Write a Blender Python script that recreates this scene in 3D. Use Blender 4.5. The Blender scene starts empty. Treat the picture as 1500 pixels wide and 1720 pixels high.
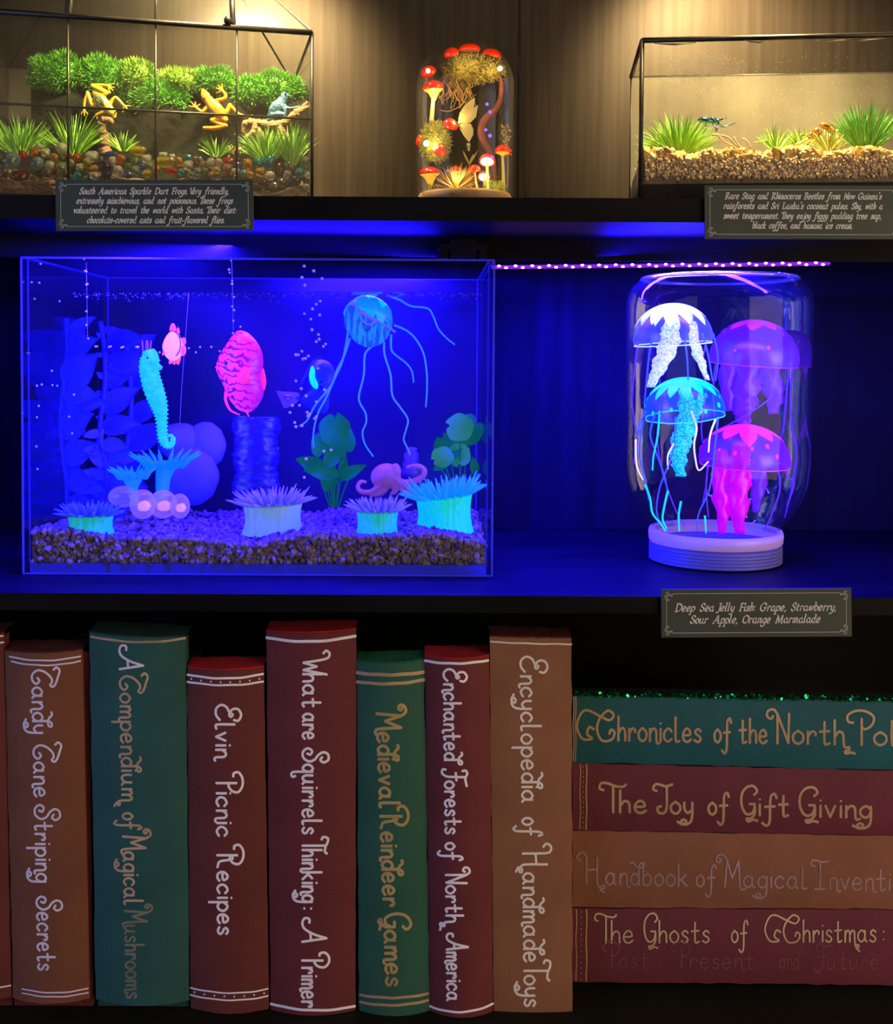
import bpy, math, random
from mathutils import Vector, Matrix, Euler
R = math.radians
V = Vector
random.seed(11)
SC = bpy.context.scene
COL = SC.collection

# ---------------------------------------------------------------- camera, light, exposure
IMG_W, IMG_H = 1500.0, 1720.0
F_PX = 1880.0                      # focal length in pixels of the 1500x1720 frame
DIST = 0.94                        # camera to the front plane of the shelves (y = 0)
CX, CY = 728.0, 668.0              # principal point
cam_data = bpy.data.cameras.new('camera')
cam = bpy.data.objects.new('camera', cam_data)
COL.objects.link(cam)
cam_data.sensor_fit = 'HORIZONTAL'
cam_data.sensor_width = 36.0
cam_data.lens = F_PX / IMG_W * 36.0
cam_data.shift_x = (IMG_W / 2 - CX) / IMG_W
cam_data.shift_y = (CY - IMG_H / 2) / IMG_W
cam_data.clip_start = 0.02
CAM_LOC = V((0.0, -DIST, 1.20))
CAM_ROT = (Matrix.Rotation(R(90.0 - 2.0), 3, 'X') @ Matrix.Rotation(R(0.33), 3, 'Z'))
cam.location = CAM_LOC
cam.rotation_euler = CAM_ROT.to_euler()
SC.camera = cam

def P(px, py, Y):
    """the point of the place at depth Y behind the shelf fronts that the lens puts at (px, py)"""
    d = CAM_ROT @ V(((px - CX) / F_PX, -(py - CY) / F_PX, -1.0))
    return CAM_LOC + d * ((Y + DIST) / d.y)

def S(Y):
    return (DIST + Y) / F_PX

SC.view_settings.view_transform = 'Standard'
SC.view_settings.look = 'None'
SC.view_settings.gamma = 1.0
SC.view_settings.exposure = 0.0
SC.view_settings.use_curve_mapping = False
SC.cycles.use_denoising = True
SC.cycles.max_bounces = 8
SC.cycles.diffuse_bounces = 3
SC.cycles.glossy_bounces = 3
SC.cycles.transmission_bounces = 6
SC.cycles.transparent_max_bounces = 28
SC.cycles.caustics_reflective = False
SC.cycles.caustics_refractive = False
SC.cycles.sample_clamp_indirect = 4.0
SC.cycles.use_light_tree = True

w = bpy.data.worlds.new('dim_room')
SC.world = w
w.use_nodes = True
w.node_tree.nodes['Background'].inputs[0].default_value = (0.55, 0.6, 1.0, 1)
w.node_tree.nodes['Background'].inputs[1].default_value = 0.006

def lamp(name, kind, loc, power, color, aim=None, **kw):
    d = bpy.data.lights.new(name, kind)
    d.energy = power
    d.color = color
    for k, v in kw.items():
        setattr(d, k, v)
    o = bpy.data.objects.new(name, d)
    COL.objects.link(o)
    o.location = loc
    if aim is not None:
        o.rotation_euler = (V(aim) - V(loc)).to_track_quat('-Z', 'Y').to_euler()
    return o

WARM = (1.0, 0.74, 0.36)
BLUE = (0.010, 0.003, 1.0)
# warm puck lamps under the board above the top compartment
lamp('puck_lamp', 'SPOT', P(445, -300, 0.022), 44.0, WARM, P(330, 300, 0.085), spot_size=R(95), spot_blend=0.8, shadow_soft_size=0.025)
lamp('puck_lamp', 'SPOT', P(450, -66, 0.27), 8.5, WARM, P(440, 110, 0.38), spot_size=R(125), spot_blend=0.8, shadow_soft_size=0.025)
lamp('puck_lamp', 'SPOT', P(1275, -300, 0.015), 42.0, WARM, P(1285, 300, 0.075), spot_size=R(90), spot_blend=0.8, shadow_soft_size=0.025)
lamp('puck_lamp', 'SPOT', P(1180, -66, 0.27), 8.5, WARM, P(1190, 110, 0.38), spot_size=R(130), spot_blend=0.8, shadow_soft_size=0.025)
# blue led strips under the top shelf, then two added up-lights
lamp('led_and_fill_lamp', 'AREA', P(440, 417, 0.152), 66.0, BLUE, P(430, 800, 0.160), shape='RECTANGLE', size=0.43, size_y=0.010)
lamp('led_and_fill_lamp', 'AREA', P(1115, 452, 0.131), 30.0, BLUE, P(1125, 800, 0.15), shape='RECTANGLE', size=0.30, size_y=0.006)
for x_, l_ in ((475, 0.29), (1125, 0.34)):
    lamp('led_and_fill_lamp', 'AREA', P(x_, 428, 0.108), 1.2, BLUE, P(x_, 300, 0.098), shape='RECTANGLE', size=l_, size_y=0.006)  # unseen up-lights added to brighten the underside of the shelf
# the dim room in front of the shelves
lamp('room_lamp', 'AREA', (1.75, -1.35, 1.20), 43.0, (1.0, 0.72, 0.44), (0.1, 0.0, 0.76), shape='RECTANGLE', size=1.7, size_y=1.6)
lamp('room_lamp', 'AREA', (-1.85, -1.1, 1.35), 23.0, (0.50, 0.58, 1.0), (-0.1, 0.0, 0.85), shape='RECTANGLE', size=1.7, size_y=1.6)

# ---------------------------------------------------------------- helpers
ORIGIN = {}

class MB:
    def __init__(self):
        self.v, self.f, self.mi = [], [], []
        self.m = 0

    def add(self, vs, fs):
        b = len(self.v)
        self.v.extend(V(p) for p in vs)
        for f in fs:
            self.f.append([i + b for i in f])
            self.mi.append(self.m)
        return b

    def box(self, a, b):
        (x0, y0, z0), (x1, y1, z1) = a, b
        self.hexa([(x0, y0, z0), (x1, y0, z0), (x1, y1, z0), (x0, y1, z0), (x0, y0, z1), (x1, y0, z1), (x1, y1, z1), (x0, y1, z1)])

    def hexa(self, p):
        self.add(p, [(0, 3, 2, 1), (4, 5, 6, 7), (0, 1, 5, 4), (1, 2, 6, 5), (2, 3, 7, 6), (3, 0, 4, 7)])

    def tube(self, pts, r, n=8, cap=True, flat=None):
        pts = [V(p) for p in pts]
        k = len(pts)
        rs = r if isinstance(r, (list, tuple)) else [r] * k
        up = None
        vs, fs = [], []
        for i, p in enumerate(pts):
            t = pts[min(i + 1, k - 1)] - pts[max(i - 1, 0)]
            if t.length < 1e-9:
                t = V((0, 0, 1))
            t.normalize()
            if up is None:
                up = V((0, 1, 0)) if abs(t.y) < 0.9 else V((1, 0, 0))
            up = up - t * up.dot(t)
            if up.length < 1e-6:
                up = t.orthogonal()
            up.normalize()
            s = t.cross(up)
            for j in range(n):
                a = 2 * math.pi * j / n
                fl = flat if flat else 1.0
                vs.append(p + up * (math.cos(a) * rs[i] * fl) + s * (math.sin(a) * rs[i]))
        for i in range(k - 1):
            for j in range(n):
                fs.append((i * n + j, i * n + (j + 1) % n, (i + 1) * n + (j + 1) % n, (i + 1) * n + j))
        if cap:
            fs.append(tuple(range(n - 1, -1, -1)))
            fs.append(tuple(range((k - 1) * n, k * n)))
        self.add(vs, fs)

    def ell(self, c, rad, rot=None, nu=14, nv=9, warp=None):
        c = V(c)
        vs = []
        for i in range(nv + 1):
            th = math.pi * i / nv
            for j in range(nu):
                ph = 2 * math.pi * j / nu
                q = V((math.sin(th) * math.cos(ph), math.sin(th) * math.sin(ph), math.cos(th)))
                if warp:
                    q = warp(q)
                q = V((q.x * rad[0], q.y * rad[1], q.z * rad[2]))
                if rot is not None:
                    q = rot @ q
                vs.append(c + q)
        fs = []
        for i in range(nv):
            for j in range(nu):
                a, b = i * nu + j, i * nu + (j + 1) % nu
                fs.append((a, a + nu, b + nu, b))
        self.add(vs, fs)

    def lathe(self, prof, c, n=32, rot=None, wob=None, close=False):
        c = V(c)
        vs, fs = [], []
        k = len(prof)
        for i, (r, z) in enumerate(prof):
            for j in range(n):
                a = 2 * math.pi * j / n
                rr = r * (wob(a, i) if wob else 1.0)
                q = V((rr * math.cos(a), rr * math.sin(a), z))
                if rot is not None:
                    q = rot @ q
                vs.append(c + q)
        for i in range(k - 1):
            for j in range(n):
                a, b = i * n + j, i * n + (j + 1) % n
                fs.append((a, b, b + n, a + n))
        if close:
            for j in range(n):
                a, b = (k - 1) * n + j, (k - 1) * n + (j + 1) % n
                fs.append((a, b, (j + 1) % n, j))
        self.add(vs, fs)

    def grid(self, fn, nu, nv, thick=None):
        vs = [fn(i / nu, j / nv) for j in range(nv + 1) for i in range(nu + 1)]
        w_ = nu + 1
        fs = [(j * w_ + i, j * w_ + i + 1, (j + 1) * w_ + i + 1, (j + 1) * w_ + i) for j in range(nv) for i in range(nu)]
        self.add(vs, fs)

    def solid(self, outline, depth):
        """a closed outline (world points) given the thickness vector `depth`"""
        k = len(outline)
        d = V(depth)
        vs = [V(p) for p in outline] + [V(p) + d for p in outline]
        fs = [tuple(range(k)), tuple(range(2 * k - 1, k - 1, -1))]
        fs += [(i, k + i, k + (i + 1) % k, (i + 1) % k) for i in range(k)]
        self.add(vs, fs)

    def blade(self, base, dirv, length, width, bend, seg=4, side=None):
        """a grass blade: a folded, tapering, bending strip"""
        base = V(base)
        d = V(dirv).normalized()
        if side is None:
            side = d.cross(V((random.uniform(-1, 1), random.uniform(-1, 1), 0.3)))
            if side.length < 1e-4:
                side = V((1, 0, 0))
        side = side.normalized()
        nrm = side.cross(d)
        vs, fs = [], []
        p = base.copy()
        for i in range(seg + 1):
            t = i / seg
            wd = width * (1 - t) ** 0.7 * (0.55 + 0.9 * min(t * 2.2, 1.0)) * 0.5
            vs += [p - side * wd, p + nrm * wd * 0.5, p + side * wd]
            d = (d + V(bend) * (1.0 / seg)).normalized()
            p = p + d * (length / seg)
        for i in range(seg):
            a = i * 3
            fs += [(a, a + 1, a + 4, a + 3), (a + 1, a + 2, a + 5, a + 4)]
        self.add(vs, fs)

    def build(self, name, m, parent=None, smooth=True, origin=None):
        ms = m if isinstance(m, (list, tuple)) else [m]
        me = bpy.data.meshes.new(name)
        if parent is not None:
            o0 = ORIGIN[parent.name]
        elif origin is not None:
            o0 = V(origin)
        else:
            xs = [p.x for p in self.v]; ys = [p.y for p in self.v]; zs = [p.z for p in self.v]
            o0 = V(((min(xs) + max(xs)) / 2, (min(ys) + max(ys)) / 2, min(zs)))
        me.from_pydata([p - o0 for p in self.v], [], self.f)
        for q in ms:
            me.materials.append(q)
        if len(ms) > 1:
            me.polygons.foreach_set('material_index', self.mi)
        if smooth:
            me.polygons.foreach_set('use_smooth', [True] * len(me.polygons))
        me.update()
        o = bpy.data.objects.new(name, me)
        COL.objects.link(o)
        ORIGIN[o.name] = V(o0)
        if parent is not None:
            o.parent = parent
        else:
            o.location = o0
        return o

def tag(o, label=None, cat=None, group=None, kind=None):
    if label: o['label'] = label
    if cat: o['category'] = cat
    if group: o['group'] = group
    if kind: o['kind'] = kind
    return o

def thing(name, label, cat, loc, group=None):
    o = bpy.data.objects.new(name, None)
    o.empty_display_size = 0.02
    COL.objects.link(o)
    o.location = loc
    ORIGIN[o.name] = V(loc)
    return tag(o, label, cat, group)

def dup(root, loc, rot=None, scale=None, label=None):
    r = root.copy(); COL.objects.link(r); r.location = loc
    ORIGIN[r.name] = V(loc)
    if rot is not None: r.rotation_euler = rot
    if scale is not None: r.scale = (scale,) * 3
    if label: r['label'] = label
    for ch in list(root.children):
        c = ch.copy(); COL.objects.link(c); c.parent = r
        for g in list(ch.children):
            d = g.copy(); COL.objects.link(d); d.parent = c
    return r

def bake(o):
    """apply an object's modifiers to its mesh"""
    dg = bpy.context.evaluated_depsgraph_get()
    me = bpy.data.meshes.new_from_object(o.evaluated_get(dg))
    old = o.data
    o.modifiers.clear()
    o.data = me
    bpy.data.meshes.remove(old)
    return o

def melt(o, voxel, smooth=3, factor=0.5):
    """grow overlapping limbs into one continuous skin"""
    r = o.modifiers.new('skin', 'REMESH'); r.mode = 'VOXEL'; r.voxel_size = voxel; r.use_smooth_shade = True
    s = o.modifiers.new('soft', 'SMOOTH'); s.factor = factor; s.iterations = smooth
    mats = list(o.data.materials)
    bake(o)
    o.data.materials.clear()
    for m in mats: o.data.materials.append(m)
    o.data.polygons.foreach_set('use_smooth', [True] * len(o.data.polygons))
    return o

def catmull(pts, n=6, closed=False):
    pts = [V(p) if len(p) == 3 else V((p[0], p[1], 0)) for p in pts]
    k = len(pts)
    if k < 3 and not closed:
        return [pts[0].lerp(pts[-1], i / n) for i in range(n + 1)]
    out = []
    rng = k if closed else k - 1
    for i in range(rng):
        if closed:
            p0, p1, p2, p3 = pts[(i - 1) % k], pts[i], pts[(i + 1) % k], pts[(i + 2) % k]
        else:
            p1, p2 = pts[i], pts[i + 1]
            p0 = pts[i - 1] if i else p1 * 2 - p2
            p3 = pts[i + 2] if i + 2 < k else p2 * 2 - p1
        for j in range(n):
            t = j / n
            out.append(0.5 * ((2 * p1) + (p2 - p0) * t + (2 * p0 - 5 * p1 + 4 * p2 - p3) * t * t + (3 * p1 - p0 - 3 * p2 + p3) * t ** 3))
    if not closed:
        out.append(pts[-1])
    return out

def curve_px(pts, n=6):
    """pixel/depth triples -> smooth world points"""
    return [P(p.x, p.y, p.z) for p in catmull(pts, n)]

# ---------------------------------------------------------------- materials
def nodes(m):
    m.use_nodes = True
    nt = m.node_tree
    return nt, nt.nodes, nt.links

def mat(name, col, rough=0.6, metal=0.0, vary=0.12, scale=40.0, emit=None, bump=0.0, bscale=None, spec=0.4, trans=0.0, alpha=1.0, sss=0.0, col2=None, stretch=None, sharp=False, coat=0.0):
    m = bpy.data.materials.new(name)
    nt, N, L = nodes(m)
    b = N['Principled BSDF']
    b.inputs['Roughness'].default_value = rough
    b.inputs['Metallic'].default_value = metal
    b.inputs['Specular IOR Level'].default_value = spec
    b.inputs['Transmission Weight'].default_value = trans
    b.inputs['Alpha'].default_value = alpha
    b.inputs['Coat Weight'].default_value = coat
    if sss:
        b.inputs['Subsurface Weight'].default_value = sss
        b.inputs['Subsurface Radius'].default_value = (0.004, 0.003, 0.003)
        b.inputs['Subsurface Scale'].default_value = 1.0
    tc = N.new('ShaderNodeTexCoord')
    src = tc.outputs['Object']
    if stretch:
        mp = N.new('ShaderNodeMapping')
        mp.inputs['Scale'].default_value = stretch
        L.new(src, mp.inputs['Vector']); src = mp.outputs['Vector']
    nz = N.new('ShaderNodeTexNoise')
    nz.inputs['Scale'].default_value = scale
    nz.inputs['Detail'].default_value = 4
    L.new(src, nz.inputs['Vector'])
    rp = N.new('ShaderNodeValToRGB')
    a = col if col2 else [c * (1 - vary) for c in col]
    c2 = col2 if col2 else [min(c * (1 + vary), 1) for c in col]
    lo, hi = (0.46, 0.54) if sharp else (0.3, 0.7)
    rp.color_ramp.elements[0].position = lo; rp.color_ramp.elements[0].color = (*a, 1)
    rp.color_ramp.elements[1].position = hi; rp.color_ramp.elements[1].color = (*c2, 1)
    L.new(nz.outputs['Fac'], rp.inputs['Fac'])
    L.new(rp.outputs['Color'], b.inputs['Base Color'])
    if emit:
        if emit[0] is None:
            L.new(rp.outputs['Color'], b.inputs['Emission Color'])
        else:
            b.inputs['Emission Color'].default_value = (*emit[0], 1)
        b.inputs['Emission Strength'].default_value = emit[1]
    if bump:
        bn = N.new('ShaderNodeTexNoise')
        bn.inputs['Scale'].default_value = bscale or scale * 3
        bn.inputs['Detail'].default_value = 3
        L.new(src, bn.inputs['Vector'])
        bp = N.new('ShaderNodeBump')
        bp.inputs['Strength'].default_value = bump
        bp.inputs['Distance'].default_value = 0.002
        L.new(bn.outputs['Fac'], bp.inputs['Height'])
        L.new(bp.outputs['Normal'], b.inputs['Normal'])
    return m

def glass(name, tint=(1, 1, 1), refl=1.0, haze=0.0, hazecol=(0.8, 0.8, 0.8), rough=0.03, ior=1.45, wob=0.0):
    """clear thin sheet: fresnel reflection over a see-through tint, a little dust on it"""
    m = bpy.data.materials.new(name)
    nt, N, L = nodes(m)
    N.remove(N['Principled BSDF'])
    out = N['Material Output']
    tr = N.new('ShaderNodeBsdfTransparent'); tr.inputs[0].default_value = (*tint, 1)
    gl = N.new('ShaderNodeBsdfGlossy'); gl.inputs['Roughness'].default_value = rough
    fr = N.new('ShaderNodeFresnel'); fr.inputs['IOR'].default_value = ior
    mul = N.new('ShaderNodeMath'); mul.operation = 'MULTIPLY'; mul.use_clamp = True
    mul.inputs[1].default_value = refl
    L.new(fr.outputs[0], mul.inputs[0])
    if wob:
        tc = N.new('ShaderNodeTexCoord')
        nz = N.new('ShaderNodeTexNoise'); nz.inputs['Scale'].default_value = 18
        L.new(tc.outputs['Object'], nz.inputs['Vector'])
        bp = N.new('ShaderNodeBump'); bp.inputs['Strength'].default_value = wob; bp.inputs['Distance'].default_value = 0.003
        L.new(nz.outputs['Fac'], bp.inputs['Height'])
        L.new(bp.outputs['Normal'], gl.inputs['Normal'])
    mx = N.new('ShaderNodeMixShader')
    L.new(mul.outputs[0], mx.inputs[0]); L.new(tr.outputs[0], mx.inputs[1]); L.new(gl.outputs[0], mx.inputs[2])
    last = mx.outputs[0]
    if haze:
        df = N.new('ShaderNodeBsdfDiffuse'); df.inputs[0].default_value = (*hazecol, 1)
        tl = N.new('ShaderNodeBsdfTranslucent'); tl.inputs[0].default_value = (*hazecol, 1)
        ad = N.new('ShaderNodeMixShader'); ad.inputs[0].default_value = 0.5
        L.new(df.outputs[0], ad.inputs[1]); L.new(tl.outputs[0], ad.inputs[2])
        tc = N.new('ShaderNodeTexCoord')
        nz = N.new('ShaderNodeTexNoise'); nz.inputs['Scale'].default_value = 9; nz.inputs['Detail'].default_value = 6
        L.new(tc.outputs['Object'], nz.inputs['Vector'])
        mr = N.new('ShaderNodeMapRange')
        mr.inputs[1].default_value = 0.35; mr.inputs[2].default_value = 0.7
        mr.inputs[3].default_value = haze * 0.5; mr.inputs[4].default_value = haze * 1.4
        L.new(nz.outputs['Fac'], mr.inputs[0])
        m2 = N.new('ShaderNodeMixShader')
        L.new(mr.outputs[0], m2.inputs[0]); L.new(last, m2.inputs[1]); L.new(ad.outputs[0], m2.inputs[2])
        last = m2.outputs[0]
    L.new(last, out.inputs['Surface'])
    return m

def veil(name, col, opac, emit=0.0, rough=0.3, ecol=None):
    """soft see-through plastic (jelly bells, bubble corals): diffuse + translucent over transparent"""
    m = bpy.data.materials.new(name)
    nt, N, L = nodes(m)
    N.remove(N['Principled BSDF'])
    out = N['Material Output']
    tr = N.new('ShaderNodeBsdfTransparent'); tr.inputs[0].default_value = (1, 1, 1, 1)
    df = N.new('ShaderNodeBsdfDiffuse'); df.inputs[0].default_value = (*col, 1)
    tl = N.new('ShaderNodeBsdfTranslucent'); tl.inputs[0].default_value = (*col, 1)
    a = N.new('ShaderNodeMixShader'); a.inputs[0].default_value = 0.5
    L.new(df.outputs[0], a.inputs[1]); L.new(tl.outputs[0], a.inputs[2])
    last = a.outputs[0]
    if emit:
        em = N.new('ShaderNodeEmission'); em.inputs[0].default_value = (*(ecol or col), 1); em.inputs[1].default_value = emit
        ad = N.new('ShaderNodeAddShader')
        L.new(last, ad.inputs[0]); L.new(em.outputs[0], ad.inputs[1]); last = ad.outputs[0]
    gl = N.new('ShaderNodeBsdfGlossy'); gl.inputs['Roughness'].default_value = rough
    lw = N.new('ShaderNodeLayerWeight'); lw.inputs['Blend'].default_value = 0.35
    mr = N.new('ShaderNodeMapRange')
    mr.inputs[3].default_value = opac * 0.65; mr.inputs[4].default_value = min(opac * 2.2, 1.0)
    L.new(lw.outputs['Facing'], mr.inputs[0])
    mx = N.new('ShaderNodeMixShader')
    L.new(mr.outputs[0], mx.inputs[0]); L.new(tr.outputs[0], mx.inputs[1]); L.new(last, mx.inputs[2])
    g2 = N.new('ShaderNodeMixShader'); g2.inputs[0].default_value = 0.06
    L.new(mx.outputs[0], g2.inputs[1]); L.new(gl.outputs[0], g2.inputs[2])
    L.new(g2.outputs[0], out.inputs['Surface'])
    return m

def glow(name, col, strength):
    m = bpy.data.materials.new(name)
    nt, N, L = nodes(m)
    N.remove(N['Principled BSDF'])
    em = N.new('ShaderNodeEmission'); em.inputs[0].default_value = (*col, 1); em.inputs[1].default_value = strength
    L.new(em.outputs[0], N['Material Output'].inputs['Surface'])
    return m

# ---------------------------------------------------------------- the shelves
M_board = mat('black_stained_board', (0.0045, 0.0042, 0.0055), rough=0.48, vary=0.4, scale=6, stretch=(1, 6, 6), bump=0.05, bscale=60, spec=0.07)
M_wood = mat('brown_wood_panel', (0.046, 0.035, 0.024), rough=0.6, spec=0.2, scale=9, stretch=(14, 1, 0.5), col2=(0.074, 0.057, 0.040), bump=0.12, bscale=30)
M_back = mat('dark_back_panel', (0.005, 0.005, 0.012), rough=0.6, spec=0.05, vary=0.3, scale=9, stretch=(8, 1, 0.5), bump=0.05)
BACK = 0.38
XL, XR = -0.66, 0.74
def zpx(py, Y, px=730): return P(px, py, Y).z
Z_TOP1, Z_TOP0 = zpx(331, 0), zpx(371, 0)          # top shelf board
Z_MID1, Z_MID0 = zpx(1000, 0), zpx(1029, 0)        # middle shelf board
Z_FLOOR = zpx(1705, 0.045)                         # the shelf the books stand on
Z_CEIL = zpx(-118, BACK)

def struct(name, mb, m):
    return tag(mb.build(name, m, smooth=False), kind='structure')

b = MB(); b.box((XL, 0, Z_TOP0), (XR, BACK, Z_TOP1)); struct('trim_1', b, M_board)
b = MB(); b.box((XL, 0, Z_MID0), (XR, BACK, Z_MID1)); struct('trim_2', b, M_board)
b = MB(); b.box((XL, -0.02, Z_FLOOR - 0.03), (XR, BACK, Z_FLOOR)); struct('floor', b, mat('dark_olive_board', (0.010, 0.0105, 0.006), rough=.6, spec=.1, vary=.3, scale=8))
b = MB(); b.box((XL, -0.12, Z_CEIL), (XR, BACK, Z_CEIL + 0.022)); struct('ceiling', b, M_board)
b = MB(); xs = P(872, 200, BACK).x
b.box((XL, BACK, Z_TOP1), (xs - 0.001, BACK + 0.012, Z_CEIL)); struct('wall_back_upper_left', b, M_wood)
b = MB(); b.box((xs + 0.001, BACK, Z_TOP1), (XR, BACK + 0.012, Z_CEIL)); struct('wall_back_upper_right', b, M_wood)
b = MB(); b.box((xs - 0.0012, BACK - 0.001, Z_TOP1), (xs + 0.0012, BACK + 0.004, Z_CEIL)); struct('trim_3', b, mat('dark_brown_seam', (0.018, 0.013, 0.009), rough=.6))
b = MB(); b.box((XL, BACK, Z_MID1), (XR, BACK + 0.012, Z_TOP0)); struct('wall_back_middle', b, M_back)
b = MB(); b.box((XL, BACK, Z_FLOOR), (XR, BACK + 0.012, Z_MID0)); struct('wall_back_lower', b, M_board)
# rail hanging under the top shelf
b = MB(); b.box((XL, 0.125, Z_TOP0 - 0.021), (XR, 0.143, Z_TOP0)); struct('trim_4', b, M_board)

b = MB(); b.box((XL - .02, 0, Z_FLOOR - .03), (XL, BACK + .012, Z_CEIL)); struct('wall_left', b, M_board)
b = MB(); b.box((XR, 0, Z_FLOOR - .03), (XR + .02, BACK + .012, Z_CEIL)); struct('wall_right', b, M_board)
# ---------------------------------------------------------------- lettering
def _g(s): return [[tuple(float(c) for c in p.split(',')) for p in st.split()] for st in s.split('|')]
BOWL = '.6,.72 .36,.98 .1,.74 .06,.32 .28,.02 .5,.16 .6,.5'
PB = '.08,.6 .34,.98 .62,.7 .6,.25 .36,.0 .1,.2'
LOW = {
 'a': BOWL + '|.6,.95 .6,.25 .74,.0', 'b': '.1,1.9 .1,.04|' + PB, 'c': '.6,.76 .38,1 .1,.75 .06,.3 .3,0 .6,.2',
 'd': BOWL + '|.6,.0 .6,.9 .6,1.5 .74,1.86 .94,1.86 .94,1.6 .7,1.5 .4,1.62 .2,1.9 0,1.86',
 'e': '.1,.5 .56,.56 .5,.92 .28,1 .06,.6 .14,.12 .4,0 .64,.2', 'f': '.78,1.5 .66,1.84 .44,1.6 .4,.6 .37,-.5 .18,-.84 -.06,-.6|.1,.74 .68,.8',
 'g': BOWL + '|.6,.95 .6,0 .52,-.6 .2,-.88 -.12,-.7 .02,-.48 .2,-.62 .02,-.9 -.34,-.66',
 'h': '.08,1.86 .08,0|.08,.55 .3,.96 .54,.8 .58,.02', 'i': '.1,.95 .1,.02|.1,1.36 .1,1.38', 'j': '.3,.95 .3,-.5 .1,-.86 -.12,-.66|.3,1.36 .3,1.38',
 'k': '.08,1.86 .08,0|.58,.95 .12,.45|.25,.55 .44,.3 .66,.02', 'l': '.08,1.86 .08,.2 .2,0 .36,.06',
 'm': '.08,.95 .08,0|.08,.6 .26,.96 .42,.8 .45,0|.45,.6 .63,.96 .8,.8 .83,.02 .92,-.16 1.06,-.1', 'n': '.08,.95 .08,0|.08,.6 .3,.97 .52,.8 .55,.04 .64,-.16 .78,-.1',
 'o': '.34,1 .08,.7 .08,.25 .34,0 .6,.26 .6,.7 .34,1', 'p': '.08,.95 .08,-.86|' + PB, 'q': BOWL + '|.6,.95 .6,-.7 .74,-1.08 .98,-.98 .92,-.7',
 'r': '.08,.95 .08,0|.08,.55 .3,.95 .5,.86 .5,.66', 's': '.5,.82 .3,1 .1,.8 .2,.58 .42,.42 .48,.18 .28,0 .04,.15',
 't': '.3,1.7 .3,.15 .44,0 .58,.1|.04,.95 .56,1.0', 'u': '.08,.95 .08,.3 .26,0 .5,.2 .58,.6|.58,.95 .58,.2 .74,0', 'v': '.05,.95 .3,.02|.3,.02 .55,.95',
 'w': '.05,.95 .22,.02|.22,.02 .42,.8|.42,.8 .6,.02|.6,.02 .82,.95', 'x': '.05,.95 .55,0|.55,.95 .05,0',
 'y': '.08,.95 .1,.4 .3,.1 .52,.3|.58,.95 .57,-.1 .46,-.66 .16,-.88 -.12,-.7 .02,-.48 .2,-.62 .02,-.9 -.34,-.66',
 ':': '.1,.2 .1,.22|.1,.85 .1,.87', '.': '.1,.02 .1,.04', ',': '.14,.06 .14,-.08 .02,-.3', '-': '.02,.48 .42,.5', "'": '.16,1.75 .14,1.5 .04,1.35',
}
LOW['\u0127'] = '.08,1.86 .08,0|.08,.55 .3,.96 .54,.8 .58,.1 .66,-.22 .88,-.2 .86,-.42 .66,-.5 .72,-.68 .98,-.6 1.2,-.68'
LOW['\u1e43'] = '.08,.95 .08,0|.08,.6 .26,.96 .42,.8 .45,0|.45,.6 .63,.96 .8,.8 .83,.0 .9,-.4 1.08,-.5 1.14,-.3 1.0,-.24 .96,-.5 1.2,-.8'
LOW = {k: _g(v) for k, v in LOW.items()}
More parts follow.
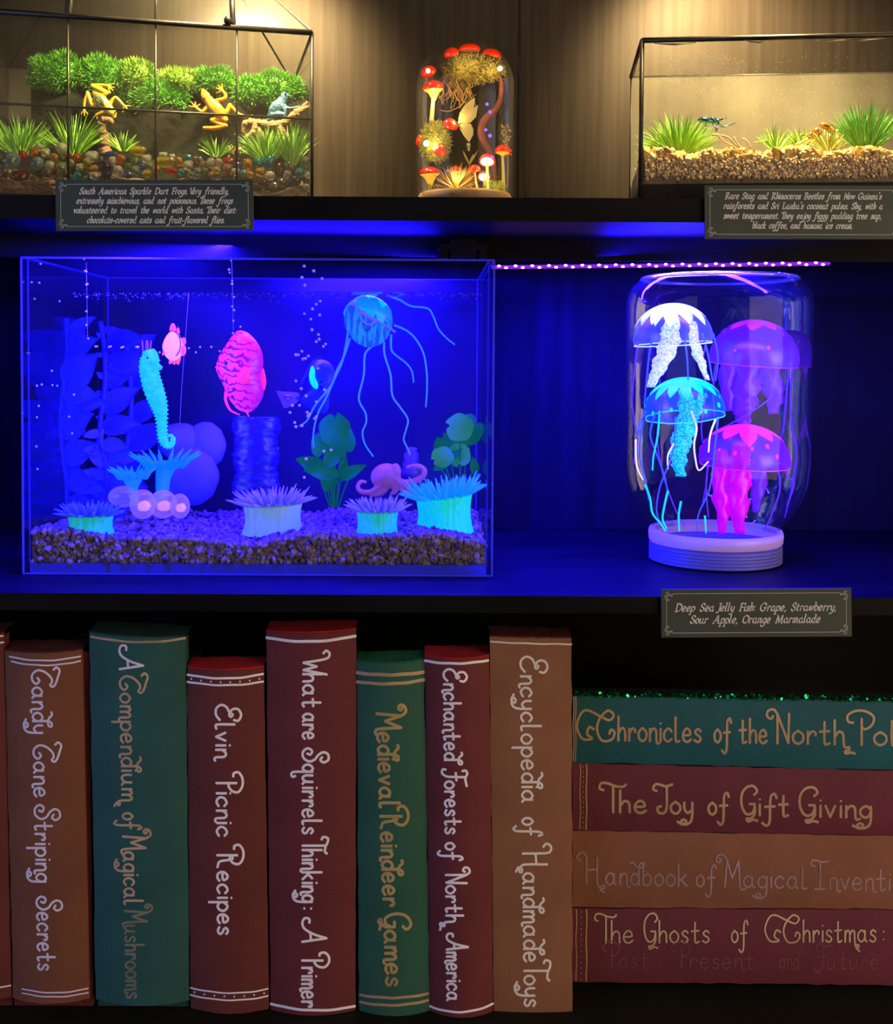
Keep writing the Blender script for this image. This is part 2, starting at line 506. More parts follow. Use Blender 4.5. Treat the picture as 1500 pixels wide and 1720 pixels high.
CAP = {
 'A': '.8,1.95 1.02,0|.8,1.95 .56,.95 .22,.2 -.14,.02 -.42,.2 -.38,.56 -.14,.58|.46,.66 .96,.72',
 'C': '.0,1.8 -.16,2.06 .06,2.3 .46,2.16 .92,1.96 1.14,1.72 1.02,1.5 .82,1.66 .5,1.56 .14,1.06 .04,.5 .3,.06 .7,.04 .94,.34 .74,.62 .54,.46',
 'E': '.98,1.5 1.02,1.86 .66,2.1 .3,1.86 .3,1.4 .62,1.12 .78,1.26 .62,1.4 .5,1.14 .16,.9 .02,.46 .26,.06 .66,.04 .98,.34',
 'F': '.56,1.9 .54,.9 .5,.2 .24,-.28 -.08,-.2 -.06,.1|.06,1.6 .02,1.9 .3,2.04 .66,1.86 1.3,1.98|.2,1.0 .84,1.06',
 'G': '.76,1.44 .94,1.7 .74,2.04 .36,1.98 .06,1.5 .04,.7 .28,.12 .6,.12 .78,.46 .8,.8|.8,.8 .5,.8|.8,.8 .8,.14 .6,-.24 .34,-.3 .44,-.52 .7,-.36 .96,-.44',
 'H': '-.3,1.6 -.52,1.86 -.34,2.2 .0,2.14 .12,1.7 .14,0|.14,1.0 .84,1.06|.86,1.9 .86,.3 .98,-.16 1.26,-.36 1.4,-.16 1.2,-.08 1.06,-.4 1.34,-.66',
 'I': '.0,1.6 -.26,1.66 -.2,1.98 .1,2.0 .4,1.9 .86,1.96|.34,1.9 .34,.02|.0,.0 .7,.03', 'J': '-.06,1.56 -.28,1.7 -.14,2.02 .2,2.0 .5,1.9 .9,2.04|.56,1.92 .56,.5 .4,.04 .06,.06 .0,.4 .22,.5',
 'M': '.26,0 .4,1.9|.4,1.9 .74,.64|.74,.64 1.16,1.86|1.16,1.86 1.24,.2 1.38,-.18 1.62,-.1|.4,1.9 .16,2.26 -.2,2.2 -.3,1.86 -.08,1.72 .02,1.92 -.12,2.0',
 'N': '.16,0 .16,1.86|.16,1.86 .76,.04|.76,.04 .8,1.9|.16,1.86 -.06,2.16 -.36,2.06 -.42,1.74 -.2,1.56 -.08,1.74',
 'P': '.42,1.66 .42,0|.02,1.4 -.2,1.46 -.24,1.84 .1,2.14 .6,2.14 .98,1.8 .92,1.3 .6,1.0 .42,1.12',
 'R': '.42,1.66 .42,0|.02,1.4 -.2,1.46 -.24,1.84 .1,2.14 .6,2.14 .98,1.8 .92,1.3 .62,1.04 .5,1.2 .66,1.26 .74,.8 .84,.2 1.2,.02',
 'S': '.62,1.56 .84,1.42 1.02,1.7 .8,2.06 .4,2.02 .24,1.66 .44,1.26 .8,.96 .94,.5 .66,.06 .22,.02 -.06,.38 .12,.74 .42,.62 .34,.36',
 'T': '-.14,1.54 -.34,1.66 -.26,2.02 .08,2.02 .42,1.86 .84,1.8 1.02,1.96|.36,1.88 .36,0',
 'W': '-.34,1.62 -.52,1.86 -.34,2.12 -.04,2.0 .12,1.4 .3,.04|.3,.04 .56,1.1|.56,1.1 .8,.04|.8,.04 1.1,1.9',
}
CAP['\u00c7'] = '1.17,.7 .85,.84 .68,.4 1.05,.1 .33,.1 -.05,.87 .25,1.7 .75,1.9 1.6,1.55 2.3,1.3 2.6,1.65 2.17,1.9 1.6,1.4 1.4,.7 1.75,.0 2.45,.06 2.67,.5 2.42,.7 2.3,.42'
CAP = {k: [[(x, y * 1.2 if y > 0 else y) for x, y in st] for st in _g(v)] for k, v in CAP.items()}
SERIF = {   # upright capitals with feet, slanted by the pen
 'A': '.0,0 .6,1.6|.6,1.6 .95,0|.22,.55 .82,.55|-.14,0 .16,0|.76,0 1.12,0', 'B': '.15,1.55 .15,0|.0,1.55 .5,1.55 .72,1.2 .5,.85 .15,.82|.5,.85 .8,.45 .56,0 .0,0',
 'D': '.15,1.55 .15,0|.0,1.55 .5,1.55 .98,1.15 .98,.45 .5,0 .0,0', 'F': '.15,1.55 .15,0|.0,1.55 .85,1.55|.85,1.55 .85,1.3|.15,.8 .6,.8|.0,0 .35,0',
 'G': '1,1.2 .8,1.52 .45,1.55 .08,1.1 .08,.4 .45,0 .85,.1 .95,.6|.7,.65 1.12,.65', 'J': '.35,1.55 .35,.1 .15,-.3 -.1,-.22|.15,1.55 .55,1.55',
 'L': '.15,1.55 .15,0|.0,1.55 .35,1.55|.0,0 .75,0|.75,0 .8,.3', 'M': '.1,0 .2,1.55|.2,1.55 .6,.1|.6,.1 1.05,1.55|1.05,1.55 1.15,0|-.02,0 .26,0|1,0 1.3,0|.05,1.55 .2,1.55',
 'N': '.12,0 .15,1.55|.15,1.55 .92,0|.92,0 .95,1.55|.0,0 .3,0|.8,1.55 1.1,1.55|.0,1.55 .15,1.55', 'O': '.55,1.58 .1,1.2 .1,.35 .55,0 1,.35 1,1.2 .55,1.58',
 'R': '.15,1.55 .15,0|.0,1.55 .5,1.55 .76,1.2 .5,.85 .15,.82|.45,.82 .9,0|.0,0 .35,0|.85,0 1.02,0', 'S': '.7,1.25 .6,1.52 .3,1.55 .1,1.2 .3,.9 .6,.65 .7,.3 .42,0 .12,.05 .04,.35',
 'T': '.5,1.55 .5,0|.0,1.3 .03,1.55 .97,1.55 1.0,1.3|.3,0 .7,0', 'V': '.05,1.55 .5,0|.5,0 1,1.55|-.1,1.55 .22,1.55|.85,1.55 1.15,1.55',
}
SERIF = {k: _g(v) for k, v in SERIF.items()}
TXT = dict(LOW)      # plain italic lower case for the cards
for k, v in {'d': BOWL + '|.62,1.7 .58,.25 .72,.02|.46,1.68 .62,1.7', 'g': BOWL + '|.62,.95 .6,0 .44,-.6 .12,-.7 -.08,-.5', 'y': '.08,.95 .14,.3 .32,.04 .55,.3|.6,.95 .54,-.1 .3,-.6 .0,-.6',
             'n': '-.04,.8 .1,.95 .08,0|.08,.6 .32,.97 .5,.8 .5,.15 .64,.02', 'm': '-.04,.8 .1,.95 .08,0|.08,.6 .28,.97 .42,.8 .42,0|.42,.6 .62,.97 .8,.8 .8,.15 .94,.02',
             'h': '.12,1.7 .08,0|-.04,1.68 .12,1.7|.08,.55 .32,.97 .52,.75 .46,.05', 'l': '.12,1.7 .08,.2 .2,.02 .3,.08|-.04,1.68 .12,1.7', 'b': '.12,1.7 .08,.1|-.04,1.68 .12,1.7|' + PB,
             'f': '.74,1.5 .62,1.72 .42,1.5 .3,.6 .16,-.45 -.06,-.66 -.26,-.5|.08,.9 .62,.93', 'p': '.1,.95 .0,-.66|-.16,-.66 .16,-.66|' + PB, 't': '.24,1.3 .18,.2 .3,.02 .46,.1|.0,.93 .46,.95',
             'r': '-.04,.82 .1,.95 .08,0|.08,.55 .3,.95 .46,.88', 'i': '-.03,.82 .1,.95 .08,.18 .22,.02|.12,1.34 .12,1.36', 'k': '.12,1.7 .08,0|.08,.45 .4,.95 .5,.72 .16,.48|.22,.5 .44,.05 .62,.05',
             'w': '.02,.82 .1,.95 .14,.1 .4,.5|.4,.9 .44,.06 .74,.4 .8,.95'}.items():
    TXT[k] = _g(v)

ADV = {'P': .34, 'T': .08, 'F': .12, 'R': .05}
def run(text, up, low, space=0.55, gap=0.2, slant=0.0):
    """text -> smooth strokes in units of the x-height, baseline 0"""
    x, out = 0.0, []
    for ch in text:
        if ch == ' ':
            x += space
            continue
        st = up.get(ch) or low.get(ch)
        if st is None:
            continue
        x0 = min(min(p[0], 0.0) if ch not in up else p[0] for s in st for p in s if p[1] > -.15 and p[1] < 1.2 or len(text) == 1 or ch == "'")
        x1 = max(p[0] for s in st for p in s if p[1] > -.1 and p[1] < 1.1 or ch == "'")
        for s in st:
            q = catmull(s, 5) if len(s) > 2 else [V((*s[0], 0)).lerp(V((*s[1], 0)), i / 7) for i in range(8)]
            out.append([(x - x0 + p.x + slant * p.y, p.y) for p in q])
        x += x1 - x0 + gap + (ADV.get(ch, 0.0) if up is CAP else 0.0)
    return out

def ribbon(mb, pts, width, put):
    if abs(pts[0][0] - pts[-1][0]) + abs(pts[0][1] - pts[-1][1]) < 0.6 and len(pts) <= 8 and callable(width):
        width = 1.0
    """a painted stroke: flat strip with round ends; pts in pixels, put(px, py) -> world point"""
    q = []
    for p in pts:
        if not q or (p[0] - q[-1][0]) ** 2 + (p[1] - q[-1][1]) ** 2 > 0.02:
            q.append(p)
    if len(q) == 1:
        q.append((q[0][0] + 0.05, q[0][1]))
    k = len(q)
    L_, R_ = [], []
    for i, (x, y) in enumerate(q):
        a, b_ = q[max(i - 1, 0)], q[min(i + 1, k - 1)]
        tx, ty = b_[0] - a[0], b_[1] - a[1]
        ln = math.hypot(tx, ty) or 1.0
        tx, ty = tx / ln, ty / ln
        w_ = width(tx, ty, i / max(k - 1, 1)) if callable(width) else width
        L_.append((x - ty * w_, y + tx * w_)); R_.append((x + ty * w_, y - tx * w_))
        if i in (0, k - 1):
            s = -1 if i == 0 else 1
            e = [(x + s * tx * w_ * .72 - ty * w_ * .7, y + s * ty * w_ * .72 + tx * w_ * .7), (x + s * tx * w_ * .72 + ty * w_ * .7, y + s * ty * w_ * .72 - tx * w_ * .7)]
            if i == 0: head = e
            else: tail = e
    rows = [head] + list(zip(L_, R_)) + [tail]
    vs = [put(*p) for r_ in rows for p in r_]
    mb.add(vs, [(2 * i, 2 * i + 1, 2 * i + 3, 2 * i + 2) for i in range(len(rows) - 1)])

def letter(mb, text, a, b_, xh, put, width, up=CAP, low=LOW, upv=None, space=0.55, slant=0.0):
    """lay `text` from pixel a to pixel b along its baseline, letters standing towards upv"""
    st = run(text, up, low, space=space, slant=slant)
    x0 = min(p[0] for s in st for p in s); x1 = max(p[0] for s in st for p in s)
    dx, dy = b_[0] - a[0], b_[1] - a[1]
    ln = math.hypot(dx, dy); ux, uy = dx / ln, dy / ln
    vx, vy = upv or (uy, -ux)
    k = ln / (x1 - x0) if x1 - x0 > 0.1 else xh
    for s in st:
        ribbon(mb, [(a[0] + ux * (p[0] - x0) * k + vx * p[1] * xh, a[1] + uy * (p[0] - x0) * k + vy * p[1] * xh) for p in s], width, put)
# ---------------------------------------------------------------- books
PAINT = {
 'white': mat('lettering_white_paint', (0.74, 0.70, 0.80), rough=0.45, vary=0.1),
 'lilac': mat('lettering_lilac_white_paint', (0.58, 0.54, 0.72), rough=0.45, vary=0.15),
 'gold': mat('lettering_gold_paint', (0.42, 0.32, 0.14), rough=0.4, vary=0.2, metal=0.2),
 'tan': mat('lettering_tan_gold_paint', (0.36, 0.24, 0.15), rough=0.45, vary=0.2),
 'thin_tan': mat('lettering_worn_tan_paint', (0.40, 0.29, 0.20), rough=0.5, vary=0.3),
 'mauve': mat('lettering_faded_mauve_paint', (0.27, 0.17, 0.19), rough=0.5, vary=0.25),
 'cream': mat('lettering_cream_paint', (0.66, 0.60, 0.56), rough=0.45, vary=0.12),
 'faint': mat('lettering_rubbed_paint', (0.140, 0.042, 0.046), rough=0.6, vary=0.2),
 'grey': mat('lettering_grey_green_paint', (0.15, 0.165, 0.13), rough=0.5, vary=0.25),
}
def cloth(name, c): return mat(name, c, rough=0.72, vary=0.16, scale=14, bump=0.25, bscale=420, spec=0.25)
CL = {
 'rust': cloth('rust_brown_book_cloth', (0.150, 0.052, 0.030)), 'teal': cloth('teal_book_cloth', (0.016, 0.078, 0.078)),
 'maroon': cloth('maroon_book_cloth', (0.105, 0.022, 0.022)), 'wine': cloth('wine_book_cloth', (0.110, 0.020, 0.028)),
 'green': cloth('blue_green_book_cloth', (0.018, 0.085, 0.062)), 'brown': cloth('tan_brown_book_cloth', (0.205, 0.088, 0.045)),
 'blue': cloth('blue_teal_book_cloth', (0.008, 0.078, 0.100)), 'plum': cloth('plum_book_cloth', (0.105, 0.018, 0.034)), 'clay': cloth('clay_book_cloth', (0.185, 0.072, 0.044)),
}
VEL = {'night': mat('black_green_felt', (0.002, 0.006, 0.005), rough=0.95), 'red': mat('bright_red_felt', (0.45, 0.008, 0.012), rough=0.9, vary=0.2), 'dark': mat('dark_red_felt', (0.09, 0.010, 0.010), rough=0.95, vary=0.3, bump=0.5, bscale=500),
       'green': mat('green_felt', (0.006, 0.13, 0.055), rough=0.9, vary=0.25, bump=0.4, bscale=500), 'deep': mat('deep_green_felt', (0.008, 0.05, 0.035), rough=0.9, vary=0.25)}
BOOK_Y = 0.052
UPR = 'hand-lettered upright books'

def upright(label, tl, tr, br, bl, clothm, vel, bands, title, paint, bulge=0.009, top=9, wide=0, lw=1.9, dotted=False, bp=None, fade=None):
    Y = BOOK_Y
    A, B, C_, D_ = P(*tl, Y), P(*tr, Y), P(*br, Y), P(*bl, Y)
    def face(u, t, off=0.0):          # u across, t down
        p = A.lerp(B, u).lerp(D_.lerp(C_, u), t)
        p.y = Y - bulge * (1 - (2 * u - 1) ** 2) - off
        return p
    root = thing('book', label, 'book', V(((C_.x + D_.x) / 2, Y, min(C_.z, D_.z))), UPR)
    m = MB()                          # spine: a bowed panel 4 mm thick with slightly worn edges
    rnd = random.Random(label)
    jag = [rnd.uniform(-0.0005, 0.0005) for _ in range(60)]
    def f1(u, t):
        p = face(u, t)
        if u in (0.0, 1.0): p.x += jag[int(t * 20) + (25 if u else 0)]
        if t in (0.0, 1.0): p.z += jag[int(u * 16) + (30 if t else 0)] * 0.6
        return p
    m.grid(f1, 32, 20)
    def f2(u, t):
        p = face(u, t); p.y = Y + 0.003; return p
    for fn in ((lambda u, t: f1(0, u).lerp(f2(0, u), t)), (lambda u, t: f1(1, u).lerp(f2(1, u), t))):
        m.grid(fn, 20, 1)
    for tt in (0, 1):
        m.grid(lambda u, t: f1(u, tt).lerp(f2(u, tt), t), 16, 1)
    spn = m.build('spine', clothm, root)
    m = MB()                          # felt cap over the head of the spine
    capd = top / max(tl[1] - 600, 1) * (DIST + Y)
    def lid(u, t, dz=0.0):
        p = face(u, 0, -0.0006); q = V((p.x, Y + capd, p.z + 0.0025))
        r_ = p.lerp(q, t); r_.z += 0.0012 + dz + rnd.uniform(-0.0004, 0.0004)
        return r_
    m.grid(lambda u, t: lid(u, t), 14, 4)
    m.grid(lambda u, t: V((lid(u, t).x, face(u, 0).y + 0.0006 + t * 0.001, face(u, 0).z + 0.0013 - t * 0.003)), 14, 1)
    m.build('head_edge', vel, root)
    m = MB()                          # the boards and block behind, a little lower
    x0, x1 = min(A.x, D_.x), max(B.x, C_.x)
    e = wide * S(Y)
    zt = min(A.z, B.z)
    def bx(xa, xb, xc, xd, ya, yb, za, zb):
        m.hexa([(xa, ya, za), (xb, ya, za), (xb, yb, za), (xa, yb, za), (xc, ya, zb), (xd, ya, zb), (xd, yb, zb), (xc, yb, zb)])
    bx(D_.x + .001 - e * .2, C_.x - .001 + e * .55, A.x + .001 - e * .2, B.x - .001 + e, Y + 0.0035, Y + 0.016, Z_FLOOR + 0.0005, zt - 0.0015)
    bx(D_.x + .002, C_.x - .002, A.x + .002, B.x - .002, Y + 0.016, Y + (0.030 if br[0] > 900 else 0.075), Z_FLOOR + 0.0005, zt - 0.032)
    m.build('cover', VEL['dark'] if vel in (VEL['red'], VEL['dark']) else VEL['deep'], root, smooth=False)
    def put(px, py, off=0.0003):
        b_ = 0.0
        for _ in range(5):
            p = P(px, py, Y - b_ - off)
            t = min(max((A.z - p.z) / (A.z - D_.z), 0.0), 1.0)
            xl, xr = A.x + (D_.x - A.x) * t, B.x + (C_.x - B.x) * t
            u = min(max((p.x - xl) / (xr - xl), 0.0), 1.0)
            b_ = bulge * (1 - (2 * u - 1) ** 2)
        return p
    for (xa, ya, xb, yb, sag, wd) in bands:
        k = MB()
        pts = []
        for i in range(25):
            s = i / 24
            pts.append((xa + (xb - xa) * s, ya + (yb - ya) * s + sag * (1 - (2 * s - 1) ** 2) + 0.35 * math.sin(s * 17 + ya)))
        ribbon(k, pts, wd, put)
        k.build('band', PAINT[bp or paint], spn)
    if dotted:
        for (ya, yb) in dotted:
            k = MB()
            for i in range(8):
                s = 0.05 + 0.9 * i / 7
                x = ya[0] + (ya[2] - ya[0]) * s; y = ya[1] + (ya[3] - ya[1]) * s + yb * (1 - (2 * s - 1) ** 2)
                ribbon(k, [(x, y), (x + .3, y)], 1.5, put)
            k.build('dots', PAINT[bp or paint], spn)
    for i, (word, ya, yb, xa, xb, xh) in enumerate(title):
        k = MB()
        wd = lw
        letter(k, word, (xa, ya), (xb, yb), xh, lambda x, y: put(x, y), wd, upv=(1, 0.0))
        if word != ':':
            k.build('title_word', PAINT[(fade or {}).get(i, paint)], spn)
        else:
            k.build('colon', PAINT[paint], spn)
    return root

def words_on(base, spec, xh):
    """[(word, y0, y1)] on a baseline running from (x, y) to (x, y)"""
    (bx0, by0), (bx1, by1) = base
    f = lambda y: bx0 + (bx1 - bx0) * (y - by0) / (by1 - by0)
    return [(w_, a, b_, f(a), f(b_), xh) for (w_, a, b_) in spec]

upright('maroon book cut off at the left edge of the picture, only a sliver shows', (-120, 1066), (6, 1064), (19, 1674), (-106, 1674), CL['maroon'], VEL['dark'],
        [(-116, 1070, 5, 1068, 5, 1.3), (-116, 1081, 6, 1079, 5, 1.3), (-106, 1655, 18, 1655, 8, 1.2)], [], 'white', top=14)
upright('rust brown upright book titled Candy Cane Striping Secrets', (8, 1093), (138, 1092), (150, 1677), (22, 1676), CL['rust'], VEL['dark'],
        [(16, 1103, 135, 1102, 7, 1.4), (19, 1111, 135, 1110, 7, 1.3), (37, 1661, 148, 1660, 7, 1.2), (37, 1668, 148, 1667, 7, 1.1)],
        words_on(((53, 1121), (64, 1629)), [('Candy', 1121, 1231), ('Cane', 1247, 1338), ('Striping', 1352, 1481), ('Secrets', 1506, 1629)], 17), 'lilac', top=12, wide=12)
upright('wide teal upright book titled A Compendium of Magical Mushrooms', (150, 1062), (312, 1070), (318, 1680), (161, 1678), CL['teal'], VEL['deep'],
        [(153, 1069, 311, 1072, 8, 1.9)],
        words_on(((200, 1084), (212, 1674)), [('A', 1084, 1124), ('Compendiu\u1e43', 1131, 1354), ('of', 1366, 1393), ('Magical', 1393, 1519), ('Mushrooms', 1519, 1676)], 17), 'thin_tan', top=13, bulge=0.010, lw=2.0, fade={0: 'lilac', 4: 'grey'})
upright('maroon upright book titled Elvin Picnic Recipes with dotted bands', (314, 1122), (443, 1121), (452, 1694), (320, 1692), CL['maroon'], VEL['red'],
        [(315, 1133, 442, 1132, 7, 1.9), (315, 1145, 442, 1145, 6, 1.7), (320, 1659, 450, 1661, 8, 1.3), (320, 1671, 450, 1673, 8, 1.3)],
        words_on(((362, 1184), (366, 1569)), [('Elvin', 1184, 1278), ('Picnic', 1297, 1404), ('Recipes', 1419, 1569)], 17), 'white', top=12,
        dotted=[((315, 1139, 442, 1139), 7), ((320, 1665, 450, 1667), 8)], lw=2.1)
upright('tallest maroon upright book titled What are Squirrels Thinking : A Primer', (447, 1061), (598, 1058), (597, 1702), (455, 1697), CL['wine'], VEL['red'],
        [(448, 1071, 597, 1068, 8, 2.4), (455, 1686, 596, 1690, 9, 2.2)],
        words_on(((509, 1093), (507, 1691)), [('What', 1093, 1187), ('are', 1199, 1241), ('Squirrels', 1257, 1400), ('Thinking', 1406, 1515), (':', 1526, 1530), ('A', 1542, 1582), ('Primer', 1600, 1691)], 17.5), 'white', top=11, lw=2.1)
upright('narrow green upright book titled Medieval Reindeer Games in gold', (599, 1112), (712, 1109), (722, 1698), (603, 1702), CL['green'], VEL['green'],
        [(600, 1130, 711, 1129, 4, 2.9), (600, 1145, 712, 1142, 5, 2.7), (605, 1671, 719, 1669, 6, 2.3), (605, 1683, 719, 1680, 7, 2.3)],
        words_on(((632, 1184), (649, 1655)), [('Medieval', 1184, 1356), ('Reindeer', 1354, 1521), ('Games', 1535, 1655)], 18), 'gold', top=11, lw=2.6, bp='tan')
upright('narrow wine red upright book titled Enchanted Forests of North America', (713, 1103), (822, 1102), (829, 1698), (722, 1702), CL['wine'], VEL['red'],
        [(714, 1110, 820, 1109, 5, 2.1), (722, 1690, 828, 1686, 12, 1.9)],
        words_on(((745, 1124), (751, 1680)), [('Enchanted', 1124, 1284), ('Forests', 1292, 1400), ('of', 1416, 1445), ('Nort\u0127', 1457, 1562), ('America', 1568, 1680)], 15.5), 'white', top=12, bulge=0.011, lw=2.0)
upright('tan brown upright book titled Encyclopedia of Handmade Toys', (823, 1069), (960, 1072), (962, 1706), (829, 1702), CL['brown'], VEL['dark'],
        [(824, 1078, 960, 1082, 1, 1.4)],
        words_on(((874, 1103), (881, 1690)), [('Encyclopedia', 1103, 1347), ('of', 1374, 1404), ('Handmade', 1417, 1615), ('Toys', 1613, 1690)], 18), 'cream', top=11, bulge=0.002, lw=2.0)

# the lying stack
STK_Y = 0.086
STK = 'hand-lettered books lying in a stack'
def lying(label, pl, pr, clothm, title, paint, xh, lw, lines=(), dots=None, glitter=False, lineink='tan', faint=None, slab=0.003):
    """pl / pr: (x, top, bottom) at the left and right end"""
    Y = STK_Y
    A, D_ = P(pl[0], pl[1], Y), P(pl[0], pl[2], Y)
    B, C_ = P(pr[0], pr[1], Y), P(pr[0], pr[2], Y)
    root = thing('book', label, 'book', V(((A.x + B.x) / 2, Y, min(D_.z, C_.z))), STK)
    rnd = random.Random(label)
    bul = 0.004
    m = MB()
    jag = [rnd.uniform(-0.0006, 0.0006) for _ in range(80)]
    def f(u, t):
        p = A.lerp(B, u).lerp(D_.lerp(C_, u), t)
        p.y = Y - bul * (1 - (2 * t - 1) ** 2)
        if t in (0.0, 1.0): p.z += jag[int(u * 30) + (40 if t else 0)]
        return p
    m.grid(f, 30, 8)
    def g(u, t):
        p = f(u, t); p.y = Y + 0.0035; return p
    for tt in (0, 1):
        m.grid(lambda u, t: f(u, tt).lerp(g(u, tt), t), 30, 1)
        m.grid(lambda u, t: f(tt, u).lerp(g(tt, u), t), 8, 1)
    spn = m.build('spine', clothm, root)
    m = MB()
    e = 0.0012
    def hx(ya, yb):
        m.hexa([(D_.x + e, ya, D_.z + e), (C_.x - e, ya, C_.z + e), (C_.x - e, yb, C_.z + e), (D_.x + e, yb, D_.z + e), (A.x + e, ya, A.z - e), (B.x - e, ya, B.z - e), (B.x - e, yb, B.z - e), (A.x + e, yb, A.z - e)])
    hx(Y + 0.0036, Y + (0.03 if glitter else 0.10))
    m.build('cover', VEL['night'] if glitter else clothm, root, smooth=False)
    def put(px, py, off=0.0003):
        s = (px - pl[0]) / (pr[0] - pl[0])
        t0 = pl[1] + (pr[1] - pl[1]) * s; t1 = pl[2] + (pr[2] - pl[2]) * s
        t = min(max((py - t0) / (t1 - t0), 0), 1)
        return P(px, py, Y - bul * (1 - (2 * t - 1) ** 2) - off)
    for (x, wd) in lines:
        k = MB()
        s = (x - pl[0]) / (pr[0] - pl[0])
        t0 = pl[1] + (pr[1] - pl[1]) * s + 1.5; t1 = pl[2] + (pr[2] - pl[2]) * s - 1.5
        ribbon(k, [(x + 0.6 * math.sin(i * 0.7), t0 + (t1 - t0) * i / 16) for i in range(17)], wd, put)
        k.build('band', PAINT[lineink], spn)
    if dots:
        k = MB()
        for i in range(dots[1]):
            y = pl[1] + 6 + (pl[2] - pl[1] - 10) * i / (dots[1] - 1)
            ribbon(k, [(dots[0], y), (dots[0] + .3, y)], 1.1, put)
        k.build('dots', PAINT[lineink], spn)
    for (word, xa, xb, ya, yb) in title:
        k = MB()
        letter(k, word, (xa, ya), (xb, yb), xh, put, lw, upv=(0.0, -1.0))
        k.build('title_word' if word != ':' else 'colon', PAINT[paint], spn)
    for (word, xa, xb, ya, yb) in faint or ():
        k = MB()
        letter(k, word, (xa, ya), (xb, yb), xh * .85, put, lw * .8, upv=(0.0, -1.0))
        k.build('rubbed_word', PAINT['faint'], spn)
    if glitter:
        k = MB()
        for i in range(900):
            u = rnd.random()
            p = A.lerp(B, u)
            p = p + V((0, rnd.uniform(-0.004, 0.003), rnd.uniform(0.0002, 0.0035)))
            s_ = rnd.uniform(0.0006, 0.0014)
            d = V((rnd.uniform(-1, 1), rnd.uniform(-1, 1), rnd.uniform(-.3, 1))).normalized()
            q = d.orthogonal().normalized() * s_
            r_ = d.cross(q).normalized() * s_
            k.add([p - q - r_, p + q - r_, p + q + r_, p - q + r_], [(0, 1, 2, 3)])
        k.build('glitter_edge', mat('green_glitter', (0.02, 0.45, 0.16), rough=0.18, metal=0.9, vary=0.4, scale=300), root, smooth=False)
    return root

def hw(base, spec):
    (x0, y0), (x1, y1) = base
    f = lambda x: y0 + (y1 - y0) * (x - x0) / (x1 - x0)
    return [(w_, a, b_, f(a), f(b_)) for (w_, a, b_) in spec]
XE = 1580
lying('teal lying book titled Chronicles of the North Pole, topmost of the stack', (962, 1168, 1280), (XE, 1179, 1296), CL['blue'],
      hw(((969, 1243), (1500, 1252)), [('\u00c7hronicles', 969, 1177), ('of', 1200, 1228), ('the', 1242, 1288), ('Nort\u0127', 1288, 1436), ('Pole', 1423, 1538)]), 'tan', 22, 2.1, lines=((963.5, 1.0), (967, .9)), glitter=True)
lying('plum red lying book titled The Joy of Gift Giving', (961, 1282, 1394), (XE, 1297, 1405), CL['plum'],
      hw(((1007, 1364), (1463, 1374)), [('The', 1007, 1085), ('Joy', 1097, 1163), ('of', 1190, 1224), ('Gift', 1245, 1324), ('Giving', 1343, 1463)]), 'tan', 20, 2.2, lines=((974.5, .9), (985, 1.2)), dots=(979.5, 13))
lying('clay brown lying book titled Handbook of Magical Inventions', (961, 1395, 1524), (XE, 1406, 1527), CL['clay'],
      hw(((969, 1485), (1500, 1496)), [('Handbook', 969, 1154), ('of', 1170, 1203), ('Magical', 1203, 1355), ('Inventions', 1362, 1552)]), 'mauve', 20, 1.6)
lying('plum red lying book titled The Ghosts of Christmas, bottom of the stack', (961, 1526, 1649), (XE, 1528, 1656), CL['plum'],
      hw(((999, 1584), (1471, 1582)), [('The', 999, 1063), ('Ghosts', 1082, 1191), ('of', 1229, 1256), ('\u00c7hrist\u1e43as', 1285, 1471), (':', 1484, 1489)]), 'thin_tan', 20, 1.5, lines=((968, .9), (985, 1.2)), dots=(976, 13),
      faint=hw(((1015, 1626), (1500, 1628)), [('Past', 1012, 1088), ('Present', 1128, 1265), ('and', 1310, 1346), ('Future', 1368, 1475)]))

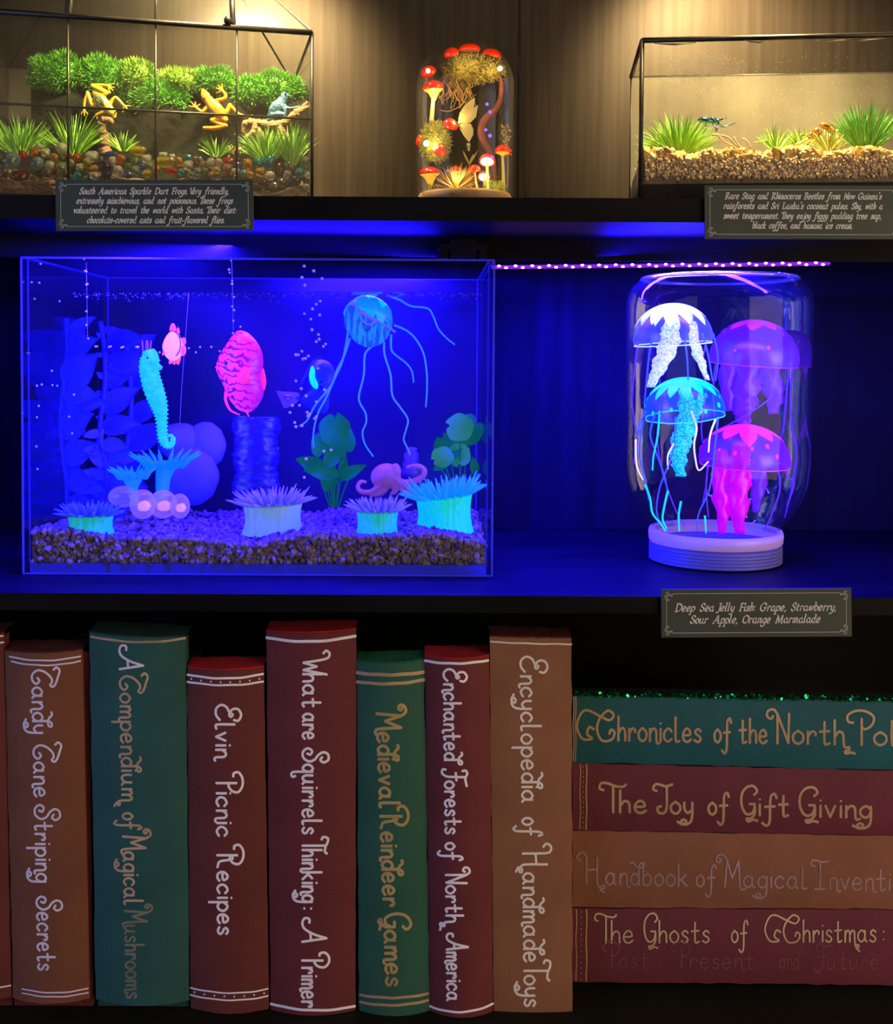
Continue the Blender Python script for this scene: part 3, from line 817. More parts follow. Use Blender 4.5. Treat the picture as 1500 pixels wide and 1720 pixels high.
# ---------------------------------------------------------------- printed cards on the shelf fronts
M_card = mat('dark_grey_green_card', (0.028, 0.041, 0.034), rough=0.6, vary=0.15, scale=20)
M_ink = mat('pale_grey_print', (0.52, 0.53, 0.51), rough=0.6, vary=0.08)
M_rule = mat('grey_print_rule', (0.28, 0.30, 0.285), rough=0.6, vary=0.08)
def card(label, tl, tr, br, bl, lines, xh, Y=-0.0035):
    q = [P(*p, Y) for p in (tl, tr, br, bl)]
    root = thing('sign_card', label, 'sign', V(((q[2].x + q[3].x) / 2, Y, min(q[2].z, q[3].z))), 'printed cards on the shelf fronts')
    m = MB(); m.solid(q, (0, 0.0018, 0)); crd = m.build('card', M_card, root, smooth=False)
    put = lambda x, y: P(x, y, Y - 0.0003)
    W_, H_ = tr[0] - tl[0], bl[1] - tl[1]
    def at(u, v):   # u, v in pixels from the top left, following the card's tilt
        return (tl[0] + u + (bl[0] - tl[0]) * v / H_, tl[1] + v + (tr[1] - tl[1]) * u / W_)
    m = MB()
    i, c = 7.5, 20
    for a, b_ in (((c, i), (W_ - c, i)), ((c, H_ - i), (W_ - c, H_ - i)), ((i + 1, c), (i + 1, H_ - c)), ((W_ - i - 1, c), (W_ - i - 1, H_ - c))):
        ribbon(m, [at(*a), at(*b_)], 0.55, put)
    m.build('border', M_rule, crd)
    for sx, sy in ((0, 0), (1, 0), (0, 1), (1, 1)):
        m = MB()
        fx = lambda u: u if not sx else W_ - u
        fy = lambda v: v if not sy else H_ - v
        scroll = [(20, 7.5), (15, 9.5), (10, 8), (8, 5.5), (11, 4.5), (13, 7.5), (10.5, 11), (7, 10), (6, 13), (9, 14.5), (10.5, 12)]
        scroll2 = [(8.5, 20), (10, 17), (12.5, 16.5), (12, 19), (9.5, 19), (7, 17), (8, 14)]
        for s in (scroll, scroll2, [(14, 10), (17, 11.5), (18.5, 9.5)]):
            pts = [(p.x, p.y) for p in catmull(s, 4)]
            ribbon(m, [at(fx(p[0]), fy(p[1])) for p in pts], 0.6, put)
        m.build('corner_scroll', M_rule, crd)
    pen = lambda tx, ty, t: 0.48 + 0.72 * abs(tx * 0.62 + ty * 0.78) * (xh / 7.0)
    for (text, xa, xb, y) in lines:
        m = MB()
        sl = (tr[1] - tl[1]) / W_
        letter(m, text, (xa, y), (xb, y + sl * (xb - xa)), xh, put, pen, up=SERIF, low=TXT, upv=(0.0, -1.0), space=0.9, slant=0.24)
        m.build('text_line', M_ink, crd)
    return root

card('sign card under the frog terrarium about South American Sparkle Dart Frogs', (93, 302), (425, 302), (426, 387), (94, 388),
     [('South American Sparkle Dart Frogs. Very friendly,', 134, 383, 326), ('extremely mischievous, and not poisonous. These frogs', 129, 391, 342),
      ('volunteered to travel the world with Santa. Their diet:', 125, 397, 358), ('chocolate-covered ants and fruit-flavored flies.', 147, 376, 374.5)], 6.6)
card('sign card under the beetle terrarium about Rare Stag and Rhinoceros Beetles', (1184, 311), (1517, 312), (1517, 402), (1184, 401),
     [("Rare Stag and Rhinoceros Beetles from New Guinea's", 1218, 1481, 334), ("rainforests and Sri Lanka's coconut palms. Shy, with a", 1216, 1482, 350.5),
      ('sweet temperament. They enjoy figgy pudding tree sap,', 1216, 1479, 367), ('black coffee, and banana ice cream.', 1264, 1431, 383.5)], 6.6)
card('sign card below the jellyfish jar headed Deep Sea Jelly Fish', (1111, 990), (1430, 988), (1431, 1069), (1111, 1071),
     [('Deep Sea Jelly Fish: Grape, Strawberry,', 1134, 1403, 1027), ('Sour Apple, Orange Marmalade', 1160, 1377, 1047)], 8.2)
# ---------------------------------------------------------------- frog terrarium
NTH = ['first', 'second', 'third', 'fourth', 'fifth', 'sixth', 'seventh', 'eighth', 'ninth', 'tenth', 'eleventh', 'twelfth', 'thirteenth', 'fourteenth', 'fifteenth', 'sixteenth', 'seventeenth', 'eighteenth', 'nineteenth', 'twentieth']
M_came = mat('black_metal_came', (0.020, 0.018, 0.016), rough=0.4, metal=0.6, vary=0.4, scale=60)
M_pane = glass('terrarium_glass', tint=(0.96, 0.97, 0.95), refl=0.35, haze=0.02, hazecol=(0.9, 0.85, 0.7))
M_pane2 = glass('misted_terrarium_glass', tint=(0.95, 0.96, 0.94), refl=0.12, haze=0.008, hazecol=(0.85, 0.80, 0.66), rough=0.2)
M_pane3 = glass('lit_haze_back_glass', tint=(0.95, 0.96, 0.94), refl=0.15, haze=0.11, hazecol=(0.95, 0.88, 0.66), rough=0.2)  # beige scatter put into the pane so the back looks lit
FY = lambda px: 0.012 + 0.0555 * px / 523.0
def fp(px, py): return P(px, py, FY(px))
ZE = (fp(20, 24).z + fp(500, 51).z) / 2
ZM = (fp(20, 175).z + fp(500, 199).z) / 2
ZB = Z_TOP1
FL = fp(-45, 200); FR = fp(524, 200)
FL.z = FR.z = 0; 
FD = FR - FL
DEP = V((-FD.y, FD.x, 0)).normalized() * 0.19
def tp(u, d, z):
    """terrarium point: u along the front 0..1, d depth 0..1, height z"""
    p = FL + FD * u + DEP * d
    return V((p.x, p.y, z))
ridz = ZE + 0.115
RL, RR = tp(0.33, 0.5, ridz), tp(0.67, 0.5, ridz)
tr_ = thing('terrarium', 'house shaped glass terrarium with black metal came holding frogs and gems', 'terrarium', tp(0.5, 0.5, ZB))
def pane(name, pts, m=M_pane, th=0.0012):
    n = (pts[1] - pts[0]).cross(pts[2] - pts[0]).normalized() * th
    k = MB(); k.solid(pts, n); return k.build(name, m, tr_, smooth=False)
pane('front_pane', [tp(0, 0, ZB), tp(1, 0, ZB), tp(1, 0, ZE), tp(0, 0, ZE)])
pane('back_pane', [tp(0, 1, ZB), tp(1, 1, ZB), tp(1, 1, ZE), tp(0, 1, ZE)], M_pane3)
pane('side_pane', [tp(0, 0, ZB), tp(0, 1, ZB), tp(0, 1, ZE), tp(0, 0, ZE)])
pane('side_pane', [tp(1, 0, ZB), tp(1, 1, ZB), tp(1, 1, ZE), tp(1, 0, ZE)])
pane('roof_pane', [tp(0, 0, ZE), tp(1, 0, ZE), RR, RL], M_pane2)
pane('roof_pane', [tp(0, 1, ZE), tp(1, 1, ZE), RR, RL], M_pane)
pane('roof_pane', [tp(0, 0, ZE), tp(0, 1, ZE), RL], M_pane2)
pane('roof_pane', [tp(1, 0, ZE), tp(1, 1, ZE), RR], M_pane2)
def came(name, pts, r, m=M_came):
    k = MB(); k.tube(pts, r, 6); return k.build(name, m, tr_)
def uof(px): return (fp(px, 200).x - FL.x) / FD.x
for px in (-45, 524):
    came('corner_post', [tp(uof(px), 0, ZB), tp(uof(px), 0, ZE)], 0.0016 if px > 0 else 0.002)
came('corner_post', [tp(0, 1, ZB), tp(0, 1, ZE)], 0.0014); came('corner_post', [tp(1, 1, ZB), tp(1, 1, ZE)], 0.0014)
for px in (115, 262, 398):
    came('glazing_bar', [tp(uof(px), 0, ZB), tp(uof(px), 0, ZE)], 0.0010)
came('glazing_bar', [tp(0, 0, ZM), tp(1, 0, ZM)], 0.0011)
came('eave_bar', [tp(0, 0, ZE), tp(1, 0, ZE)], 0.0026)
came('eave_bar', [tp(0, 1, ZE), tp(1, 1, ZE)], 0.0009)
came('eave_bar', [tp(0, 0, ZE), tp(0, 1, ZE)], 0.0013); came('eave_bar', [tp(1, 0, ZE), tp(1, 1, ZE)], 0.0014)
came('base_bar', [tp(0, 0, ZB + .0015), tp(1, 0, ZB + .0015)], 0.0020)
for a, b_ in ((tp(0, 0, ZE), RL), (tp(1, 0, ZE), RR), (tp(0, 1, ZE), RL), (tp(1, 1, ZE), RR)):
    came('hip_bar', [a, b_], 0.0011)
came('ridge_bar', [RL, RR], 0.0016)
up_ = (RL + RR) / 2 - tp(0.5, 0, ZE)
for px, r in ((117, 0.0024), (262, 0.0008), (392, 0.0026)):
    a = tp(uof(px), 0, ZE + 0.002)
    came('hatch_bar', [a, a + up_ * 0.8], r)
k = MB(); k.ell(fp(384, 37) + V((0, -0.004, 0)), (0.0035, 0.0035, 0.0042)); k.tube([fp(384, 44), fp(384, 30)], 0.0016)
k.build('hatch_latch', M_came, tr_)
k = MB(); k.hexa([tp(0, 0, ZB + .0004), tp(1, 0, ZB + .0004), tp(1, 1, ZB + .0004), tp(0, 1, ZB + .0004), tp(0, 0, ZB + .0014), tp(1, 0, ZB + .0014), tp(1, 1, ZB + .0014), tp(0, 1, ZB + .0014)])
k.build('base_plate', M_came, tr_, smooth=False)

# dark bark bank at the back, moss along its top
M_bark = mat('dark_bark', (0.009, 0.010, 0.006), rough=0.95, spec=0.08, vary=0.5, scale=60, bump=0.9, bscale=130)
def wx(px, Y): return P(px, 200, Y).x
k = MB()
rnd = random.Random(3)
def bank(u, v):
    px = 52 + (515 - 52) * u
    Y = 0.118 + 0.020 * (px / 523.0)
    topy = 122 + 22 * math.sin(u * 2.2) + 9 * math.sin(u * 17) + 10 * u
    py = topy + (345 - topy) * v
    p = P(px, py, Y + 0.010 * math.sin(u * 23 + v * 4) * 0.4 + 0.004 * math.sin(v * 9 + u * 31) + (0.02 * (1 - v * 6) if v < 0.17 else 0))
    p.z = max(p.z, ZB + 0.002)
    return p
k.grid(bank, 60, 16)
def banktop(u, v):
    p = bank(u, 0); return V((p.x, p.y + v * 0.025, p.z - v * 0.004))
k.grid(banktop, 60, 2)
k.grid(lambda u, v: V((bank(u, 0).x, bank(u, 0).y + 0.025, bank(u, 0).z * (1 - v) + (ZB + 0.002) * v)), 60, 2)
tag(k.build('bark_bank', M_bark, smooth=True), 'dark bark bank standing along the back of the frog terrarium', 'bark')

M_moss = mat('bright_green_moss', (0.06, 0.26, 0.018), rough=0.55, col2=(0.13, 0.40, 0.03), scale=50)
M_moss2 = mat('yellow_green_moss', (0.16, 0.32, 0.03), rough=0.55, col2=(0.24, 0.42, 0.05), scale=50)
def moss(label, cx, cy, rx, ry, Y, n, m, rnd):
    k = MB()
    c = P(cx, cy, Y); s = S(Y)
    a, b_, d = rx * 1.18 * s, 0.010, ry * .92 * s
    k.ell(c, (a * .8, b_ * .9, d * .8), nu=16, nv=10)
    for i in range(int(n * 1.7)):
        th = math.acos(rnd.uniform(-1, 1)); ph = rnd.uniform(math.pi * .95, math.pi * 2.05)
        q = V((math.sin(th) * math.cos(ph), math.sin(th) * math.sin(ph), math.cos(th)))
        lump = .86 + .14 * math.sin(5 * q.x + cx) * math.cos(4 * q.z + cy) + rnd.uniform(-.07, .07)
        base = c + V((q.x * a * lump, q.y * b_ * .9, q.z * d * lump))
        dr = V((q.x / 1.6 + rnd.uniform(-.7, .7), q.y + rnd.uniform(-.6, .3), q.z + rnd.uniform(-.3, .7)))
        k.blade(base, dr, rnd.uniform(0.0035, 0.0080), rnd.uniform(0.0007, 0.0012), (rnd.uniform(-.5, .5), rnd.uniform(-.4, .2), rnd.uniform(-.4, .5)), seg=2)
    return tag(k.build('moss_clump', m, smooth=False), label, 'moss', 'moss clumps on the bark bank')
rnd = random.Random(5)
for lab, cx, cy, rx, ry, n, m in (
    ('bright green moss clump at the far left end of the bark bank', 94, 122, 42, 35, 900, M_moss),
    ('bright green moss clump just above the yellow frog', 172, 129, 42, 36, 900, M_moss),
    ('yellowish green moss clump right of the yellow frog top', 228, 127, 30, 26, 600, M_moss2),
    ('large green moss clump in the middle of the bark bank, between the two climbing frogs', 262, 160, 50, 34, 1100, M_moss),
    ('yellow green moss tuft on the bank crest left of the orange frog', 300, 136, 30, 20, 450, M_moss2),
    ('round green moss clump on the bank crest directly above the orange frog', 360, 138, 30, 24, 650, M_moss),
    ('dark green moss clump behind the third glazing bar, beside the orange frog', 415, 155, 24, 26, 500, M_moss),
    ('green moss clump behind the blue frog at the right end of the bank', 464, 150, 42, 30, 1000, M_moss)):
    moss(lab, cx, cy, rx, ry, 0.125 + 0.02 * cx / 523, n, m, rnd)

# frogs
def frog(name, label, chain, limbs, Y, m, eyes, loc_depth=None, group='toy frogs in the terrarium', vox=0.00055):
    k = MB(); s = S(Y)
    pts = [P(x, y, Y - r * s * .35) for x, y, r in chain]
    sm = catmull(pts, 5)
    rr = [c.x for c in catmull([(r, 0, 0) for _, _, r in chain], 5)]
    k.tube(sm, [r * s for r in rr], 14, flat=0.75)
    for (x, y, r) in (chain[0], chain[-1]):
        k.ell(P(x, y, Y - r * s * .35), (r * s, r * s * .75, r * s))
    for lb in limbs:
        q = [P(x, y, Y - dz * s) for x, y, r, dz in lb]
        q = catmull(q, 4); rr = [c.x for c in catmull([(r, 0, 0) for _, _, r, _ in lb], 4)]
        k.tube(q, [max(r, .7) * s for r in rr], 8)
        for (x, y, r, dz) in lb:
            k.ell(P(x, y, Y - dz * s), (r * s * 1.02,) * 3, nu=8, nv=6)
    o = k.build(name, m)
    melt(o, vox, 2, 0.4)
    tag(o, label, 'frog', group)
    for (x, y, r, dz) in eyes:
        e = MB(); e.ell(P(x, y, Y - dz * s), (r * s, r * s, r * s), nu=10, nv=8)
        e.build('eye', M_eye, o)
    return o
M_eye = mat('black_glass_eye', (0.01, 0.01, 0.01), rough=0.1, spec=0.8)
M_fy = mat('yellow_frog_skin', (0.68, 0.40, 0.020), rough=0.35, vary=0.15, scale=120, spec=0.5)
M_fo = mat('orange_frog_skin', (0.78, 0.22, 0.010), rough=0.35, scale=70, col2=(0.80, 0.38, 0.015), spec=0.5)
M_fb = mat('blue_frog_skin', (0.020, 0.070, 0.16), rough=0.35, scale=160, col2=(0.07, 0.15, 0.23), spec=0.4, bump=0.4, bscale=500)
yf = frog('yellow_frog', 'yellow frog with a glittering green back clinging head down to the bark bank', [(160, 156, 6), (167, 165, 9), (175, 174, 9), (183, 183, 7.5), (189, 190, 7), (191, 195, 4.5)], [
    [(168, 162, 5, 2), (177, 156, 5, 3), (168, 151, 5, 4), (155, 144, 3.5, 4)], [(155, 144, 3.4, 4), (170, 143, 3, 4), (181, 144, 2.5, 3)],
    [(181, 144, 1.6, 3), (192, 140, 1.1, 3)], [(181, 145, 1.6, 3), (192, 147, 1.1, 3)], [(181, 145, 1.6, 3), (190, 152, 1.1, 3)], [(181, 145, 1.6, 3), (185, 157, 1.1, 3)],
    [(161, 166, 5, 2), (155, 177, 4.5, 3), (147, 156, 3.5, 4)], [(147, 156, 3.2, 4), (142, 172, 3, 3), (141, 184, 2.2, 2)],
    [(141, 184, 1.5, 2), (136, 192, 1, 2)], [(141, 184, 1.5, 2), (142, 195, 1, 2)], [(141, 184, 1.5, 2), (148, 192, 1, 2)],
    [(183, 180, 3.6, 2), (187, 171, 3.4, 3), (194, 164, 3, 4), (202, 171, 2.8, 3), (208, 178, 2.5, 2)], [(208, 178, 1.7, 2), (219, 178, 1.3, 2)], [(208, 178, 1.7, 2), (215, 184, 1.2, 2)], [(208, 178, 1.7, 2), (206, 188, 1.1, 2)],
    [(182, 186, 3.4, 2), (172, 188, 3.2, 3), (162, 193, 2.6, 3)], [(162, 193, 1.5, 3), (157, 197, 1, 3)], [(162, 193, 1.5, 3), (163, 200, 1, 3)]], 0.1145, M_fy, [(194, 188, 1.6, 6), (184, 193, 1.6, 6)])
k = MB(); s = S(0.1145); c = P(168, 168, 0.1145 - 9.6 * s)
rot = Matrix.Rotation(R(-42), 3, 'Y')
def dome_(u, v):
    a = u * 2 * math.pi; r = v
    q = V((math.cos(a) * r * 6.2 * s, -math.sqrt(max(0, 1 - r * r)) * 2.6 * s + 1.2 * s, math.sin(a) * r * 13 * s))
    return c + rot @ q
k.grid(dome_, 16, 5)
k.build('glitter_back', mat('green_gold_glitter', (0.05, 0.09, 0.015), rough=0.25, metal=0.6, scale=900, col2=(0.5, 0.5, 0.25), sharp=True), yf)
frog('orange_frog', 'orange frog climbing the bark bank with arms and legs spread wide', [(341, 152, 3.5), (345, 161, 8), (353, 172, 8.5), (362, 182, 11), (371, 193, 10.5), (377, 201, 6)], [
    [(352, 176, 4, 2), (346, 182, 3.6, 3), (340, 188, 3.2, 3), (333, 184, 3, 3), (328, 180, 2.6, 2)], [(328, 180, 1.6, 2), (319, 179, 1.1, 2)], [(328, 180, 1.6, 2), (322, 172, 1.1, 2)], [(328, 180, 1.6, 2), (328, 171, 1.1, 2)], [(329, 180, 1.6, 2), (336, 175, 1.1, 2)],
    [(360, 171, 4, 2), (368, 168, 3.6, 3), (378, 165, 3.3, 3), (378, 158, 3, 3), (373, 152, 2.8, 2)], [(373, 153, 1.7, 2), (364, 156, 1.2, 2)], [(373, 152, 1.7, 2), (363, 148, 1.2, 2)], [(373, 151, 1.7, 2), (366, 143, 1.2, 2)], [(373, 151, 1.7, 2), (373, 141, 1.2, 2)],
    [(374, 196, 5, 2), (381, 188, 4.6, 3), (386, 177, 3.8, 4)], [(386, 177, 3.6, 4), (392, 183, 3.4, 3), (398, 190, 2.8, 3)], [(398, 190, 2.6, 3), (408, 195, 3, 2), (420, 197, 2.4, 2)], [(416, 197, 1.5, 2), (424, 193, 1, 2)],
    [(378, 201, 5.5, 3), (367, 200, 5, 4), (356, 202, 4, 5)], [(356, 203, 3.8, 5), (368, 208, 3.4, 4), (380, 211, 3, 4)], [(380, 211, 3, 4), (362, 215, 4, 3), (343, 215, 3, 3)]], 0.1205, M_fo, [(343.5, 166, 2.0, 7.5), (354, 159, 1.6, 6)])
frog('blue_frog', 'speckled blue frog sitting upright on the driftwood', [(482, 161, 5), (478, 162, 7.5), (474, 170, 8.5), (468, 179, 12), (461, 187, 11), (456, 194, 7)], [
    [(474, 174, 4, 4), (481, 181, 3.2, 6), (490, 182, 2.6, 6), (499, 180, 2, 6)], [(499, 180, 1.4, 6), (504, 177, 1, 6)], [(499, 180, 1.4, 6), (505, 181, 1, 6)], [(474, 178, 3.6, 9), (479, 188, 2.8, 10), (478, 199, 2.4, 10)],
    [(458, 193, 5.5, 7), (468, 192, 5, 9), (477, 193, 4, 9)], [(477, 194, 3.4, 9), (465, 199, 3, 9), (452, 200, 2.6, 8)], [(452, 200, 2.2, 8), (442, 205, 1.4, 8)]], 0.117, M_fb, [(479, 158, 2.0, 7), (471, 160, 1.8, 6)])

# driftwood
M_drift = mat('pale_driftwood', (0.20, 0.115, 0.050), rough=0.8, vary=0.4, scale=60, bump=0.8, bscale=160, stretch=(1, 1, 3))
def knots(pts, rad, seed, n=7):
    q = curve_px(pts, n); r_ = random.Random(seed)
    rr = [c.x for c in catmull([(r, 0, 0) for r in rad], n)]
    s = S(pts[0][2])
    return q, [max(0.4, x * r_.uniform(.82, 1.18)) * s for x in rr]
k = MB()
for pts, rad, sd in (([(408, 226, .112), (414, 208, .112), (432, 206, .110), (455, 211, .110), (480, 206, .110), (498, 192, .110), (508, 182, .110), (517, 171, .110)], [3, 7, 6, 8, 8, 9, 5, 2.5], 1),
                     ([(500, 193, .108), (510, 184, .106), (521, 177, .106)], [5, 4, 2], 2), ([(430, 208, .110), (425, 222, .107), (412, 232, .106)], [6, 5, 3], 3), ([(470, 212, .11), (480, 240, .11), (488, 262, .11)], [8, 9, 9], 4), ([(432, 212, .112), (440, 240, .112), (436, 262, .112)], [8, 9, 10], 5)):
    q, rr = knots(pts, rad, sd); k.tube(q, rr, 10)
tag(k.build('driftwood', M_drift), 'forked pale driftwood under the blue frog', 'wood')
k = MB()
q, rr = knots([(176, 262, .105), (174, 240, .105), (172, 222, .105), (174, 206, .105), (184, 203, .103), (189, 208, .102)], [13, 11, 11, 9, 6, 3], 8); k.tube(q, rr, 12)
tag(k.build('driftwood_stump', mat('brown_driftwood', (0.12, 0.065, 0.030), rough=0.85, vary=0.4, scale=70, bump=0.9, bscale=150)), 'brown upright driftwood stump below the yellow frog', 'wood')

# grass tufts
M_grass = mat('bright_green_plastic_grass', (0.13, 0.36, 0.015), rough=0.45, col2=(0.24, 0.48, 0.03), scale=40)
M_grass2 = mat('deep_green_plastic_grass', (0.05, 0.24, 0.02), rough=0.45, col2=(0.10, 0.34, 0.03), scale=40)
M_grass3 = mat('yellow_green_plastic_grass', (0.28, 0.36, 0.05), rough=0.45, col2=(0.40, 0.46, 0.09), scale=40)
def tuft(label, cx, yb, w_, h, Y, n, m, seed, group, spread=1.0, thick=1.0, cat='grass tuft', lean=0.0):
    r_ = random.Random(seed); k = MB(); s = S(Y)
    for i in range(int(n * 1.9)):
        a = r_.uniform(-1, 1)
        base = P(cx + a * w_ * .16, yb, Y + r_.uniform(-.008, .008))
        dr = V((a * .95 * spread * (w_ / h) + r_.uniform(-.15, .15) + lean, r_.uniform(-.5, .45), 1.0))
        ln = h * s * r_.uniform(.62, 1.08) * (1.0 if abs(a) < .6 else .9)
        k.blade(base, dr, ln, r_.uniform(1.7, 2.9) * s * thick, (a * .45 + r_.uniform(-.2, .2), r_.uniform(-.3, .2), r_.uniform(-.35, .15)), seg=4, side=V((1, r_.uniform(-.7, .7), r_.uniform(-.2, .2))))
    return tag(k.build('grass_tuft', m, smooth=True), label, cat, group)
G1 = 'plastic grass tufts in the frog terrarium'
tuft('wide bright green grass tuft at the left end of the frog terrarium', 34, 262, 92, 70, 0.085, 130, M_grass, 1, G1)
tuft('tall green grass tuft behind the first glazing bar of the frog terrarium', 122, 262, 70, 78, 0.070, 60, M_grass, 2, G1)
tuft('small green grass sprout right of the brown driftwood stump', 206, 254, 42, 36, 0.078, 34, M_grass, 3, G1)
tuft('small green grass sprout under the orange frog', 363, 264, 44, 38, 0.082, 34, M_grass, 4, G1)
tuft('wide green grass tuft below the blue frog', 448, 268, 88, 62, 0.088, 110, M_grass, 5, G1)
tuft('tall green grass tuft in the right corner of the frog terrarium', 490, 278, 46, 72, 0.086, 70, M_grass, 6, G1, spread=.45)
# gold flowerlet beside the sprout
k = MB(); r_ = random.Random(9)
for i in range(26):
    c = P(r_.uniform(384, 412), r_.uniform(246, 258), 0.088)
    k.ell(c, (r_.uniform(.9, 2) * 0.0006, 0.0009, r_.uniform(.9, 2) * 0.0006), nu=7, nv=5)
k.tube([P(380, 262, .09), P(395, 253, .088), P(412, 247, .088)], 0.0011, 6)
tag(k.build('gold_twig', mat('gold_glitter_twig', (0.7, 0.45, 0.08), rough=0.25, metal=0.8)), 'gold beaded twig between the sprout and the wide tuft, at the third bar', 'twig')

# substrate and gems
M_soilb = mat('brown_terrarium_soil', (0.05, 0.022, 0.014), rough=0.9, vary=0.5, scale=90, bump=0.8, bscale=200)
zs0 = P(260, 283, 0.08).z
k = MB()
def soil(u, v):
    p = tp(0.012 + 0.976 * u, 0.03 + 0.53 * v, 0)
    p.z = zs0 - 0.022 + 0.014 * min(v * 2.2, 1) + 0.003 * math.sin(u * 21) + 0.002 * math.sin(u * 47 + v * 9)
    return p
k.grid(soil, 50, 10)
k.grid(lambda u, v: V((soil(u, 0).x, soil(u, 0).y, soil(u, 0).z * (1 - v) + (ZB + .002) * v)), 50, 2)
tag(k.build('soil', M_soilb), 'brown soil bed in the frog terrarium', 'soil', kind='stuff')
def gemmat(name, c, depth=1.0):
    m = bpy.data.materials.new(name)
    nt, N, L = nodes(m)
    N.remove(N['Principled BSDF']); out = N['Material Output']
    gl = N.new('ShaderNodeBsdfGlass'); gl.inputs['Color'].default_value = (*[x ** .6 for x in c], 1); gl.inputs['Roughness'].default_value = 0.06; gl.inputs['IOR'].default_value = 1.35
    tl = N.new('ShaderNodeBsdfTranslucent'); tl.inputs[0].default_value = (*c, 1)
    df = N.new('ShaderNodeBsdfDiffuse'); df.inputs[0].default_value = (*[x * .8 for x in c], 1)
    tr = N.new('ShaderNodeBsdfTransparent'); tr.inputs[0].default_value = (*[x ** .5 for x in c], 1)
    gs = N.new('ShaderNodeBsdfGlossy'); gs.inputs['Roughness'].default_value = 0.05
    a = N.new('ShaderNodeMixShader'); a.inputs[0].default_value = 0.3; L.new(tl.outputs[0], a.inputs[1]); L.new(df.outputs[0], a.inputs[2])
    b_ = N.new('ShaderNodeMixShader'); b_.inputs[0].default_value = 0.5; L.new(gl.outputs[0], b_.inputs[1]); L.new(tr.outputs[0], b_.inputs[2])
    c_ = N.new('ShaderNodeMixShader'); c_.inputs[0].default_value = 0.33; L.new(b_.outputs[0], c_.inputs[1]); L.new(a.outputs[0], c_.inputs[2])
    lw = N.new('ShaderNodeFresnel'); lw.inputs[0].default_value = 1.5
    d = N.new('ShaderNodeMixShader'); L.new(lw.outputs[0], d.inputs[0]); L.new(c_.outputs[0], d.inputs[1]); L.new(gs.outputs[0], d.inputs[2])
    L.new(d.outputs[0], out.inputs['Surface'])
    return m
GEM = {'clear': (0.92, 0.90, 0.78), 'red': (0.72, 0.02, 0.02), 'dark red': (0.26, 0.018, 0.014), 'orange': (0.85, 0.25, 0.02), 'amber': (0.85, 0.45, 0.04), 'yellow': (0.75, 0.62, 0.05), 'green': (0.20, 0.38, 0.05),
       'pale blue': (0.35, 0.52, 0.55), 'turquoise': (0.05, 0.52, 0.62), 'blue': (0.06, 0.12, 0.55), 'purple': (0.07, 0.03, 0.16), 'smoky': (0.30, 0.27, 0.22), 'pale green': (0.45, 0.58, 0.35), 'brown': (0.22, 0.09, 0.04), 'pink': (0.65, 0.35, 0.30)}
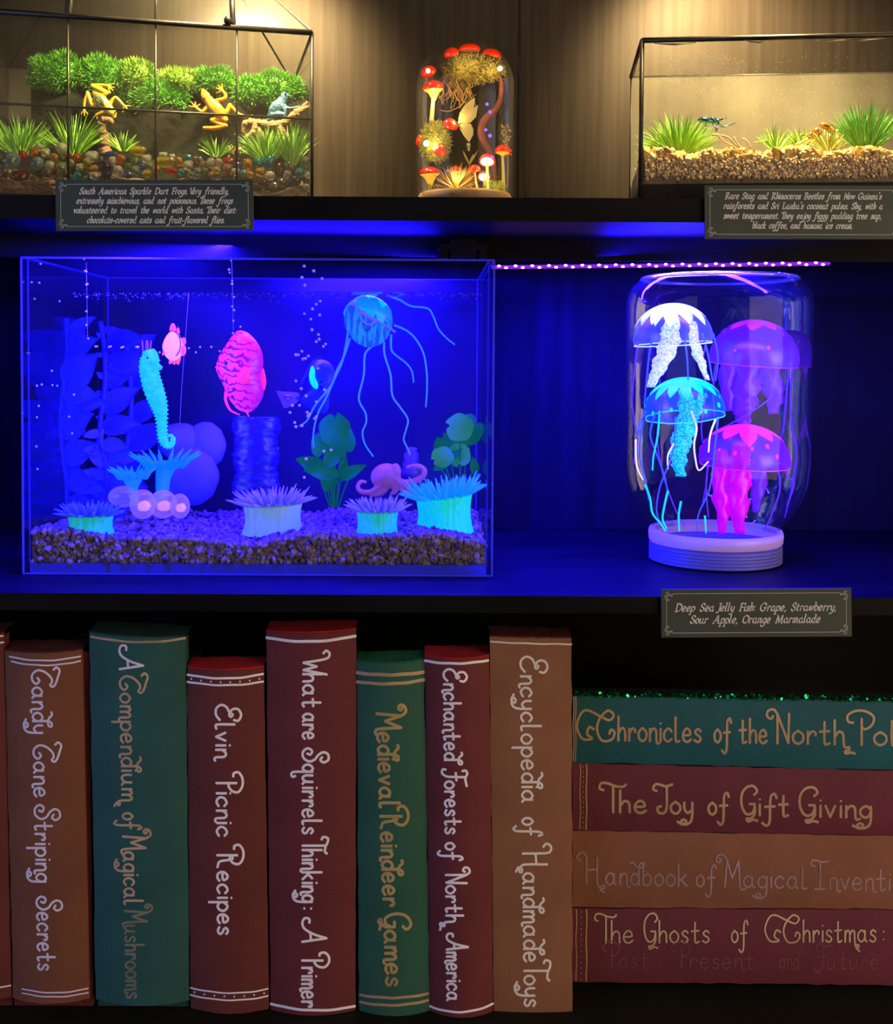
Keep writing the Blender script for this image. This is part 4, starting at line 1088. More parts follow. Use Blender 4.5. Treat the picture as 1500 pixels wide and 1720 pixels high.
GEMS = [(19, 270, 15, 15, 'pale blue'), (38, 261, 8, 9, 'red'), (57, 255, 8, 8, 'orange'), (76, 257, 8, 8, 'clear'), (65, 246, 6, 6, 'clear'), (103, 249, 10, 10, 'clear'), (91, 265, 7.5, 8, 'amber'), (62, 275, 11, 12, 'pale blue'), (83, 278, 8.5, 8, 'clear'),
        (104, 266, 6, 6, 'green'), (103, 281, 9, 9, 'pale green'), (112, 293, 7, 7, 'smoky'), (129, 264, 7, 7, 'orange'), (154, 263, 12, 10, 'clear'), (145, 274, 8, 8, 'yellow'), (133, 281, 7, 7, 'clear'), (158, 284, 9, 7, 'amber'), (130, 295, 8, 7, 'turquoise'),
        (158, 295, 9, 7, 'clear'), (176, 279, 12, 11, 'purple'), (179, 293, 9, 8, 'purple'), (185, 260, 12, 6, 'blue'), (188, 271, 7, 9, 'clear'), (203, 267, 9, 8, 'orange'), (198, 287, 10, 10, 'clear'), (231, 253, 15, 8, 'yellow'), (246, 267, 9, 8, 'clear'),
        (227, 272, 8, 8, 'green'), (215, 280, 6, 7, 'green'), (227, 286, 8, 8, 'pale blue'), (239, 281, 6, 6, 'blue'), (252, 279, 7, 7, 'pale green'), (215, 294, 8, 6, 'blue'), (246, 292, 9, 7, 'yellow'), (262, 285, 7, 7, 'amber'), (275, 272, 20, 9, 'yellow'),
        (36, 297, 14, 13, 'dark red'), (11, 302, 10, 10, 'brown'), (7, 287, 8, 8, 'smoky'), (59, 303, 9, 8, 'smoky'), (79, 291, 8, 8, 'smoky'), (274, 260, 8, 5, 'clear'), (301, 271, 6.5, 8, 'amber'), (288, 287, 11, 6, 'red'), (316, 278, 9, 9, 'clear'), (305, 289, 7, 6, 'turquoise'),
        (328, 272, 8, 8, 'brown'), (340, 276, 6, 7, 'pink'), (354, 274, 9, 9, 'clear'), (368, 273, 7, 8, 'clear'), (321, 293, 7, 6, 'pale green'), (332, 288, 7, 7, 'pale blue'), (344, 287, 6, 6, 'green'), (364, 286, 8, 6, 'yellow'), (381, 270, 8, 6, 'red'), (381, 283, 8, 8, 'pink'),
        (395, 289, 8, 7, 'clear'), (399, 279, 8, 8, 'blue'), (355, 294, 6, 6, 'pink'), (384, 295, 9, 6, 'dark red'), (397, 268, 7, 6, 'brown'), (416, 276, 9.5, 10, 'amber'), (434, 274, 8, 9, 'turquoise'), (452, 272, 12, 12, 'turquoise'), (470, 283, 6.5, 11, 'dark red'),
        (486, 279, 10, 12, 'pale green'), (503, 290, 8, 8, 'turquoise'), (494, 303, 12, 9, 'purple'), (453, 295, 9, 8, 'clear'), (437, 289, 9, 8, 'amber'), (409, 291, 7, 6, 'turquoise'), (510, 271, 11, 9, 'pale green'), (518, 294, 5.5, 6, 'clear'), (515, 315, 6.5, 7, 'clear'),
        (460, 315, 11, 10, 'smoky'), (474, 306, 9, 9, 'smoky'), (431, 315, 9, 8, 'brown'), (491, 320, 9, 7, 'brown'), (508, 323, 6, 5, 'amber'), (442, 306, 8, 8, 'brown'), (18, 317, 10, 8, 'brown'), (56, 317, 10, 7, 'dark red'), (80, 314, 9, 9, 'brown'), (2, 268, 9, 9, 'smoky'), (483, 293, 7, 7, 'clear'), (420, 293, 8, 6, 'amber'), (289, 263, 6, 5, 'clear'), (169, 268, 6, 6, 'smoky'), (119, 273, 6, 6, 'clear')]
r_ = random.Random(21)
cols = list(GEM)
for i in range(46):      # the ones that peep through the gaps behind
    x = r_.uniform(-10, 516)
    GEMS.append((x, 276 + r_.uniform(-12, 26) , r_.uniform(5, 8), r_.uniform(5, 8), r_.choice(cols)))
gem_mesh = {}
def gem_base(kind):
    k = MB(); q = random.Random(kind)
    f = [q.uniform(.8, 1.2) for _ in range(40)]
    k.ell((0, 0, 0), (1, 1, 1), nu=14, nv=9, warp=lambda v: v * (1 + .13 * math.sin(3 * v.x * f[0] + 2 + kind) * math.cos(4 * v.z * f[1] + kind) + .06 * math.sin(7 * v.x + 5 * v.z + kind)))
    return k
items = []
for n, (x, y, rx, ry, c) in enumerate(GEMS):
    Y = FY(x) + 0.011 + max(0, (296 - y)) * 0.00045 + (0.012 if n >= len(GEMS) - 46 else 0)
    seg = 'left of the first bar' if x < 115 else 'between first and second bars' if x < 262 else 'between second and third bars' if x < 398 else 'right of the third bar'
    items.append([c, seg, x, y, rx, ry, Y])
items.sort(key=lambda t: (t[0], t[1], t[2]))
count = {}
for t in items: count[(t[0], t[1])] = count.get((t[0], t[1]), 0) + 1
seen = {}
for c, seg, x, y, rx, ry, Y in items:
    kd = int(x + y) % 3
    key = (c, kd)
    if key not in gem_mesh:
        gem_mesh[key] = gem_base(kd).build('glass_gem', gemmat('glass_gem_' + c.replace(' ', '_'), GEM[c]), origin=(0, 0, 0))
        o = gem_mesh[key]
    else:
        o = gem_mesh[key].copy(); COL.objects.link(o)
    s = S(Y)
    o.location = P(x, y, Y); o.scale = (rx * s, min(rx, ry) * s, ry * s)
    o.rotation_euler = (0, 0, 0)
    seen[(c, seg)] = seen.get((c, seg), 0) + 1
    nth = NTH[seen[(c, seg)] - 1] + ' from left, ' if count[(c, seg)] > 1 else ''
    tag(o, f'{c} glass gem, {nth}{seg} of the frog terrarium', 'glass gem', 'glass gems heaped in the frog terrarium')
# ---------------------------------------------------------------- glass cloche with mushrooms
DY = 0.062
ds = S(DY)
DC = P(781.5, 200, DY); DC.z = Z_TOP1
DR = 81.5 * ds
ztop = P(781, 65, DY).z
M_cl = glass('cloche_glass', tint=(0.97, 0.97, 0.94), refl=0.26, haze=0.008, hazecol=(0.95, 0.85, 0.6), rough=0.06)
M_slab = mat('pale_wood_slab', (0.28, 0.16, 0.07), rough=0.7, vary=0.3, scale=50, bump=0.4)
cl = thing('glass_cloche', 'clear round topped glass cloche on a wooden base holding red mushrooms', 'cloche', DC)
prof = [(DR, Z_TOP1 + 0.003)]
for i in range(6): prof.append((DR, Z_TOP1 + 0.003 + (ztop - DR - Z_TOP1 - 0.003) * (i + 1) / 6))
for i in range(1, 13):
    a = math.pi / 2 * i / 12
    prof.append((max(DR * math.cos(a), 1e-5), ztop - DR + DR * math.sin(a)))
k = MB(); k.lathe([(r, z - Z_TOP1) for r, z in prof], DC, 48); k.build('dome', M_cl, cl)
ZW = P(781, 327, DY).z
k = MB(); k.lathe([(DR * .2, 0.0005), (DR * .96, 0.0005), (DR * .96, (ZW - Z_TOP1) * .8), (DR * .93, ZW - Z_TOP1), (DR * .4, ZW - Z_TOP1 + .001), (0.0001, ZW - Z_TOP1 + .0015)], DC, 40, wob=lambda a, i: 1 + .012 * math.sin(5 * a))
k.build('wood_base', M_slab, cl)

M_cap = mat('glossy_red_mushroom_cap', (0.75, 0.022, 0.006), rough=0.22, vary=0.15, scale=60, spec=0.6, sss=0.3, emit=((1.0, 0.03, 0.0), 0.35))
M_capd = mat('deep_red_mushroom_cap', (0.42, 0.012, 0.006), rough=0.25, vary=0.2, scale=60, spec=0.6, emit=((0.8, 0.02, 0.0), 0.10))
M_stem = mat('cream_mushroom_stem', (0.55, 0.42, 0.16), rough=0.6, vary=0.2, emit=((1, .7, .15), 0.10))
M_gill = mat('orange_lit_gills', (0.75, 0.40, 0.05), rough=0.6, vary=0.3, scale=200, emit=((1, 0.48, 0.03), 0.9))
M_lit = glow('white_mushroom_lamp', (1.0, 0.86, 0.50), 7.0)
MG = 'red mushrooms inside the cloche'
def mushroom(label, x, y, r, Y, tilt=0.0, pitch=0.25, flat=0.75, stem=None, lit=False, gills=0.0, m=None):
    s = S(Y); c = P(x, y, Y)
    t = thing('red_mushroom', label, 'mushroom', c, MG)
    rot = Matrix.Rotation(R(tilt), 3, 'Y') @ Matrix.Rotation(R(pitch * 57), 3, 'X')
    k = MB()
    pr = [(0.0002, flat)] + [(math.sin(a), flat * math.cos(a)) for a in [math.pi / 2 * i / 8 for i in range(1, 9)]] + [(0.97, -.10), (0.8, -.06)]
    k.lathe([(q * r * s, z * r * s) for q, z in pr], c, 22, rot, wob=lambda a, i: 1 + .03 * math.sin(3 * a + x))
    k.build('cap', m or M_cap, t)
    k = MB()
    k.lathe([(0.93 * r * s, -.05 * r * s), (0.5 * r * s, -.02 * r * s - gills * .3 * r * s), (.12 * r * s, -gills * r * s - .0003)], c, 22, rot, wob=lambda a, i: 1 + .05 * math.cos(a * 11))
    k.build('gills', M_lit if lit else M_gill if gills else M_stem, t)
    if stem:
        k = MB()
        pts = [c - rot @ V((0, 0, .1 * r * s))] + [P(a, b_, Y) for a, b_ in stem]
        k.tube(catmull(pts, 4), [(.16 + .06 * (i / (len(stem) * 4 + .1))) * r * s for i in range(len(catmull(pts, 4)))], 8)
        k.build('stem', M_stem, t)
    return t
mushroom('red mushroom cap at the top left of the moss arch, leftmost of the top three', 759, 91, 13, DY, -18, .5, .8)
mushroom('flat red mushroom cap on top of the moss arch, middle of the top three', 789, 84, 18, DY, 0, .15, .55)
mushroom('red mushroom cap on the top right of the moss arch, rightmost of the top three', 826, 93, 16, DY, 16, .3, .65)
mushroom('red mushroom cap with white light spot at the left shoulder of the cloche', 720, 122, 13, DY - .01, -30, .7, .8)
mushroom('wide red mushroom with glowing orange gills, upper left in the cloche', 728, 149, 18, DY - .012, -4, .1, .75, stem=[(727, 175), (724, 210)], gills=1.1)
mushroom('red mushroom sticking out left from the yellow moss mound', 708, 236, 11, DY - .004, -62, .2, .8)
mushroom('red mushroom facing out on the front of the yellow moss mound', 737, 252, 12, DY - .03, 30, .9, .7)
mushroom('red mushroom with a butterfly on it, at the middle of the cloche', 756, 211, 13, DY - .014, 22, .55, .9)
mushroom('wide dark red mushroom with orange gills at the bottom left of the cloche', 722, 291, 18, DY - .01, -3, .05, .6, stem=[(722, 318), (722, 330)], gills=1.2, m=M_capd)
mushroom('small red mushroom behind the spiky air plant', 766, 288, 11, DY + .005, 0, .1, .85, stem=[(766, 322)], lit=True)
mushroom('small red mushroom with pale stem right of the air plant', 797, 287, 11, DY - .02, -14, .3, .95, stem=[(799, 305), (803, 325)])
mushroom('red mushroom with a large glowing white underside near the bottom right', 818, 271, 13.5, DY - .024, 6, -.5, .95, stem=[(819, 300), (820, 325)], lit=True)
mushroom('round red mushroom on a stem at the right side of the cloche', 844, 256, 13.5, DY - .004, 4, -.06, .95, stem=[(845, 285), (846, 322)], gills=.4)
mushroom('low red mushroom with glowing white underside, between the two pale stems', 813, 297, 11, DY - .012, 8, -.6, .7, stem=[(815, 325)], lit=True)

M_lich = mat('yellow_green_lichen', (0.38, 0.36, 0.06), rough=0.8, vary=0.3, scale=120)
M_lich2 = mat('olive_tangled_moss', (0.30, 0.24, 0.06), rough=0.85, vary=0.4, scale=120)
def tangle(name, label, cx, cy, rx, ry, Y, n, m, seed, fuzz=1.0, cat='moss', dry=0.022):
    r_ = random.Random(seed); k = MB(); s = S(Y); c = P(cx, cy, Y)
    k.ell(c, (rx * s * .82, dry * .8, ry * s * .82), nu=16, nv=10)
    for i in range(n):
        th = math.acos(r_.uniform(-1, 1)); ph = r_.uniform(math.pi, 2 * math.pi)
        q = V((math.sin(th) * math.cos(ph), math.sin(th) * math.sin(ph), math.cos(th)))
        p = c + V((q.x * rx * s * .8, q.y * dry * .8, q.z * ry * s * .8))
        pts = [p]
        d = (q + V((r_.uniform(-1, 1), r_.uniform(-1, 1), r_.uniform(-1, 1))) * fuzz).normalized()
        for j in range(3):
            d = (d + V((r_.uniform(-1, 1), r_.uniform(-1, 1), r_.uniform(-1, 1))) * .8).normalized()
            pts.append(pts[-1] + d * r_.uniform(.0012, .0026))
        k.tube(pts, [.0004, .00035, .0003, .0002], 3, cap=False)
    return tag(k.build(name, m, smooth=True), label, cat)
tangle('moss_arch', 'olive tangled moss arch under the top of the cloche', 795, 118, 58, 24, DY, 900, M_lich2, 4)
tangle('moss_mound', 'yellow green moss mound at the left side of the cloche', 731, 240, 25, 36, DY - .004, 700, M_lich, 5)
k = MB(); r_ = random.Random(12)
for i in range(44):      # roots hanging from the arch
    x0 = r_.uniform(745, 790); pts = [(x0, r_.uniform(120, 132), DY + r_.uniform(-.01, .01))]
    for j in range(4):
        pts.append((pts[-1][0] + r_.uniform(-9, 9), pts[-1][1] + r_.uniform(4, 17), pts[-1][2] + r_.uniform(-.004, .004)))
    k.tube(curve_px(pts, 3), .00032, 3, cap=False)
k.tube(curve_px([(739, 185, DY), (752, 187, DY), (768, 181, DY), (800, 158, DY)], 4), .0003, 3, cap=False)
k.tube(curve_px([(756, 152, DY), (772, 170, DY), (772, 182, DY), (788, 158, DY)], 4), .0003, 3, cap=False)
tag(k.build('hanging_roots', mat('tan_roots', (0.34, 0.20, 0.08), rough=0.8)), 'thin tan roots hanging below the moss arch', 'roots')
k = MB()
k.tube(curve_px([(836, 118, DY), (842, 140, DY), (841, 165, DY), (832, 185, DY), (815, 200, DY), (808, 218, DY), (812, 238, DY), (824, 258, DY), (830, 285, DY), (832, 322, DY)], 5), [(3 + 3.2 * math.sin(min(i / 45, 1) * 3.1)) * ds for i in range(46)], 10)
tag(k.build('twisted_branch', mat('dark_red_branch', (0.17, 0.035, 0.022), rough=0.5, vary=0.35, scale=90, bump=0.6, bscale=140)), 'dark red twisting branch rising up the right side of the cloche', 'branch')
# butterfly
bt = thing('butterfly', 'pale yellow butterfly on the middle mushroom', 'butterfly', P(770, 211, DY - .022))
M_wing = veil('pale_yellow_wing', (0.75, 0.64, 0.20), 0.85)
for nm, pts in (('upper_wing', [(769, 208), (772, 190), (780, 177), (790, 168), (798, 164), (796, 180), (790, 196), (779, 206)]), ('lower_wing', [(769, 210), (782, 206), (791, 208), (795, 217), (795, 226), (788, 239), (779, 228)]), ('far_wing', [(771, 206), (786, 188), (803, 176), (800, 196), (790, 206)])):
    k = MB(); dz = -.022 if nm != 'far_wing' else -.016
    k.solid([P(x, y, DY + dz + (x - 769) * .00018) for x, y in pts], (0, .0004, 0)); k.build(nm, M_wing, bt, smooth=False)
k = MB(); k.tube(curve_px([(764, 204, DY - .024), (769, 209, DY - .024), (775, 217, DY - .024)], 3), [.0006, .0009, .001, .001, .0009, .0007, .0005], 6); k.build('body', M_drift, bt)
# air plant, lichen, sprigs
def spikes(name, label, cx, cy, n, ln, wd, Y, m, seed, lo=-10, hi=190, cat='plant'):
    r_ = random.Random(seed); k = MB(); s = S(Y)
    for i in range(n):
        a = R(r_.uniform(lo, hi)); el = r_.uniform(-.9, .3)
        d = V((math.cos(a), el, math.sin(a)))
        k.blade(P(cx, cy, Y), d, ln * s * r_.uniform(.6, 1.05), wd * s, (0, 0, r_.uniform(-.2, .5)), seg=4)
    return tag(k.build(name, m), label, cat)
spikes('air_plant', 'spiky tan air plant in front of the small mushroom at the cloche bottom', 765, 318, 130, 48, 2.6, DY - .022, mat('tan_pink_air_plant', (0.46, 0.26, 0.10), rough=0.6, col2=(0.52, 0.40, 0.10), scale=60), 3, lo=5, hi=175)
tangle('dried_moss', 'brown dried moss on the wooden base around the air plant', 765, 328, 62, 10, DY - .012, 500, M_lich2, 6)
r_ = random.Random(31); k = MB()
def coral_twig(p, d, ln, r, dep):
    q = p + d * ln
    k.tube([p, q], [r, r * .75], 4, cap=False)
    if dep:
        for j in range(2 + (r_.random() < .4)):
            coral_twig(q, (d + V((r_.uniform(-1, 1), r_.uniform(-1, 1), r_.uniform(-.2, .8))) * .75).normalized(), ln * .75, r * .75, dep - 1)
for i in range(22):
    coral_twig(P(r_.uniform(820, 842), r_.uniform(324, 334), DY - .018 + r_.uniform(-.008, .012)), V((r_.uniform(-.5, .35), r_.uniform(-.3, .2), 1)).normalized(), .0046, .00065, 3)
tag(k.build('lichen', mat('lime_lichen', (0.36, 0.42, 0.06), rough=0.7, vary=0.3)), 'branching lime lichen at the bottom right of the cloche', 'lichen')
k = MB()
for a, b_ in (((788, 276), (777, 252)), ((788, 276), (803, 252)), ((789, 276), (795, 258))):
    k.blade(P(*a, DY), P(*b_, DY) - P(*a, DY), (P(*b_, DY) - P(*a, DY)).length, 5 * ds, (0, 0, 0), seg=4, side=V((.8, .4, 0)))
k.tube([P(788, 275, DY), P(789, 330, DY)], .0005, 4)
tag(k.build('leaf_sprig', mat('olive_leaf', (0.30, 0.28, 0.08), rough=0.6)), 'olive leaf sprig behind the white lit mushrooms', 'leaf')
k = MB(); r_ = random.Random(8)
k.tube(curve_px([(852, 322, DY), (853, 262, DY), (848, 214, DY)], 5), .0005, 4)
for i in range(34):
    y = r_.uniform(208, 262); k.ell(P(850 + r_.uniform(-7, 7) + (y - 208) * .06, y, DY + r_.uniform(-.004, .004)), (.0011, .0009, .0011), nu=6, nv=4)
tag(k.build('flower_sprig', mat('dull_gold_flower', (0.42, 0.30, 0.10), rough=0.7)), 'dull gold flower sprig behind the right hand mushroom', 'flower')
# fairy lights
def bulb(label, x, y, Y, r, m):
    k = MB(); k.ell(P(x, y, Y), (r * ds,) * 3, nu=12, nv=8)
    return tag(k.build('fairy_light', m), label, 'fairy light', 'fairy lights in the cloche')
M_fw = glow('white_fairy_light', (1.0, 0.93, 0.72), 9.0)
M_fp = glow('violet_fairy_light', (0.22, 0.10, 1.0), 2.2)
for lab, x, y, Y, r, m in (('white fairy light on the red cap at the left shoulder of the cloche', 719, 119, DY - .026, 3.6, M_fw), ('white fairy light at the right end of the moss arch', 840, 115, DY - .02, 3.8, M_fw), ('white fairy light glowing in the yellow moss mound', 716, 241, DY - .03, 4.6, M_fw),
                           ('violet fairy light highest on the twisting branch', 818, 175, DY - .008, 2.6, M_fp), ('violet fairy light second highest on the twisting branch', 823, 188, DY - .008, 2.8, M_fp), ('pale violet fairy light at the bend of the twisting branch', 816, 218, DY - .01, 2.4, M_fp),
                           ('deep violet fairy light lowest on the twisting branch', 823, 228, DY - .01, 2.9, M_fp), ('violet fairy light on the cap of the white lit mushroom', 826, 264, DY - .036, 2.4, M_fp), ('violet fairy light left of the small mushroom behind the air plant', 752, 287, DY - .02, 2.2, M_fp)):
    bulb(lab, x, y, Y, r, m)
for x, y, Y, e in ((722, 243, DY - .036, .09), (728, 168, DY - .02, .04), (767, 300, DY - .03, .03), (815, 288, DY - .034, .03), (840, 118, DY - .024, .04), (785, 100, DY - .036, .05), (770, 200, DY - .02, .04)):
    lamp('fairy_lamp', 'POINT', P(x, y, Y), e, (1.0, 0.72, 0.26), shadow_soft_size=0.004)
# loose thread on the wall
k = MB(); k.tube(curve_px([(868, 70, .36), (872, 120, .36), (880, 172, .36), (876, 230, .35), (884, 331, .34)], 5), .0007, 5)
tag(k.build('cable', mat('dark_thin_cable', (0.05, 0.04, 0.035), rough=0.4)), 'thin dark cable hanging down the wall behind the cloche', 'cable')
# ---------------------------------------------------------------- beetle terrarium
BA = P(1077, 200, 0.025); BB = P(1500, 200, 0.004)
bu = (BB - BA); bu.z = 0
blen = bu.length; bu.normalize()
bv = V((-bu.y, bu.x, 0))
ZBT = (P(1077, 70, 0.025).z + P(1500, 56, 0.004).z) / 2
BW, BD = 0.285, 0.125
def bp_(u, d, z):
    p = BA + bu * (u * BW) + bv * (d * BD)
    return V((p.x, p.y, z))
bt_ = thing('terrarium', 'low glass box terrarium with sand layers, grass tufts and metallic beetles', 'terrarium', bp_(.5, .5, Z_TOP1))
def bpane(name, pts, m=M_pane2):
    n = (pts[1] - pts[0]).cross(pts[2] - pts[0]).normalized() * 0.0012
    k = MB(); k.solid(pts, n); k.build(name, m, bt_, smooth=False)
bpane('front_pane', [bp_(0, 0, Z_TOP1), bp_(1, 0, Z_TOP1), bp_(1, 0, ZBT), bp_(0, 0, ZBT)])
bpane('back_pane', [bp_(0, 1, Z_TOP1), bp_(1, 1, Z_TOP1), bp_(1, 1, ZBT), bp_(0, 1, ZBT)], M_pane3)
bpane('side_pane', [bp_(0, 0, Z_TOP1), bp_(0, 1, Z_TOP1), bp_(0, 1, ZBT), bp_(0, 0, ZBT)])
bpane('side_pane', [bp_(1, 0, Z_TOP1), bp_(1, 1, Z_TOP1), bp_(1, 1, ZBT), bp_(1, 0, ZBT)])
M_lead = mat('silver_lead_seam', (0.32, 0.30, 0.25), rough=0.35, metal=0.7, vary=0.3, scale=80)
def bar(name, a, b_, r, m=M_came):
    k = MB(); k.tube([a, b_], r, 6); k.build(name, m, bt_)
bar('rim_bar', bp_(0, 0, ZBT), bp_(1, 0, ZBT), 0.0024); bar('rim_bar', bp_(0, 0, ZBT), bp_(0, 1, ZBT), 0.0020); bar('rim_bar', bp_(0, 1, ZBT), bp_(1, 1, ZBT), 0.0009); bar('rim_bar', bp_(1, 0, ZBT), bp_(1, 1, ZBT), 0.002)
bar('corner_post', bp_(0, 0, Z_TOP1), bp_(0, 0, ZBT), 0.0020); bar('corner_post', bp_(0, 1, Z_TOP1), bp_(0, 1, ZBT), 0.0008); bar('corner_post', bp_(1, 0, Z_TOP1), bp_(1, 0, ZBT), 0.0018)
bar('base_bar', bp_(0, 0, Z_TOP1 + .0012), bp_(1, 0, Z_TOP1 + .0012), 0.0014, M_lead)
bar('base_bar', bp_(0, 0, Z_TOP1 + .0012), bp_(0, 1, Z_TOP1 + .0012), 0.0012, M_lead)
def lip(x0, x1):
    k = MB(); k.tube([bp_(0, -.006, ZBT - .003) + bu * x0, bp_(0, -.006, ZBT - .003) + bu * (x0 + x1) * .5 + V((0, 0, -.0012)), bp_(0, -.006, ZBT - .003) + bu * x1], [.0004, .001, .0004], 5); k.build('solder_bead', M_lead, bt_)
for a, b_ in ((.01, .045), (.088, .108), (.135, .175), (.16, .20)): lip(a, b_)
# droplets on the inside of the front pane
r_ = random.Random(2); k = MB()
for i in range(2300):
    if i < 1900:
        a = r_.uniform(0, 2 * math.pi); q = r_.random() ** .6 * (1 + .12 * math.sin(3 * a + 1))
        x = 1178 + 72 * q * math.cos(a); y = 128 + 40 * q * math.sin(a) - (x - 1178) * .22
    else:
        x = r_.uniform(1100, 1495); y = r_.uniform(90, 200)
    Y = BA.y + (x - 1077) / 423 * (BB.y - BA.y) + .0022
    s = r_.uniform(.3, .85) * S(Y)
    k.ell(P(x, y, Y), (s, s * .5, s), nu=5, nv=3)
M_drop = mat('water_droplets', (0.8, 0.75, 0.6), rough=0.08, spec=0.8, alpha=0.45)
tag(k.build('condensation', M_drop, bt_), kind='stuff')

# layers
def layer(name, label, m, py0, py1, wave, seed, top=None, cat='soil', rough=0.0012):
    r_ = random.Random(seed)
    ph = [r_.uniform(0, 6.28) for _ in range(4)]
    z0 = P(1250, py0, .02).z if py0 else Z_TOP1 + .0016
    def zt(u, d):
        return P(1250, py1, .02).z + wave * (math.sin(u * 19 + ph[0]) * .5 + math.sin(u * 43 + ph[1] + d * 3) * .35 + math.sin(u * 97 + ph[2] + d * 9) * .2)
    k = MB()
    e = .0042
    f = lambda u, d: bp_(.006 + .988 * u, .022 + .955 * d, zt(u, d))
    k.grid(f, 90, 12)
    k.grid(lambda u, v: V((f(u, 0).x, f(u, 0).y, f(u, 0).z * (1 - v) + z0 * v)), 90, 3)
    k.grid(lambda u, v: V((f(0, u).x, f(0, u).y, f(0, u).z * (1 - v) + z0 * v)), 12, 3)
    return tag(k.build(name, m), label, cat, kind='stuff'), zt
M_soil = mat('black_soil', (0.008, 0.005, 0.006), rough=0.95, vary=0.6, scale=150, bump=0.9, bscale=300)
M_sand = mat('beige_sand', (0.60, 0.43, 0.26), rough=0.9, col2=(0.44, 0.31, 0.19), scale=260, bump=0.9, bscale=420)
layer('soil', 'black soil layer at the bottom of the beetle terrarium', M_soil, None, 296, .0025, 3)
layer('sand', 'beige sand layer above the black soil in the beetle terrarium', M_sand, 308, 268, .0016, 4, cat='sand')
def stone(k, c, s, r_, squash=.75):
    t = (1 + 5 ** .5) / 2
    vs = [(-1, t, 0), (1, t, 0), (-1, -t, 0), (1, -t, 0), (0, -1, t), (0, 1, t), (0, -1, -t), (0, 1, -t), (t, 0, -1), (t, 0, 1), (-t, 0, -1), (-t, 0, 1)]
    fs = [(0, 11, 5), (0, 5, 1), (0, 1, 7), (0, 7, 10), (0, 10, 11), (1, 5, 9), (5, 11, 4), (11, 10, 2), (10, 7, 6), (7, 1, 8), (3, 9, 4), (3, 4, 2), (3, 2, 6), (3, 6, 8), (3, 8, 9), (4, 9, 5), (2, 4, 11), (6, 2, 10), (8, 6, 7), (9, 8, 1)]
    m = Euler((r_.uniform(0, 6), r_.uniform(0, 6), r_.uniform(0, 6))).to_matrix()
    ax = (s * r_.uniform(.7, 1.3) * .53, s * r_.uniform(.7, 1.2) * .53, s * r_.uniform(.5, .9) * .53)
    k.m = r_.choice((0, 0, 0, 1, 1, 2))
    k.add([c + m @ V((v[0] * ax[0] * r_.uniform(.8, 1.15), v[1] * ax[1] * r_.uniform(.8, 1.15), v[2] * ax[2])) for v in vs], fs)
    k.m = 0
M_peb = [mat('honey_yellow_pebble', (0.60, 0.34, 0.065), rough=0.5, vary=0.25, scale=200), mat('cream_pebble', (0.66, 0.46, 0.20), rough=0.5, vary=0.2, scale=200), mat('orange_brown_pebble', (0.42, 0.20, 0.07), rough=0.5, vary=0.3, scale=200)]
k = MB(); r_ = random.Random(17)
for i in range(1500):
    u = r_.random(); d = r_.random() ** 1.6
    if i < 420: d = 0.0
    c = bp_(.012 + .976 * u, .045 + .93 * d, 0)
    c.z = P(1250, 263 - 5 * d, .02).z + r_.uniform(-.002, .0035) + .0022 * math.sin(u * 31) - d * .002
    stone(k, c, r_.uniform(.0030, .0058), r_)
tag(k.build('pebbles', M_peb, smooth=False), 'honey yellow pebbles covering the sand in the beetle terrarium', 'pebbles', kind='stuff')
k = MB()
for i in range(1500):
    u = r_.random()
    c = bp_(.012 + .976 * u, .016, P(1250, r_.uniform(266, 300), .02).z)
    stone(k, c, r_.uniform(.0010, .0021), r_)
tag(k.build('sand_grains', [M_sand, M_peb[1], M_peb[2]], smooth=False), 'coarse sand grains against the front glass of the beetle terrarium', 'sand', kind='stuff')
G2 = 'plastic grass tufts in the beetle terrarium'
tuft('large dark green grass tuft at the left end of the beetle terrarium', 1140, 262, 106, 74, .062, 190, M_grass, 11, G2)
tuft('small green grass sprout in the middle of the beetle terrarium', 1303, 252, 44, 42, .050, 40, M_grass, 12, G2)
tuft('faint green grass sprout left of the gold beetle', 1347, 250, 42, 40, .085, 34, M_grass, 13, G2)
tuft('yellowish grass tuft beneath the gold beetle', 1392, 252, 64, 44, .055, 70, M_grass3, 14, G2)
tuft('tall vivid green grass tuft at the right end of the beetle terrarium', 1454, 258, 74, 88, .050, 190, M_grass2, 15, G2, spread=.75)
tuft('low green stand-in for the large tuft seen again through the left side pane', 1092, 280, 26, 50, .085, 40, M_grass, 16, G2, spread=.6)  # added tuft, stands in for the large one mirrored at the side pane
# beetles
M_bb = mat('teal_blue_metal_beetle', (0.06, 0.22, 0.30), rough=0.14, metal=0.85, vary=0.3, scale=300)
M_gb = mat('gold_beetle_shell', (0.75, 0.46, 0.09), rough=0.16, metal=0.85, vary=0.25, scale=300)
def beetle(label, chain, horns, legs, Y, m):
    s = S(Y)
    root = thing('beetle', label, 'beetle', P(chain[0][0], chain[0][1] + 6, Y), 'metallic toy beetles')
    for nm, (x, y, rx, ry, tilt) in zip(('wing_case', 'thorax', 'head'), chain):
        k = MB(); k.ell(P(x, y, Y), (rx * s, ry * s * 1.2, ry * s), Matrix.Rotation(R(tilt), 3, 'Y'), nu=16, nv=10, warp=lambda v: V((v.x, v.y, v.z if v.z > -.4 else -.4)))
        k.build(nm, m, root)
    for h in horns:
        k = MB(); q = curve_px([(x, y, Y + dz) for x, y, dz in h], 5)
        k.tube(q, [(1.9 - 1.2 * i / len(q)) * s for i in range(len(q))], 7); k.build('horn', m, root)
    for lg in legs:
        k = MB(); q = curve_px([(x, y, Y + dz) for x, y, dz in lg], 4)
        k.tube(q, [.8 * s] * len(q), 5); k.build('leg', m, root)
